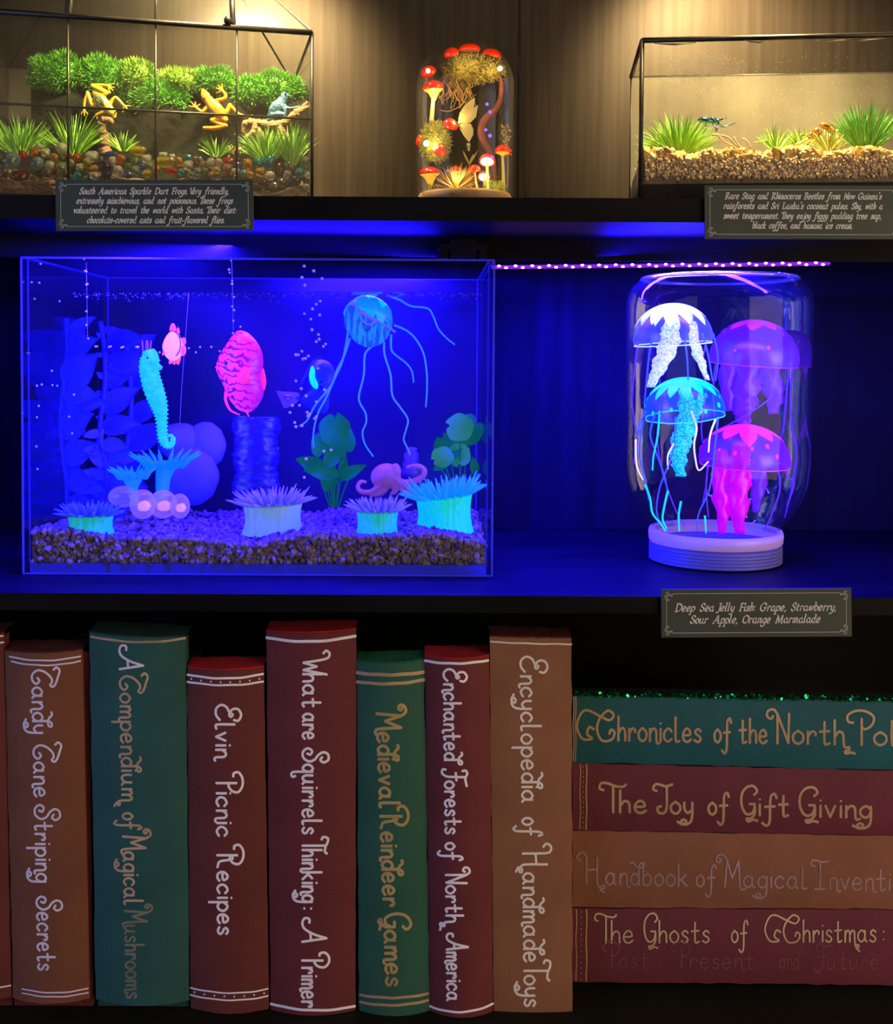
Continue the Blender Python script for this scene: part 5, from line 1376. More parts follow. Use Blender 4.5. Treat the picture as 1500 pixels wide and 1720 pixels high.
beetle('teal blue metallic stag beetle with long jaws on the left grass tuft', [(1186, 203, 14, 6, 8), (1197, 202, 7, 5.5, 0), (1205, 204, 4.5, 4, -5)], [[(1200, 203, 0), (1209, 202, -.002), (1216, 199, -.003), (1221, 199, -.002)], [(1206, 207, 0), (1214, 213, .004), (1226, 210, .004), (1236, 206, .003)]],
       [[(1196, 206, 0), (1201, 214, -.006), (1204, 222, -.006)], [(1185, 207, 0), (1186, 216, -.006), (1180, 224, -.006)], [(1200, 206, 0), (1205, 212, -.008), (1204, 220, -.01)]], .030, M_bb)
beetle('gold rhinoceros beetle climbing out of the yellowish tuft', [(1390, 214, 15, 7, 22), (1373, 221, 8, 6, 22), (1363, 226, 5, 4, 20)], [[(1363, 226, 0), (1352, 228, -.003), (1344, 226, -.003)], [(1364, 230, 0), (1352, 236, 0), (1338, 242, 0), (1326, 246, 0)]],
       [[(1376, 225, 0), (1370, 234, -.006), (1360, 240, -.006)], [(1390, 218, 0), (1394, 230, -.006), (1388, 240, -.006)], [(1400, 214, 0), (1408, 224, -.006), (1412, 236, -.006)], [(1380, 224, 0), (1370, 232, -.004), (1352, 240, -.004), (1334, 245, -.004)]], .030, M_gb)
k = MB()
for pts in ([(1204, 224, .05), (1214, 236, .05), (1232, 246, .05)], [(1232, 230, .05), (1240, 243, .05), (1248, 250, .05)], [(1246, 232, .06), (1256, 238, .06), (1262, 250, .06)], [(1196, 226, .05), (1222, 230, .05), (1240, 248, .05)], [(1266, 240, .05), (1290, 236, .05)]):
    k.tube(curve_px(pts, 4), .0008, 5)
tag(k.build('dry_twigs', mat('pinkish_dry_twig', (0.42, 0.26, 0.17), rough=0.7)), 'thin dry twigs lying between the two beetles', 'twigs')
# ---------------------------------------------------------------- aquarium
TY, TB = 0.080, 0.335
ZT0 = Z_MID1 + 0.0006
c0, c1 = P(37, 700, TY), P(829, 700, TY)
TX0, TX1 = c0.x, c1.x
ZTT = (P(33, 431, TY).z + P(832, 441, TY).z) / 2
TH = 0.0052
M_acr = glass('clear_acrylic', tint=(0.93, 0.95, 1.0), refl=0.35, haze=0.003, hazecol=(.6, .65, .9), rough=0.02)
M_edge = mat('polished_acrylic_edge', (0.07, 0.08, 0.55), rough=0.3, vary=0.08, alpha=0.55, emit=((0.03, 0.03, 1.0), 0.12))  # blue light carried by the edges is put into colour and emission
tk = thing('aquarium', 'clear acrylic aquarium tank lit blue, holding toy sea creatures', 'aquarium', V(((TX0 + TX1) / 2, (TY + TB) / 2, ZT0)))
def tbox(name, a, b_, m=M_acr):
    k = MB(); k.box(a, b_); return k.build(name, m, tk, smooth=False)
tbox('front_pane', (TX0, TY, ZT0), (TX1, TY + .003, ZTT)); tbox('back_pane', (TX0, TB - .003, ZT0), (TX1, TB, ZTT), mat('water_haze_back_pane', (0.008, 0.004, 0.012), rough=.3, vary=.1, spec=.4))  # opaque dark back pane stands in for the lit blue haze of the water
tbox('side_pane', (TX0, TY + .003, ZT0), (TX0 + TH, TB - .003, ZTT)); tbox('side_pane', (TX1 - TH, TY + .003, ZT0), (TX1, TB - .003, ZTT))
tbox('bottom_panel', (TX0 + TH, TY + .003, ZT0 + .0002), (TX1 - TH, TB - .003, ZT0 + .0095), M_edge)
e = .0009
tbox('top_edge', (TX0, TY - e, ZTT - .0002), (TX1, TY + .003, ZTT + .0014), M_edge); tbox('top_edge', (TX0, TB - .003, ZTT), (TX1, TB, ZTT + .0012), M_edge)
tbox('top_edge', (TX0, TY + .003, ZTT), (TX0 + TH, TB - .003, ZTT + .0012), M_edge); tbox('top_edge', (TX1 - TH, TY + .003, ZTT), (TX1, TB - .003, ZTT + .0012), M_edge)
for x in (TX0 - .0004, TX1 - .0012):
    tbox('corner_edge', (x, TY - e, ZT0), (x + .0016, TY + .0005, ZTT), M_edge)
for x in (TX0 + TH - .0008, TX1 - TH - .0004):
    tbox('corner_edge', (x, TY + .003, ZT0 + .0096), (x + .0011, TY + .0042, ZTT), M_edge)
tbox('corner_edge', (TX0 + TH, TB - .0045, ZT0 + .0096), (TX0 + TH + .0012, TB - .003, ZTT), M_edge); tbox('corner_edge', (TX1 - TH - .0012, TB - .0045, ZT0 + .0096), (TX1 - TH, TB - .003, ZTT), M_edge)
tbox('bottom_edge', (TX0, TY - e, ZT0), (TX1, TY, ZT0 + .0012), M_edge)
# water
ZW_ = P(430, 489, TY).z
M_water = glass('water_surface', tint=(0.9, 0.93, 1.0), refl=1.0, rough=0.03, ior=1.33, wob=0.25)
nt = M_water.node_tree
fr_ = [n for n in nt.nodes if n.type == 'MATH'][0]; fr_.inputs[1].default_value = 0.5
k = MB()
def surf(u, v):
    x = TX0 + TH + .0004 + (TX1 - TX0 - 2 * TH - .0008) * u; y = TY + .0034 + (TB - TY - .0068) * v
    return V((x, y, ZW_ + .0007 * math.sin(u * 40 + v * 7) * math.sin(v * 15) ))
k.grid(surf, 60, 30)
tag(k.build('water', M_water), 'water filling the aquarium, its surface just below the rim', 'water', kind='stuff')

# gravel
M_grav = [mat('tan_gravel', (0.19, 0.125, 0.085), rough=0.7, vary=0.3, scale=150), mat('pale_gravel', (0.29, 0.22, 0.18), rough=0.65, vary=0.2, scale=150), mat('brown_gravel', (0.10, 0.055, 0.035), rough=0.75, vary=0.3, scale=150)]
ZG0 = ZT0 + .0098
def gz(x, y):
    v = (y - TY) / (TB - TY)
    u = (x - TX0) / (TX1 - TX0)
    zf = P(430, 904, TY + .004).z; zb = P(430, 856, TB - .01).z
    return zf + (zb - zf) * v + .004 * math.sin(u * 9 + 1) * (1 - v * .5) + .0025 * math.sin(u * 23 + v * 5)
k = MB(); r_ = random.Random(77)
def gs_(u, v):
    x = TX0 + TH + .0006 + (TX1 - TX0 - 2 * TH - .0012) * u; y = TY + .0072 + (TB - TY - .009) * v
    return V((x, y, gz(x, y) - .0015))
k.grid(gs_, 60, 20)
k.grid(lambda u, v: V((gs_(u, 0).x, gs_(u, 0).y, gs_(u, 0).z * (1 - v) + ZG0 * v)), 60, 2)
for i in range(5200):
    x = r_.uniform(TX0 + TH + .002, TX1 - TH - .002)
    if i < 2400:
        y = TY + r_.uniform(.0046, .0082); z = r_.uniform(ZG0 + .0012, gz(x, TY))
    else:
        y = TY + .005 + (TB - TY - .012) * r_.random() ** 1.7; z = gz(x, y) - .0004
    stone(k, V((x, y, z)), r_.uniform(.0022, .0042), r_)
tag(k.build('gravel', M_grav, smooth=False), 'tan gravel covering the bottom of the aquarium', 'gravel', kind='stuff')

def lens(k, outline, Y, thick, rings=6, closed=True, n=5, cpt=None, bend=0.0):
    """a body bulging from an outline (pixels) to half-thickness `thick` (metres)"""
    o = catmull([(x, y, 0) for x, y in outline], n, closed=True) if n > 1 else [V((x, y, 0)) for x, y in outline]
    m_ = len(o)
    cx = cpt[0] if cpt else sum(p.x for p in o) / m_; cy = cpt[1] if cpt else sum(p.y for p in o) / m_
    for sgn in (-1, 1):
        vs = []
        for i in range(rings):
            s_ = 1 - i / rings
            for p in o:
                px, py = cx + (p.x - cx) * s_, cy + (p.y - cy) * s_
                vs.append(P(px, py, Y + sgn * thick * math.sqrt(max(0, 1 - s_ * s_)) + bend * (px - cx) * .0005))
        vs.append(P(cx, cy, Y + sgn * thick))
        fs = []
        for i in range(rings - 1):
            for j in range(m_):
                q = (i * m_ + j, i * m_ + (j + 1) % m_, (i + 1) * m_ + (j + 1) % m_, (i + 1) * m_ + j)
                fs.append(q if sgn > 0 else q[::-1])
        for j in range(m_):
            fs.append(((rings - 1) * m_ + j, (rings - 1) * m_ + (j + 1) % m_, rings * m_))
        k.add(vs, fs)

SEA = 'toy sea creatures in the aquarium'
def neon(name, c, e, vary=.1, scale=60, rough=.5, **kw): return mat(name, c, rough=rough, vary=vary, scale=scale, emit=(None, e), **kw)
# seahorse
SY = .150
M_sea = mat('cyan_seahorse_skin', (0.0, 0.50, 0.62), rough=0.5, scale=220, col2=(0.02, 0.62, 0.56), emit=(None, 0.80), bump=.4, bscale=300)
k = MB(); s = S(SY)
ch = [(249, 588, 10), (252, 600, 15), (250, 616, 16), (252, 632, 16), (257, 650, 16.5), (263, 668, 15.5), (268, 684, 13), (271, 700, 9.5), (272, 716, 8), (273, 732, 7.5), (276, 744, 6), (283, 749, 4), (289, 746, 3.2), (291, 738, 2.8), (288, 731, 2.4), (283, 733, 1.9)]
q = catmull([P(x, y, SY) for x, y, r in ch], 5); rr = [c.x for c in catmull([(r, 0, 0) for _, _, r in ch], 5)]
k.tube(q, [r * s for r in rr], 16, flat=.8)
k.tube(catmull([P(255, 606, SY - .004), P(263, 612, SY - .010), P(270, 619, SY - .013)], 4), [6 * s, 5.4 * s, 5 * s, 4.6 * s, 4.2 * s, 4 * s, 4 * s, 4.4 * s, 4.6 * s], 10)
r_ = random.Random(4)
for i in range(6, len(q) - 8, 2):
    t = (q[i + 1] - q[i - 1]).normalized(); sd = t.cross(V((0, 1, 0))).normalized()
    for sg in (-1, 1):
        b0 = q[i] + sd * sg * rr[i] * s * .9
        k.tube([b0, b0 + sd * sg * s * (3.8 if rr[i] > 6 else 2.6) + t * s], [2.2 * s, .6 * s], 5)
    if i % 4 == 0:
        for a in (-.5, .1, .6):
            b0 = q[i] + sd * a * rr[i] * s - V((0, rr[i] * s * .68, 0))
            k.ell(b0, (1.3 * s,) * 3, nu=6, nv=4)
sh = k.build('seahorse', M_sea); melt(sh, .0005, 1, .2)
tag(sh, 'cyan knobbly toy seahorse with curled tail, left of the discus fish', 'seahorse', SEA)
k = MB()
for x0, x1 in ((240, 239), (245, 246), (249, 248), (252, 254)):
    k.tube([P(x0, 590, SY), P(x1, 572, SY - .002)], [1.5 * s, .8 * s], 6)
k.build('crown', neon('violet_crown_spines', (0.45, 0.10, 0.62), .3), sh)
for x, y, r in ((248, 601, 1.9), (255, 607, 1.5)):
    k = MB(); k.ell(P(x, y, SY - 16 * s * .78), (r * s,) * 3); k.build('eye', M_eye, sh)
# clownfish seen from behind
CY_ = .145; s = S(CY_)
k = MB(); k.ell(P(291, 581, CY_), (18 * s, 15 * s, 25 * s), nu=24, nv=16, warp=lambda v: V((v.x * (1 - .25 * max(v.z, 0)), v.y, v.z)))
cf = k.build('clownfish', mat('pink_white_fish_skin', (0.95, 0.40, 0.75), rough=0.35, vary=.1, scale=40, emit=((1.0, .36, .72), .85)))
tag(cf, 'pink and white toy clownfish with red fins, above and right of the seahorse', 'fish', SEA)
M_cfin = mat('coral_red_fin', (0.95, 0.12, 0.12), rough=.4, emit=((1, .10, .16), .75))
for nm, o, dz in (('tail_fin', [(285, 602), (284, 612), (289, 609), (292, 613), (297, 610), (300, 613), (304, 600), (295, 604)], .0), ('side_fin', [(275, 588), (272, 597), (281, 592), (282, 582)], -.004), ('side_fin', [(306, 580), (312, 582), (312, 594), (306, 598), (303, 590)], -.004), ('side_fin', [(307, 567), (312, 569), (312, 578), (306, 577)], -.002), ('dorsal_fin', [(287, 545), (291, 543), (294, 546), (296, 556), (285, 556)], 0), ('dorsal_fin', [(298, 550), (301, 552), (302, 560), (297, 558)], .002)):
    k = MB(); lens(k, o, CY_ + dz, .0011, 3, n=3); k.build(nm, M_cfin, cf)
M_ring = mat('dark_purple_band', (0.10, 0.01, 0.16), rough=.4)
def ringband(nm, yy, rx, rz, w_, cx, cy):
    k = MB(); pts = []
    for i in range(20):
        a = R(-62 + 172 * i / 19)
        x = cx + rx * math.cos(a); y = cy - rz * math.sin(a)
        dx, dz = (x - 291) / 18, (581 - y) / 25
        yb = CY_ - 15 * s * math.sqrt(max(0.02, 1 - dx * dx - dz * dz)) - .0004
        pts.append(P(x, y, yb))
    k.tube(pts, w_ * s, 6); k.build(nm, M_ring, cf)
ringband('dark_band', 0, 14.5, 22, .9, 289, 578)
for x, y in ((302.5, 566), (299, 549)):
    k = MB(); k.ell(P(x, y, CY_ - .009), (1.6 * s,) * 3); k.build('eye', M_eye, cf)
# discus
DYY = .150; s = S(DYY)
out = [(404, 555), (416, 559), (428, 570), (436, 582), (441, 596), (442, 612), (440, 624), (438, 634), (442, 650), (442, 664), (434, 680), (424, 690), (414, 693), (400, 688), (389, 676), (380, 662), (374, 645), (366, 630), (363, 619), (366, 603), (374, 588), (386, 570), (396, 558)]
m = bpy.data.materials.new('discus_skin')
nt, N, L = nodes(m); b_ = N['Principled BSDF']; b_.inputs['Roughness'].default_value = .35
tc = N.new('ShaderNodeTexCoord')
mp = N.new('ShaderNodeMapping'); mp.inputs['Rotation'].default_value = (0, R(-8), 0); L.new(tc.outputs['Object'], mp.inputs['Vector'])
wv = N.new('ShaderNodeTexWave'); wv.bands_direction = 'Z'; wv.inputs['Scale'].default_value = 46; wv.inputs['Distortion'].default_value = 8.0; wv.inputs['Detail'].default_value = 3; wv.inputs['Detail Scale'].default_value = 3.0
L.new(mp.outputs[0], wv.inputs['Vector'])
rp = N.new('ShaderNodeValToRGB'); rp.color_ramp.elements[0].position = .16; rp.color_ramp.elements[0].color = (0.10, 0.002, 0.55, 1); rp.color_ramp.elements[1].position = .27; rp.color_ramp.elements[1].color = (1.0, .035, .40, 1)
L.new(wv.outputs['Fac'], rp.inputs['Fac'])
sp = N.new('ShaderNodeSeparateXYZ'); L.new(tc.outputs['Object'], sp.inputs[0])
mr = N.new('ShaderNodeMapRange'); mr.inputs[1].default_value = -.004; mr.inputs[2].default_value = .024; L.new(sp.outputs['X'], mr.inputs[0])
mx = N.new('ShaderNodeMix'); mx.data_type = 'RGBA'; L.new(mr.outputs[0], mx.inputs[0]); L.new(rp.outputs[0], mx.inputs[6]); mx.inputs[7].default_value = (.45, .005, .85, 1)
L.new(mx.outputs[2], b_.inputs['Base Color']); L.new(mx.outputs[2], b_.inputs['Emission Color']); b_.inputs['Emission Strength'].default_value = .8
k = MB(); lens(k, out, DYY, .014, 9, n=4, cpt=(400, 628))
df_ = k.build('discus_fish', m); tag(df_, 'tall pink toy discus fish with purple wavy lines', 'fish', SEA)
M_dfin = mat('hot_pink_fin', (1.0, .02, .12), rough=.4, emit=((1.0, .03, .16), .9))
k = MB(); lens(k, [(397, 635), (404, 624), (413, 619), (421, 621), (418, 634), (413, 645), (403, 644)], DYY - .0145, .002, 4, n=3); k.build('side_fin', M_dfin, df_)
for pts in ([(380, 658), (379, 672), (386, 688), (396, 694), (403, 697)], [(386, 660), (391, 672), (404, 684), (414, 692), (418, 700)]):
    k = MB(); q = curve_px([(x, y, DYY - .004) for x, y in pts], 4); k.tube(q, [(3.0 - 2.2 * i / len(q)) * s for i in range(len(q))], 8, flat=.5); k.build('streamer_fin', M_dfin, df_)
k = MB(); lens(k, [(438, 630), (442, 618), (446, 632), (447, 644), (444, 656), (440, 648)], DYY, .0016, 3, n=3); k.build('tail_fin', M_dfin, df_)
k = MB(); k.tube(curve_px([(362, 617, DYY - .002), (367, 616, DYY - .004), (374, 618, DYY - .006)], 4), [1.2 * s] * 9, 6); k.build('mouth', M_dfin, df_)
k = MB(); k.ell(P(381.5, 611, DYY - .0105), (4.6 * s, 2 * s, 4.6 * s)); k.build('eye', M_eye, df_)
# blue tang
NY = .165; s = S(NY)
k = MB(); lens(k, [(536, 604), (548, 606), (558, 614), (565, 630), (564, 640), (557, 656), (553, 670), (553, 682), (546, 694), (528, 690), (512, 682), (505, 672), (512, 663), (520, 655), (517, 640), (518, 620), (526, 608)], NY, .011, 7, n=3, cpt=(540, 645))
bt2 = k.build('blue_tang', mat('royal_blue_fish_skin', (0.02, 0.05, 0.95), rough=.4, vary=.2, scale=50, emit=((.0, .0, 1), .6))); tag(bt2, 'royal blue toy tang fish with a cyan side fin behind the jellyfish tentacles', 'fish', SEA)
k = MB(); lens(k, [(525, 614), (529, 622), (529, 633), (534, 644), (534, 652), (529, 653), (522, 645), (519, 632), (521, 620)], NY - .012, .0022, 4, n=3); k.build('side_fin', mat('cyan_yellow_fin', (0.0, .75, .70), rough=.4, emit=((0, .9, .75), .8)), bt2)
k = MB(); lens(k, [(464, 657), (475, 658), (498, 659), (503, 664), (500, 675), (490, 681), (478, 686), (471, 672)], NY, .0014, 3, n=2); k.build('tail_fin', mat('violet_tail_fin', (.16, .10, .85), rough=.4, emit=((.08, .02, .9), .35)), bt2)
k = MB(); lens(k, [(503, 649), (514, 624), (524, 607), (536, 597), (540, 601), (532, 609), (522, 622), (512, 648)], NY + .002, .0012, 3, n=2)
k.tube(curve_px([(505, 672, NY), (500, 668, NY), (496, 669, NY)], 3), 2.2 * s, 6); k.build('dorsal_fin', mat('deep_blue_fin', (.01, .02, .85), rough=.4, emit=((0, 0, 1), .18)), bt2)
k = MB(); k.ell(P(546, 618, NY - .009), (2 * s,) * 3); k.build('eye', M_eye, bt2)

# jelly near the surface of the tank
JY = .155; s = S(JY)
def jelly(name, label, cx, cy, axis, rx, h, Y, top_m, veil_m, rim_m, tent, arms, arm_m, tent_m, group, cover=.62, drips=11, spots=0, seed=1, thin=1.0):
    """bell with its crown at `axis`; rx, h in pixels"""
    s = S(Y); r_ = random.Random(seed)
    c = P(cx, cy, Y)
    root = thing(name, label, 'jellyfish', c, group)
    ax = V(axis).normalized()
    rot = V((0, 0, 1)).rotation_difference(ax).to_matrix()
    A = rx * s; H = h * s
    def bell(u, v, grow=1.0):
        a = 2 * math.pi * u; t = v * math.pi * .54
        r = A * math.sin(min(t, math.pi / 2)) * (1.0 if t < math.pi / 2 else 1.0 - .03 * (t - math.pi / 2) / .12)
        z = H * math.cos(t)
        w_ = 1 + .02 * math.sin(8 * a) * v * v
        return c + rot @ V((r * math.cos(a) * w_ * grow, r * math.sin(a) * w_ * grow, z * grow))
    k = MB(); k.grid(lambda u, v: bell(u, v), 40, 12); bl_ = k.build('bell', veil_m, root)
    k = MB()
    dr = [r_.uniform(.55, 1.0) for _ in range(drips)]
    def cap(u, v):
        f = u * drips; i = int(f) % drips; w_ = abs((f % 1) - .5) * 2
        ext = cover * (.55 + .45 * dr[i] * (1 - w_) ** .8) if drips else cover
        return bell(u, v * ext, 1.012)
    k.grid(cap, drips * 8 if drips else 40, 8); k.build('painted_crown', top_m, bl_)
    for i in range(spots):
        k = MB(); u = (i + r_.uniform(.2, .8)) / spots; v = r_.uniform(cover * .9, .86)
        p = bell(u, v, 1.014); q1 = bell(u + .004, v, 1.014) - p; q2 = bell(u, v + .01, 1.014) - p
        q1.normalize(); q2.normalize(); e_ = r_.uniform(2.0, 4.2) * s
        k.add([p + q1 * e_ * math.cos(j * .785) + q2 * e_ * 1.3 * math.sin(j * .785) for j in range(8)], [tuple(range(8))]); k.build('spot', top_m, bl_)
    k = MB(); rim = [bell(i / 40, 1.0) for i in range(41)]
    k.tube([p + V((0, 0, r_.uniform(-.4, .4) * s)) for p in rim], .9 * s, 5, cap=False); k.build('rim', rim_m, bl_)
    for pts, r0, mm in arms:
        k = MB(); q = curve_px([(x, y, Y + dz) for x, y, dz in pts], 8)
        n_ = len(q)
        vs, fs = [], []
        for i, p in enumerate(q):
            t = i / (n_ - 1)
            ri = r0 * s * (.55 + .75 * math.sin(min(1, t * 1.15) * 2.6)) * (1 - .55 * t)
            for j in range(12):
                a = 2 * math.pi * j / 12
                rr_ = ri * (1 + .22 * math.sin(3 * a + i * .9) + r_.uniform(-.14, .14))
                vs.append(p + V((math.cos(a) * rr_, math.sin(a) * rr_ * .7, r_.uniform(-.6, .6) * s)))
        for i in range(n_ - 1):
            for j in range(12):
                fs.append((i * 12 + j, i * 12 + (j + 1) % 12, (i + 1) * 12 + (j + 1) % 12, (i + 1) * 12 + j))
        fs.append(tuple(range((n_ - 1) * 12, n_ * 12)))
        k.add(vs, fs); k.build('oral_arm', mm, root)
    for pts, r0, mm in tent:
        k = MB(); q = curve_px([(x, y, Y + dz) for x, y, dz in pts], 6)
        k.tube(q, [r0 * s * thin * (1 - .35 * i / len(q)) for i in range(len(q))], 6); k.build('tentacle', mm, root)
    return root
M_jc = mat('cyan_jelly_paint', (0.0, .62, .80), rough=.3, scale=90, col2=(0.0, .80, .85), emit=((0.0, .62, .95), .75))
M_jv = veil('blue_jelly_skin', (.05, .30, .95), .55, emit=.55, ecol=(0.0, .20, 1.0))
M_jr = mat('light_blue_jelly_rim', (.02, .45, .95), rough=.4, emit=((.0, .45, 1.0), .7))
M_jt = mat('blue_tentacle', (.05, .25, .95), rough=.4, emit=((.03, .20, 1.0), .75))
T = lambda *p: ([(x, y, z) for x, y, z in p], 2.0, M_jt)
tent = [T((585, 556, -.01), (581, 580, -.01), (574, 610, -.008), (560, 640, -.008), (548, 668, -.008), (536, 690, -.01), (529, 712, -.012), (526, 735, -.012), (527, 752, -.012)),
        T((588, 568, -.01), (577, 600, -.012), (566, 622, -.012), (556, 648, -.02), (530, 680, -.02), (516, 706, -.02), (503, 716, -.02)),
        T((624, 582, -.012), (613, 596, -.012), (611, 630, -.012), (603, 664, -.012), (605, 678, -.012), (614, 694, -.012), (615, 710, -.012), (609, 726, -.012), (613, 746, -.012), (627, 767, -.012)),
        T((645, 574, -.008), (646, 596, -.008), (656, 630, -.008), (659, 664, -.008), (672, 684, -.008), (685, 704, -.008), (682, 722, -.008), (678, 738, -.008), (684, 752, -.008), (689, 764, -.008)),
        T((657, 562, 0), (657, 586, 0), (664, 596, 0), (682, 610, 0), (692, 624, 0), (695, 643, 0)),
        T((662, 546, -.006), (684, 556, -.006), (700, 572, -.006), (712, 596, -.006), (717, 630, -.006), (717, 660, -.006), (715, 684, -.006)),
        T((650, 496, .01), (672, 504, .01), (690, 514, .01), (718, 518, .01), (728, 532, .01), (736, 552, .01), (750, 568, .01), (764, 579, .01))]
k_ = jelly('jellyfish', 'glowing cyan and blue toy jellyfish at the water surface of the aquarium', 618, 536, (.30, .45, .84), 42, 38, JY, M_jc, M_jv, M_jr, tent, [], M_jc, M_jt, SEA, cover=.80, drips=9, spots=0, seed=3)
k = MB()
un = [(588, 512), (603, 520), (620, 530), (640, 542), (655, 548), (652, 565), (636, 580), (615, 583), (597, 574), (583, 556), (578, 535)]
lens(k, un, JY - .024, .0016, 5, n=3); k.build('under_bell', mat('deep_blue_under_bell', (.01, .10, .80), rough=.35, scale=120, col2=(.02, .35, .95), sharp=True, stretch=(2, 1, .4), emit=(None, .45)), k_)
for pts in ([(592, 508), (606, 521), (626, 534), (650, 548), (664, 558)], [(602, 523), (616, 531), (630, 540), (618, 545), (606, 536)]):
    k = MB(); k.tube(curve_px([(x, y, JY - .027) for x, y in pts], 4), [2.0 * s] * (4 * (len(pts) - 1) + 1), 6); k.build('oral_fold', mat('violet_oral_fold', (.25, .25, .9), rough=.4, emit=((.15, .2, .9), .3)), k_)

# anemones
def anemone(label, cx, ytop, w_, ybot, Y, base_m, tip_m, n=64, ln=34, tilt=0.0, seed=1, spread=1.0, cup=.35, baseflare=1.08):
    s = S(Y); r_ = random.Random(seed)
    zb = gz(P(cx, ybot, Y).x, Y) - .003
    c = P(cx, ytop, Y)
    root = thing('sea_anemone', label, 'sea anemone', V((c.x, c.y, zb)), 'toy anemones on the gravel')
    A = w_ * s
    rot = Matrix.Rotation(R(tilt), 3, 'Y')
    k = MB()
    hh = c.z - zb
    def wall(u, v):
        a = 2 * math.pi * u
        rr_ = A * (1.0 - .10 * math.sin(v * 3.1) + (baseflare - 1) * v) * (1 + .03 * math.sin(a * 26) + .02 * math.sin(a * 5 + seed))
        top = rot @ V((rr_ * math.cos(a), rr_ * .8 * math.sin(a), 0))
        p = c + top; p.z = p.z * (1 - v) + (zb + r_.uniform(0, .0008)) * v
        return p
    k.grid(wall, 78, 6); k.build('column', base_m, root)
    k = MB()
    k.grid(lambda u, v: c + rot @ V((A * v * math.cos(2 * math.pi * u), A * .8 * v * math.sin(2 * math.pi * u), .002 - .004 * (1 - v))), 30, 3); k.build('oral_disc', tip_m, root)
    for i in range(n):
        k = MB()
        ring = i % 4
        a = 2 * math.pi * (i + r_.uniform(-.3, .3)) / n
        q0 = [.98, .8, .62, .45][ring]
        d = V((math.cos(a) * spread, math.sin(a) * spread * .9, cup + (.95 - q0) * 1.9 + r_.uniform(-.15, .2)))
        d.normalize()
        L_ = ln * s * r_.uniform(.75, 1.1) * (1.0 if ring < 2 else .8)
        b0 = V((A * q0 * math.cos(a), A * .8 * q0 * math.sin(a), .001))
        pts = [c + rot @ (b0 + d * L_ * t + V((0, 0, .18 * L_ * t * t * (1 if ring else -.2)))) for t in (0, .3, .6, .85, 1.0)]
        k.tube(pts, [2.3 * s, 2.5 * s, 2.1 * s, 1.3 * s, .5 * s], 6)
        k.build('tentacle', tip_m, root)
    return root
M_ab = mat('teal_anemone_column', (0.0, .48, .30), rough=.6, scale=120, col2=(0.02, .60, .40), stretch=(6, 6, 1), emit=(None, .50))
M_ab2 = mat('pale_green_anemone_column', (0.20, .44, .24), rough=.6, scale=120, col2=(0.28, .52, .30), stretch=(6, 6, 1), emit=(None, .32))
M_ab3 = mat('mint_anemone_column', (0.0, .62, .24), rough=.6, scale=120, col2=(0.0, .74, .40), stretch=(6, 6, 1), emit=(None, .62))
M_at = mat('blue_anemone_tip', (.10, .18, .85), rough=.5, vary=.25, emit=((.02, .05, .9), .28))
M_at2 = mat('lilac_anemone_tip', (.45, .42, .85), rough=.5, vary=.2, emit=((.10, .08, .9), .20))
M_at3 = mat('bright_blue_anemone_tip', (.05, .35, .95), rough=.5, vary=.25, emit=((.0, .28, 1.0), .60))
anemone('teal based sea anemone with dark blue tentacles, at the left end of the gravel', 152, 866, 37, 903, .103, M_ab, M_at, n=70, ln=26, seed=1)
anemone('pale lilac sea anemone below the discus fish', 458, 848, 48, 884, .145, M_ab2, M_at2, n=80, ln=32, seed=2, tilt=-3)
anemone('violet tipped sea anemone in front of the octopus', 634, 860, 34, 893, .108, M_ab, M_at2, n=70, ln=27, seed=3, cup=.6)
anemone('large mint and bright blue sea anemone at the right end of the tank', 747, 836, 46, 884, .150, M_ab3, M_at3, n=90, ln=38, seed=4, tilt=-8, cup=.6)
# flower-like tube anemones
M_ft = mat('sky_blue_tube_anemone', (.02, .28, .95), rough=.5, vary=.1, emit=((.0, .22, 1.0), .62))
def tubef(label, pts, rads, rim, n, ln, Y, seed):
    s = S(Y); r_ = random.Random(seed)
    c = P(*pts[0], Y); root = thing('tube_anemone', label, 'sea anemone', P(*pts[-1], Y), 'flower shaped blue anemones')
    q = curve_px([(x, y, Y) for x, y in pts], 5); rr = [v.x * s for v in catmull([(r, 0, 0) for r in rads], 5)]
    k = MB(); k.tube(q, rr, 18, cap=False)
    k.build('stalk', M_ft, root)
    for i in range(n):
        a = 2 * math.pi * i / n + r_.uniform(-.1, .1)
        b0 = c + V((math.cos(a) * rads[0] * s, math.sin(a) * rads[0] * s * .8, -.001))
        d = V((math.cos(a) * 1.0, math.sin(a) * .8, r_.uniform(.35, .7))).normalized()
        k = MB(); k.tube([b0 - V((0, 0, .004)), b0 + d * ln * s * .4, b0 + d * ln * s * .8, b0 + d * ln * s + V((0, 0, .001))], [3.6 * s, 3.0 * s, 1.8 * s, .5 * s], 7); k.build('petal', M_ft, root)
    return root
tubef('lower blue flower shaped anemone left of the taller one', [(223, 795), (223, 810), (224, 822), (226, 850)], [22, 14, 8, 6], 22, 18, 22, .170, 5)
tubef('taller blue flower shaped anemone below the seahorse tail', [(277, 776), (277, 788), (274, 806), (271, 850)], [30, 17, 12, 10], 30, 20, 34, .185, 6)
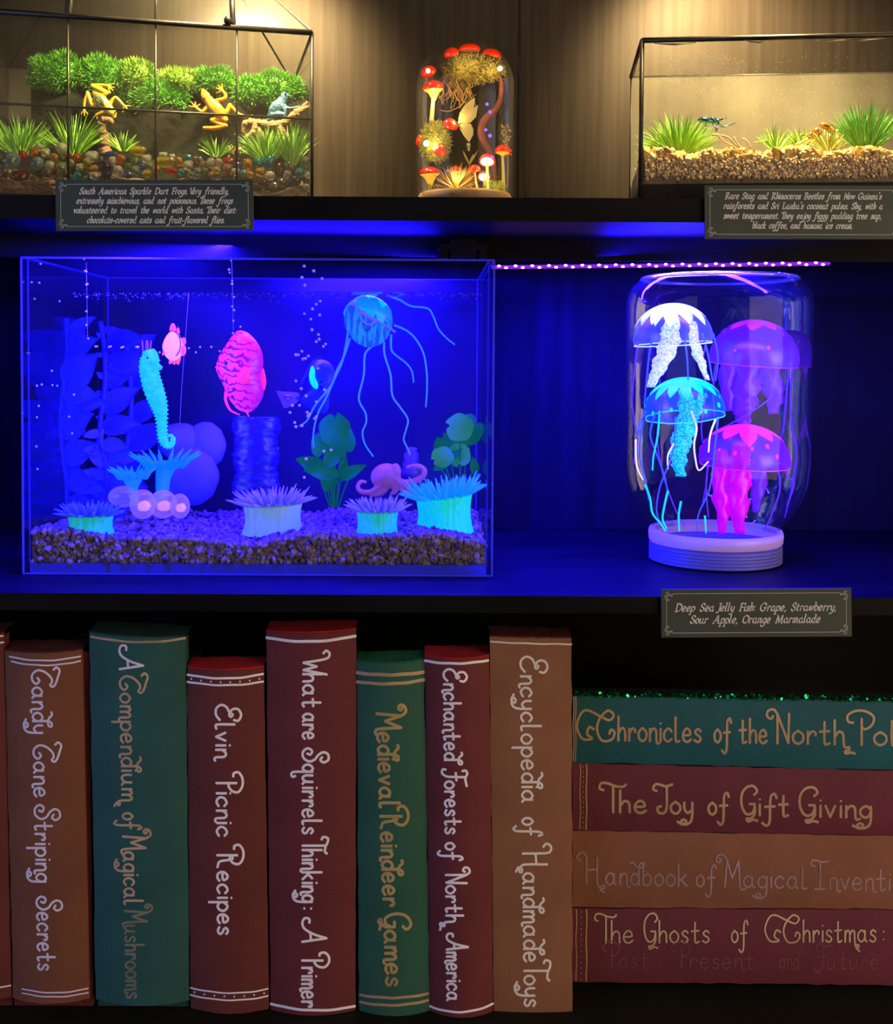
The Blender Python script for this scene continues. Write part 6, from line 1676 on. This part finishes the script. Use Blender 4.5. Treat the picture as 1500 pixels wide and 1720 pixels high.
# bubble corals
M_bub = veil('lilac_bubble_coral', (.72, .62, .95), .42, emit=.16, ecol=(.55, .30, 1.0))
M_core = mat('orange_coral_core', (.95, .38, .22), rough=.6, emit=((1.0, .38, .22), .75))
for lab, x, y, rx, ry, Y, core in (('front left lilac bubble coral with orange core', 240, 847, 22, 25, .135, 1), ('middle lilac bubble coral behind the front one', 274, 847, 24, 24, .155, 1), ('right hand lilac bubble coral with orange core', 302, 850, 17, 21, .145, 1), ('pale violet bubble coral under the lower flower anemone', 208, 834, 26, 18, .165, 0)):
    s = S(Y); t = thing('bubble_coral', lab, 'coral', P(x, y + ry, Y), 'translucent bubble corals')
    k = MB(); k.ell(P(x, y, Y), (rx * s, rx * s * .8, ry * s), nu=22, nv=14); k.build('bubble', M_bub, t)
    if core:
        k = MB(); k.ell(P(x + 2, y + 3, Y), (rx * s * .5, rx * s * .3, ry * s * .34), nu=18, nv=12, warp=lambda v: v * (1 + .18 * math.sin(5 * v.x + 7 * v.z) * math.cos(6 * v.y + 3 * v.x))); k.build('core', M_core, t)
# big blue coral behind
M_bc = mat('blue_lit_coral', (.10, .10, .60), rough=.7, vary=.1, emit=((0, 0, 1), .30))  # deep blue of the leds put into the coral colour and emission
CRG = .255; s = S(CRG)
t = thing('brain_coral', 'large rounded pale coral lit deep blue behind the flower anemones', 'coral', P(330, 850, CRG))
for nm, x, y, rx, ry in (('lobe', 304, 742, 40, 32), ('lobe', 346, 748, 34, 40), ('lobe', 322, 800, 46, 50), ('lobe', 290, 810, 30, 40)):
    k = MB(); k.ell(P(x, y, CRG + (.01 if y < 760 else 0)), (rx * s, rx * s * .6, ry * s), nu=26, nv=18, warp=lambda v: v * (1 + .03 * math.sin(9 * v.x) * math.cos(8 * v.z))); k.build(nm, M_bc, t)
k = MB()
r_ = random.Random(3)
def col_(u, v):
    a = 2 * math.pi * u; rr_ = (36 + 3 * math.sin(v * 18) + r_.uniform(-4.5, 4.5)) * S(.27)
    c = P(430, 700 + 150 * v, .27); return c + V((rr_ * math.cos(a), rr_ * .5 * math.sin(a), 0))
k.grid(col_, 30, 40)
tag(k.build('bubble_column', veil('blue_bubble_curtain', (.06, .06, .35), .11)), 'rough blue bubbling column behind the discus fish', 'bubbles', kind='stuff')
# leafy plants
def leaf(k, base, tip, wd, nrm, cup=.25, fold=.0, nu=6, nv=8, point=1.0):
    base, tip = V(base), V(tip); d = tip - base; ln = d.length; d.normalize(); n_ = V(nrm); n_ = (n_ - d * n_.dot(d)).normalized(); sd = d.cross(n_)
    def f(u, v):
        w_ = wd * math.sin(math.pi * min(1, (v * .94 + .03)) ** .8) ** (.6 if point < 1 else .9)
        a = (u - .5) * 2
        return base + d * ln * v + sd * w_ * a * .5 + n_ * (cup * wd * (a * a) * .5 - fold * ln * (v - .5) ** 2 + .03 * wd * math.sin(a * 7 + v * 9))
    k.grid(f, nu, nv)
M_lp = mat('blue_lit_plastic_leaf', (.06, .08, .95), rough=.6, vary=.2, emit=((0, 0, 1), .55), spec=.1)  # blue led light put into the leaf colour and emission
def bgplant(label, x0, x1, y0, y1, Y, n, seed, size=64):
    r_ = random.Random(seed); s = S(Y)
    t = thing('aquarium_plant', label, 'plant', P((x0 + x1) / 2, y1, Y), 'plastic plants in the aquarium')
    k = MB(); mx_ = (x0 + x1) / 2
    stem = curve_px([(mx_ + 6 * math.sin(i * 1.3 + seed), y1 + (y0 - y1) * i / 6, Y) for i in range(7)], 4)
    k.tube(stem, 4 * s, 8); k.build('stem', M_lp, t)
    for i in range(n):
        f = (i + r_.uniform(.1, .9)) / n
        b0 = stem[min(int((1 - f) * (len(stem) - 1)), len(stem) - 1)]
        sg = 1 if i % 2 else -1
        L_ = size * s * r_.uniform(.75, 1.2)
        if sg < 0: L_ = min(L_, (b0.x - TX0) - .009)
        d = V((sg * r_.uniform(.6, 1.0), r_.uniform(-.5, .05), r_.uniform(-.25, .8))).normalized()
        k = MB(); leaf(k, b0, b0 + d * L_, L_ * r_.uniform(.45, .65), (r_.uniform(-.4, .4), -1, r_.uniform(-.1, .5)), fold=.4 * sg * 0 + .25); k.build('leaf', M_lp, t)
bgplant('tall broad leaved plant lit blue, at the left wall of the tank', 78, 138, 535, 868, .24, 20, 1, 78)
bgplant('tall broad leaved plant lit blue, second from the left wall', 142, 200, 540, 868, .27, 18, 2, 76)
bgplant('broad leaved plant lit blue behind the seahorse', 180, 250, 556, 868, .29, 13, 3, 72)
bgplant('low bushy plant lit blue behind the teal anemone', 130, 220, 720, 870, .23, 12, 4, 66)
M_gl = mat('sea_green_plastic_leaf', (.004, .12, .004), rough=.6, vary=.25, scale=50, spec=.02, emit=((0.0, .24, .18), .30))  # glow added to both leaf greens, which blue light alone cannot show
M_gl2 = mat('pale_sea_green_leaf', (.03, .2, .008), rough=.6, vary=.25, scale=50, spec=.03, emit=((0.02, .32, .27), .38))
def lily(label, base, leaves, Y, m, m2=None):
    s = S(Y); t = thing('aquarium_plant', label, 'plant', P(base[0], base[1], Y), 'plastic plants in the aquarium')
    for i, (x, y, rx, ry, kind, ang, dz) in enumerate(leaves):
        Yl = Y + dz
        k = MB()
        c = P(x, y, Yl)
        if kind == 'r':
            rr_ = random.Random(i)
            tiltx = rr_.uniform(-.5, .5)
            def disc(u, v):
                a = 2 * math.pi * u
                notch = 1 - .35 * math.exp(-((u - (ang / 360.0)) % 1.0 - 0.0) ** 2 * 900)
                r = v * notch * (1 + .04 * math.sin(a * 5 + i))
                return c + V((r * rx * s * math.cos(a), .35 * rx * s * r * (tiltx * math.cos(a) + math.sin(a) * .8) - .0045 * r * r * math.sin(2 * a + i), r * ry * s * math.sin(a)))
            k.grid(disc, 36, 6)
        else:
            a = R(ang); d = V((math.cos(a), -.25, math.sin(a))) * rx * s
            leaf(k, c - d * .5, c + d * .5, ry * 2 * s, (.1, -1, .45), cup=.35, fold=.3, point=1)
        k.build('leaf', m2 if m2 and kind == 'r' and i % 2 == 0 else m, t)
        k = MB(); b0 = P(base[0] + (x - base[0]) * .22, base[1], Y); k.tube(catmull([b0, b0.lerp(c, .5) + V((0, 0, .004)), c + V((0, .001, -.3 * ry * s))], 4), 1.3 * s, 6); k.build('stem', m, t)
lily('sea green lily leaved plant in the middle of the tank', (562, 852), [(562, 720, 26, 27, 'r', 90, 0), (549, 747, 27, 24, 'r', 250, -.006), (574, 742, 23, 28, 'r', 300, .002), (526, 783, 60, 16, 'p', 155, -.002), (540, 793, 56, 15, 'p', 172, -.012), (556, 772, 34, 14, 'p', 230, -.01), (592, 793, 52, 11, 'p', 28, -.008), (577, 785, 40, 9, 'p', 80, .004), (552, 810, 34, 14, 'p', 250, -.006)], .215, M_gl)
lily('pale sea green lily leaved plant in the right back corner', (775, 850), [(772, 718, 24, 23, 'r', 170, -.012), (786, 722, 26, 26, 'r', 40, 0), (743, 768, 19, 17, 'r', 200, -.016), (752, 750, 24, 24, 'r', 120, 0), (771, 764, 20, 20, 'r', 270, -.004), (796, 782, 30, 8, 'p', 100, -.006), (740, 783, 28, 8, 'p', 210, -.014)], .235, M_gl, M_gl2)
# octopus
OY = .205; s = S(OY)
M_oct = mat('salmon_octopus_skin', (.40, .16, .09), rough=.5, vary=.25, scale=60, emit=((.60, .10, .10), .15))
k = MB(); k.ell(P(648, 800, OY), (26 * s, 20 * s, 22 * s), Matrix.Rotation(R(-12), 3, 'Y'))
k.ell(P(664, 792, OY - .004), (10 * s, 9 * s, 14 * s))
for pts, rad in (([(660, 800), (674, 812), (692, 810), (708, 802), (713, 792), (706, 784), (694, 783), (682, 785)], [9, 8, 6.5, 5.5, 5.2, 4.6, 3.8, 2.5]), ([(664, 806), (675, 820), (684, 826), (694, 826)], [8, 6, 5, 3]), ([(660, 812), (664, 824), (656, 830)], [8, 5, 3]), ([(640, 815), (624, 826), (608, 826), (601, 818), (606, 809), (616, 810)], [7, 5, 4.5, 4, 3.4, 2.4]), ([(650, 815), (640, 828), (622, 832)], [7, 5, 3])):
    q = curve_px([(x, y, OY - .004) for x, y in pts], 5); k.tube(q, [v.x * s for v in catmull([(r, 0, 0) for r in rad], 5)], 10)
oc = k.build('octopus', M_oct); melt(oc, .0008, 3, .5); tag(oc, 'salmon pink toy octopus with a curled arm behind the anemones', 'octopus', SEA)
for x, y in ((662, 784), (669, 798)):
    k = MB(); k.ell(P(x, y, OY - 10.5 * s), (1.8 * s,) * 3); k.build('eye', M_eye, oc)
for x, y in ((676, 811), (706, 797), (708, 788), (694, 809), (680, 821), (693, 784)):
    k = MB(); k.ell(P(x, y, OY - .0072), (1.2 * s, .8 * s, 1.2 * s)); k.build('spot', M_ring, oc)
k = MB(); k.lathe([(0.001, 0), (.010, 0), (.0105, .006), (.0085, .008), (.0095, .013), (.0075, .016), (.008, .024), (.0055, .026), (.006, .030), (.001, .031)], P(691, 800, .235), 18)
tag(k.build('small_pot', mat('dark_violet_pot', (.10, .06, .16), rough=.5, vary=.3)), 'small dark stepped pot behind the octopus arm', 'pot')
# bubble beads on lines
BEADS = {'in the far left column by the tank wall': [(68, 443), (53, 474), (66, 475), (58, 502), (48, 593), (87, 623), (62, 648), (70, 646), (88, 647), (96, 648), (65, 682), (38, 694), (62, 701), (61, 750), (63, 788), (100, 506)],
         'in the straight column above the left plants': [(141, 435), (143, 455), (145, 456), (147, 477), (145, 478), (146, 499), (145, 523), (145, 546), (148, 569), (124, 663), (116, 700), (121, 728)],
         'in the level row behind the seahorse and clownfish': [(160, 582), (163, 582), (183, 583), (186, 582), (207, 583), (204, 584), (229, 583), (232, 583), (268, 592), (317, 585), (329, 592), (336, 583), (355, 583), (369, 590)],
         'in the column above the discus fish': [(388, 437), (385, 453), (386, 458), (390, 472), (390, 477), (393, 499), (390, 515), (393, 521), (392, 539), (404, 549), (391, 560)],
         'in the stream above the blue tang': [(511, 447), (527, 455), (507, 466), (541, 468), (512, 479), (538, 506), (531, 511), (525, 519), (511, 527), (537, 529), (522, 536), (524, 554), (535, 562), (536, 570), (531, 574), (543, 582), (547, 578), (507, 590), (497, 596), (501, 596), (518, 598), (509, 603), (513, 602)],
         'in the stream in front of the blue tang': [(534, 619), (497, 640), (506, 653), (514, 665), (531, 675), (545, 655), (516, 693), (520, 696), (517, 699), (528, 703), (531, 700), (495, 710), (497, 717), (507, 715), (491, 681), (503, 681), (487, 693)],
         'in front of the middle lily plant': [(544, 758), (556, 756), (514, 771), (511, 802)]}
ORD = NTH + ['twenty first', 'twenty second', 'twenty third', 'twenty fourth']
M_bead = mat('pearl_bead', (.85, .83, .75), rough=.15, spec=.8, vary=.03)
bead = None
r_ = random.Random(6)
for where, pl in BEADS.items():
    row = 'level row' in where
    pl = sorted(pl, key=lambda p: p[0] if row else p[1])
    for i, (x, y) in enumerate(pl):
        Y = TY + .012 + r_.uniform(0, .006) if 'left' not in where else TY + .016
        big = 2.5 if 'blue tang' in where or 'lily' in where else 1.9
        if bead is None:
            k = MB(); k.ell((0, 0, 0), (1, 1, 1), nu=12, nv=8); bead = k.build('bubble_bead', M_bead, origin=(0, 0, 0)); o = bead
        else:
            o = bead.copy(); COL.objects.link(o)
        o.location = P(x, y, Y); o.scale = (S(Y) * big * r_.uniform(.85, 1.1),) * 3
        tag(o, f'{ORD[i]} pearl bubble bead {"from the left" if row else "from the top"} {where}', 'bubble bead', 'pearl bubble beads in the aquarium')
for i, (pts, lab) in enumerate(((([(145, 440), (146, 500), (147, 570)]), 'straight clear line carrying the left column of beads'), ([(317, 492), (312, 560), (306, 640), (302, 712)], 'curved clear line hanging left of the discus fish'), ([(389, 432), (391, 500), (392, 562)], 'clear line carrying the beads above the discus fish'))):
    k = MB(); k.tube(curve_px([(x, y, .10 + .02 * (i == 1)) for x, y in pts], 6), .00022, 4)
    tag(k.build('fishing_line', mat('clear_nylon_line', (.5, .5, .7), rough=.2, alpha=.5)), lab, 'line')
# froth under the surface
k = MB(); r_ = random.Random(15)
for i in range(420):
    x = r_.uniform(120, 810); y = 492 + abs(r_.gauss(0, 5)); Y = TY + .005
    s_ = r_.uniform(.3, .9) * S(Y); k.ell(P(x, y, Y), (s_,) * 3, nu=5, nv=3)
tag(k.build('surface_bubbles', mat('tiny_air_bubbles', (.5, .5, .85), rough=.1, spec=.8, alpha=.6)), 'tiny bubbles clinging under the water surface at the front glass', 'bubbles', kind='stuff')
# ---------------------------------------------------------------- jellyfish jar
GY = .172
s = S(GY)
JC = P(1204, 700, GY); JC.z = Z_MID1 + .0005
jz = lambda py: P(1204, py, GY).z - JC.z
px = lambda r: r * s
jar = thing('jelly_jar', 'upside down glass jar with a white screw lid holding four toy jellyfish', 'jar', JC)
M_jar = glass('jar_glass', tint=(.95, .96, 1.0), refl=.42, rough=.04, haze=.004, wob=.25)
ztj = jz(466)
pr = [(px(100), jz(897)), (px(103), jz(890)), (px(108), jz(880)), (px(122), jz(862)), (px(138), jz(838)), (px(148), jz(812)), (px(152), jz(780)), (px(152), jz(640)), (px(152), jz(515)), (px(150), jz(496)), (px(143), jz(482)), (px(134), jz(473)), (px(128), jz(468)), (px(120), ztj), (px(90), ztj - .002), (px(40), ztj - .004), (0.0001, ztj - .004)]
k = MB(); k.lathe(pr, JC, 56); k.build('glass_body', M_jar, jar)
k = MB(); pr2 = [(px(120), ztj - .0005), (px(126), ztj + .0006), (px(131), ztj - .002), (px(127), ztj - .0035), (px(119), ztj - .0026)]
k.lathe(pr2, JC, 56, close=True); k.build('base_ring', glass('thick_jar_rim', tint=(.8, .85, 1.0), refl=2.2, rough=.12, haze=.22, hazecol=(.7, .8, 1.0), wob=.6), jar)  # pale scatter on the ring stands in for its bright reflection
M_lidu = mat('translucent_white_collar', (.38, .28, .62), rough=.4, vary=.06, emit=((.5, .25, .9), .22))  # lavender glow put into colour and emission, no lamp in the collar
M_lid = mat('white_plastic_lid', (.13, .13, .32), rough=.5, vary=.05)
k = MB(); jf = lambda py: P(1204, py, GY - px(108)).z - JC.z; zc0, zc1 = jf(928), jf(905)
k.lathe([(px(100), zc1 - .001), (px(109), zc1), (px(111), zc1 - .004), (px(110), zc0 + .002), (px(107), zc0)], JC, 56); k.build('collar', M_lidu, jar)
k = MB(); zl = zc0 - .0006
prl = [(0.001, 0.0), (px(104), 0.0), (px(108), .0012)]
n_ = 5
for i in range(n_):
    a = .0015 + (zl - .002) * i / n_; b_ = .0015 + (zl - .002) * (i + .7) / n_
    prl += [(px(109.5), a), (px(109.5), b_), (px(108.2), b_ + .0005)]
prl += [(px(109), zl), (px(96), zl + .0006), (0.001, zl + .0006)]
k.lathe(prl, JC, 56); k.build('lid', M_lid, jar, smooth=False)
# jellyfish
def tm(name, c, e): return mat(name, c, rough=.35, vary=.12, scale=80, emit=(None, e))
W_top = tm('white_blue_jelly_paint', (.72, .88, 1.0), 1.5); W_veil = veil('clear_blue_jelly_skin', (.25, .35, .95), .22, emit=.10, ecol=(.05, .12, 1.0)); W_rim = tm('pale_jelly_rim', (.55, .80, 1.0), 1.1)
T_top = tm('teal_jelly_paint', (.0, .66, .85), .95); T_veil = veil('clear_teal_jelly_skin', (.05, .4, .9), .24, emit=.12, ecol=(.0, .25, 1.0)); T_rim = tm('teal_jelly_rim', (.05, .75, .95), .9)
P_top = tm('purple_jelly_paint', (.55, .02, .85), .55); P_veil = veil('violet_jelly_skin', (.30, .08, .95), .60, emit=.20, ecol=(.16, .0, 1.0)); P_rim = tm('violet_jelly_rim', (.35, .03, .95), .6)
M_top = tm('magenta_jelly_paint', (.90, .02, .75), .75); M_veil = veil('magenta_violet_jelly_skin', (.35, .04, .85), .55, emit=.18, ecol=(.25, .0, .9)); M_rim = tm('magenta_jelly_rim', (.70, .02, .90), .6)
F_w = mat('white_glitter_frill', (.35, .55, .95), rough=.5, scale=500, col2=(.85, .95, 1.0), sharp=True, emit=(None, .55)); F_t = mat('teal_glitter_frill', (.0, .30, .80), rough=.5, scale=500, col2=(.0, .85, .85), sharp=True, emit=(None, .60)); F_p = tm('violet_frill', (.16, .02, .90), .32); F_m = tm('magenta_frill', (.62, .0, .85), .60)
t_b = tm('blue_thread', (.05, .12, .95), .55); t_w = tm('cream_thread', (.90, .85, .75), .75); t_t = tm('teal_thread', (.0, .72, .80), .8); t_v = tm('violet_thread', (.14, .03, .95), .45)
JG = 'toy jellyfish in the jar'
Z = lambda m, r, *p: ([(x, y, z) for x, y, z in p], r, m)
jelly('jellyfish', 'white topped toy jellyfish, upper left in the jar', 1130, 570, (-.07, -.05, 1), 67, 60, GY - .01, W_top, W_veil, W_rim,
      [Z(t_b, 1.7, (1096, 565, -.02), (1090, 600, -.02), (1086, 640, -.02), (1082, 680, -.02)), Z(t_b, 1.7, (1180, 560, -.01), (1190, 600, -.01), (1197, 640, -.01)), Z(t_b, 1.6, (1150, 570, -.03), (1154, 600, -.03), (1156, 640, -.03)), Z(t_b, 1.5, (1198, 560, .01), (1206, 600, .01), (1202, 640, .01)), Z(t_v, 1.5, (1072, 572, 0), (1066, 620, 0), (1062, 680, 0), (1070, 740, 0), (1064, 780, 0)), Z(t_v, 1.5, (1110, 572, .01), (1106, 620, .01), (1112, 680, .01), (1104, 730, .01), (1112, 790, .01), (1132, 850, .01), (1150, 885, .01)), Z(t_v, 1.5, (1188, 566, .015), (1180, 610, .015), (1186, 660, .015), (1178, 720, .015), (1188, 790, .015), (1180, 850, .015))],
      [([(1128, 530, 0), (1126, 565, 0), (1118, 595, 0), (1104, 625, -.004), (1092, 650, -.008)], 17, F_w), ([(1164, 540, .01), (1168, 580, .01), (1178, 610, .01), (1188, 638, .01)], 9, F_w)], F_w, t_b, JG, cover=.72, drips=12, spots=0, seed=5)
jelly('jellyfish', 'teal topped toy jellyfish, in front of and below the white topped one', 1150, 692, (-.10, -.10, 1), 68, 58, GY - .026, T_top, T_veil, T_rim,
      [Z(t_b, 1.7, (1084, 690, -.01), (1072, 720, -.01), (1068, 740, -.01)), Z(t_w, 1.7, (1068, 738, -.01), (1068, 770, -.01), (1072, 790, -.01), (1080, 806, -.01)), Z(t_t, 2.0, (1084, 814, -.01), (1092, 838, -.01), (1096, 862, -.01), (1110, 880, -.01), (1118, 892, -.01)),
       Z(t_b, 1.7, (1100, 695, -.02), (1092, 730, -.02), (1102, 760, -.02), (1116, 800, -.02), (1122, 830, -.02)), Z(t_t, 1.8, (1108, 690, -.024), (1105, 730, -.024), (1098, 765, -.024), (1096, 790, -.024)), Z(t_t, 1.9, (1122, 824, -.02), (1116, 850, -.02), (1113, 872, -.02), (1120, 888, -.02)),
       Z(t_w, 1.8, (1161, 690, -.03), (1170, 718, -.03), (1166, 745, -.03), (1168, 770, -.03), (1174, 790, -.03), (1190, 775, -.03)), Z(t_w, 1.8, (1202, 704, -.02), (1193, 730, -.02), (1190, 760, -.02)), Z(t_w, 1.6, (1132, 745, -.01), (1122, 765, -.01), (1122, 788, -.01)),
       Z(t_t, 2.0, (1144, 842, -.02), (1140, 866, -.02), (1141, 892, -.02)), Z(t_b, 1.6, (1080, 706, 0), (1074, 760, 0), (1082, 800, 0), (1090, 840, 0)), Z(t_b, 1.6, (1206, 700, -.01), (1200, 760, -.01), (1192, 820, -.01), (1174, 862, -.01), (1170, 892, -.01)), Z(t_t, 1.8, (1184, 866, -.01), (1186, 896, -.01)), Z(t_b, 1.5, (1135, 700, -.01), (1130, 760, -.01), (1108, 820, -.01), (1104, 866, -.01), (1124, 890, -.01))],
      [([(1150, 655, 0), (1156, 690, 0), (1152, 720, 0), (1142, 752, -.004), (1140, 780, -.004), (1144, 800, -.004)], 18, F_t), ([(1178, 660, .008), (1172, 690, .008), (1168, 705, .008)], 8, F_t)], F_t, t_b, JG, cover=.66, drips=13, spots=11, seed=6)
jelly('jellyfish', 'purple toy jellyfish, upper right at the back of the jar', 1266, 604, (.05, -.06, 1), 74, 66, GY + .022, P_top, P_veil, P_rim,
      [Z(t_v, 1.8, (1325, 605, 0), (1322, 650, 0), (1318, 700, 0), (1312, 740, 0)), Z(t_v, 1.8, (1334, 600, 0), (1328, 660, 0), (1330, 720, 0), (1338, 760, 0), (1330, 820, 0), (1318, 870, 0)), Z(t_v, 1.5, (1290, 610, -.01), (1296, 660, -.01), (1280, 680, -.01), (1240, 705, -.01), (1215, 718, -.01)), Z(t_v, 1.7, (1204, 600, 0), (1198, 650, 0), (1200, 700, 0))],
      [([(1255, 575, 0), (1252, 640, 0), (1250, 680, 0), (1248, 715, 0)], 24, F_p), ([(1226, 590, 0), (1222, 640, 0), (1226, 690, 0)], 15, F_p), ([(1290, 580, .005), (1296, 640, .005), (1302, 670, .005), (1298, 695, .005)], 18, F_p)], F_p, t_v, JG, cover=.5, drips=8, spots=10, seed=7)
jelly('jellyfish', 'magenta spotted toy jellyfish, lower right in the jar', 1250, 773, (.03, -.05, 1), 76, 60, GY - .006, M_top, M_veil, M_rim,
      [Z(t_v, 1.7, (1305, 776, 0), (1310, 820, 0), (1298, 860, 0), (1284, 890, 0)), Z(t_v, 1.7, (1318, 772, 0), (1322, 800, 0), (1334, 812, 0), (1322, 850, 0)), Z(t_v, 1.5, (1190, 772, 0), (1186, 820, 0), (1190, 870, 0))],
      [([(1244, 745, -.004), (1240, 800, -.004), (1240, 850, -.004), (1242, 896, -.004)], 20, F_m), ([(1212, 755, 0), (1210, 810, 0), (1214, 860, 0), (1212, 896, 0)], 14, F_m), ([(1276, 755, 0), (1274, 810, 0), (1270, 860, 0)], 14, F_p)], F_m, t_v, JG, cover=.62, drips=9, spots=16, seed=8)
# led strip
LY = .128
def bar_pt(x, dy=0): return P(x, 448.5 - (x - 836) * .0105 + dy, LY)
led = thing('led_strip', 'violet glowing led strip light under the top shelf, above the jar', 'strip light', bar_pt(1115))
M_strip = glow('violet_led_tape', (.30, .02, .95), .9)
M_dio = glow('pink_white_diode', (1.0, .42, 1.0), 7.0)
k = MB(); q = [bar_pt(836 - 10), bar_pt(1390)]
k.hexa([q[0] + V((0, 0, -.0016)), q[1] + V((0, 0, -.0016)), q[1] + V((0, .004, -.0016)), q[0] + V((0, .004, -.0016)), q[0] + V((0, 0, .0016)), q[1] + V((0, 0, .0016)), q[1] + V((0, .004, .0016)), q[0] + V((0, .004, .0016))]); tape = k.build('tape', M_strip, led, smooth=False)
x = 838.0; i = 0
while x < 1386:
    k = MB(); p = bar_pt(x, -1.5 if i % 2 == 0 else 1.6) + V((0, -.0008, 0)); k.ell(p, (.0017, .0008, .0011), nu=10, nv=6); k.build('diode', M_dio, tape)
    x += 12.0 if i % 2 == 0 else 16.0
    i += 1
k = MB(); k.ell(bar_pt(1392), (.0018, .0016, .0014)); k.build('end_cap', M_strip, led)
# bracket under the shelf
br_ = thing('shelf_bracket', 'dark blue lit clip bracket under the top shelf, above the tank corner', 'bracket', P(778, 428, .118))
M_brk = mat('dark_bracket_plastic', (.006, .006, .012), rough=.5, spec=.1)
k = MB(); a, b_ = P(735, 410, .115), P(820, 420, .115); k.box((a.x, .113, b_.z), (b_.x, .124, a.z)); k.build('plate', M_brk, br_, smooth=False)
k = MB(); a, b_ = P(757, 402, .116), P(800, 432, .116); k.box((a.x, .1135, b_.z), (b_.x, .1245, a.z)); k.build('block', M_brk, br_, smooth=False)
for x0, x1 in ((737, 753), (805, 818)):
    k = MB(); a, b_ = P(x0, 420, .115), P(x1, 434, .115); k.box((a.x, .114, b_.z), (b_.x, .124, a.z + .0003)); k.build('clip', M_brk, br_, smooth=False)
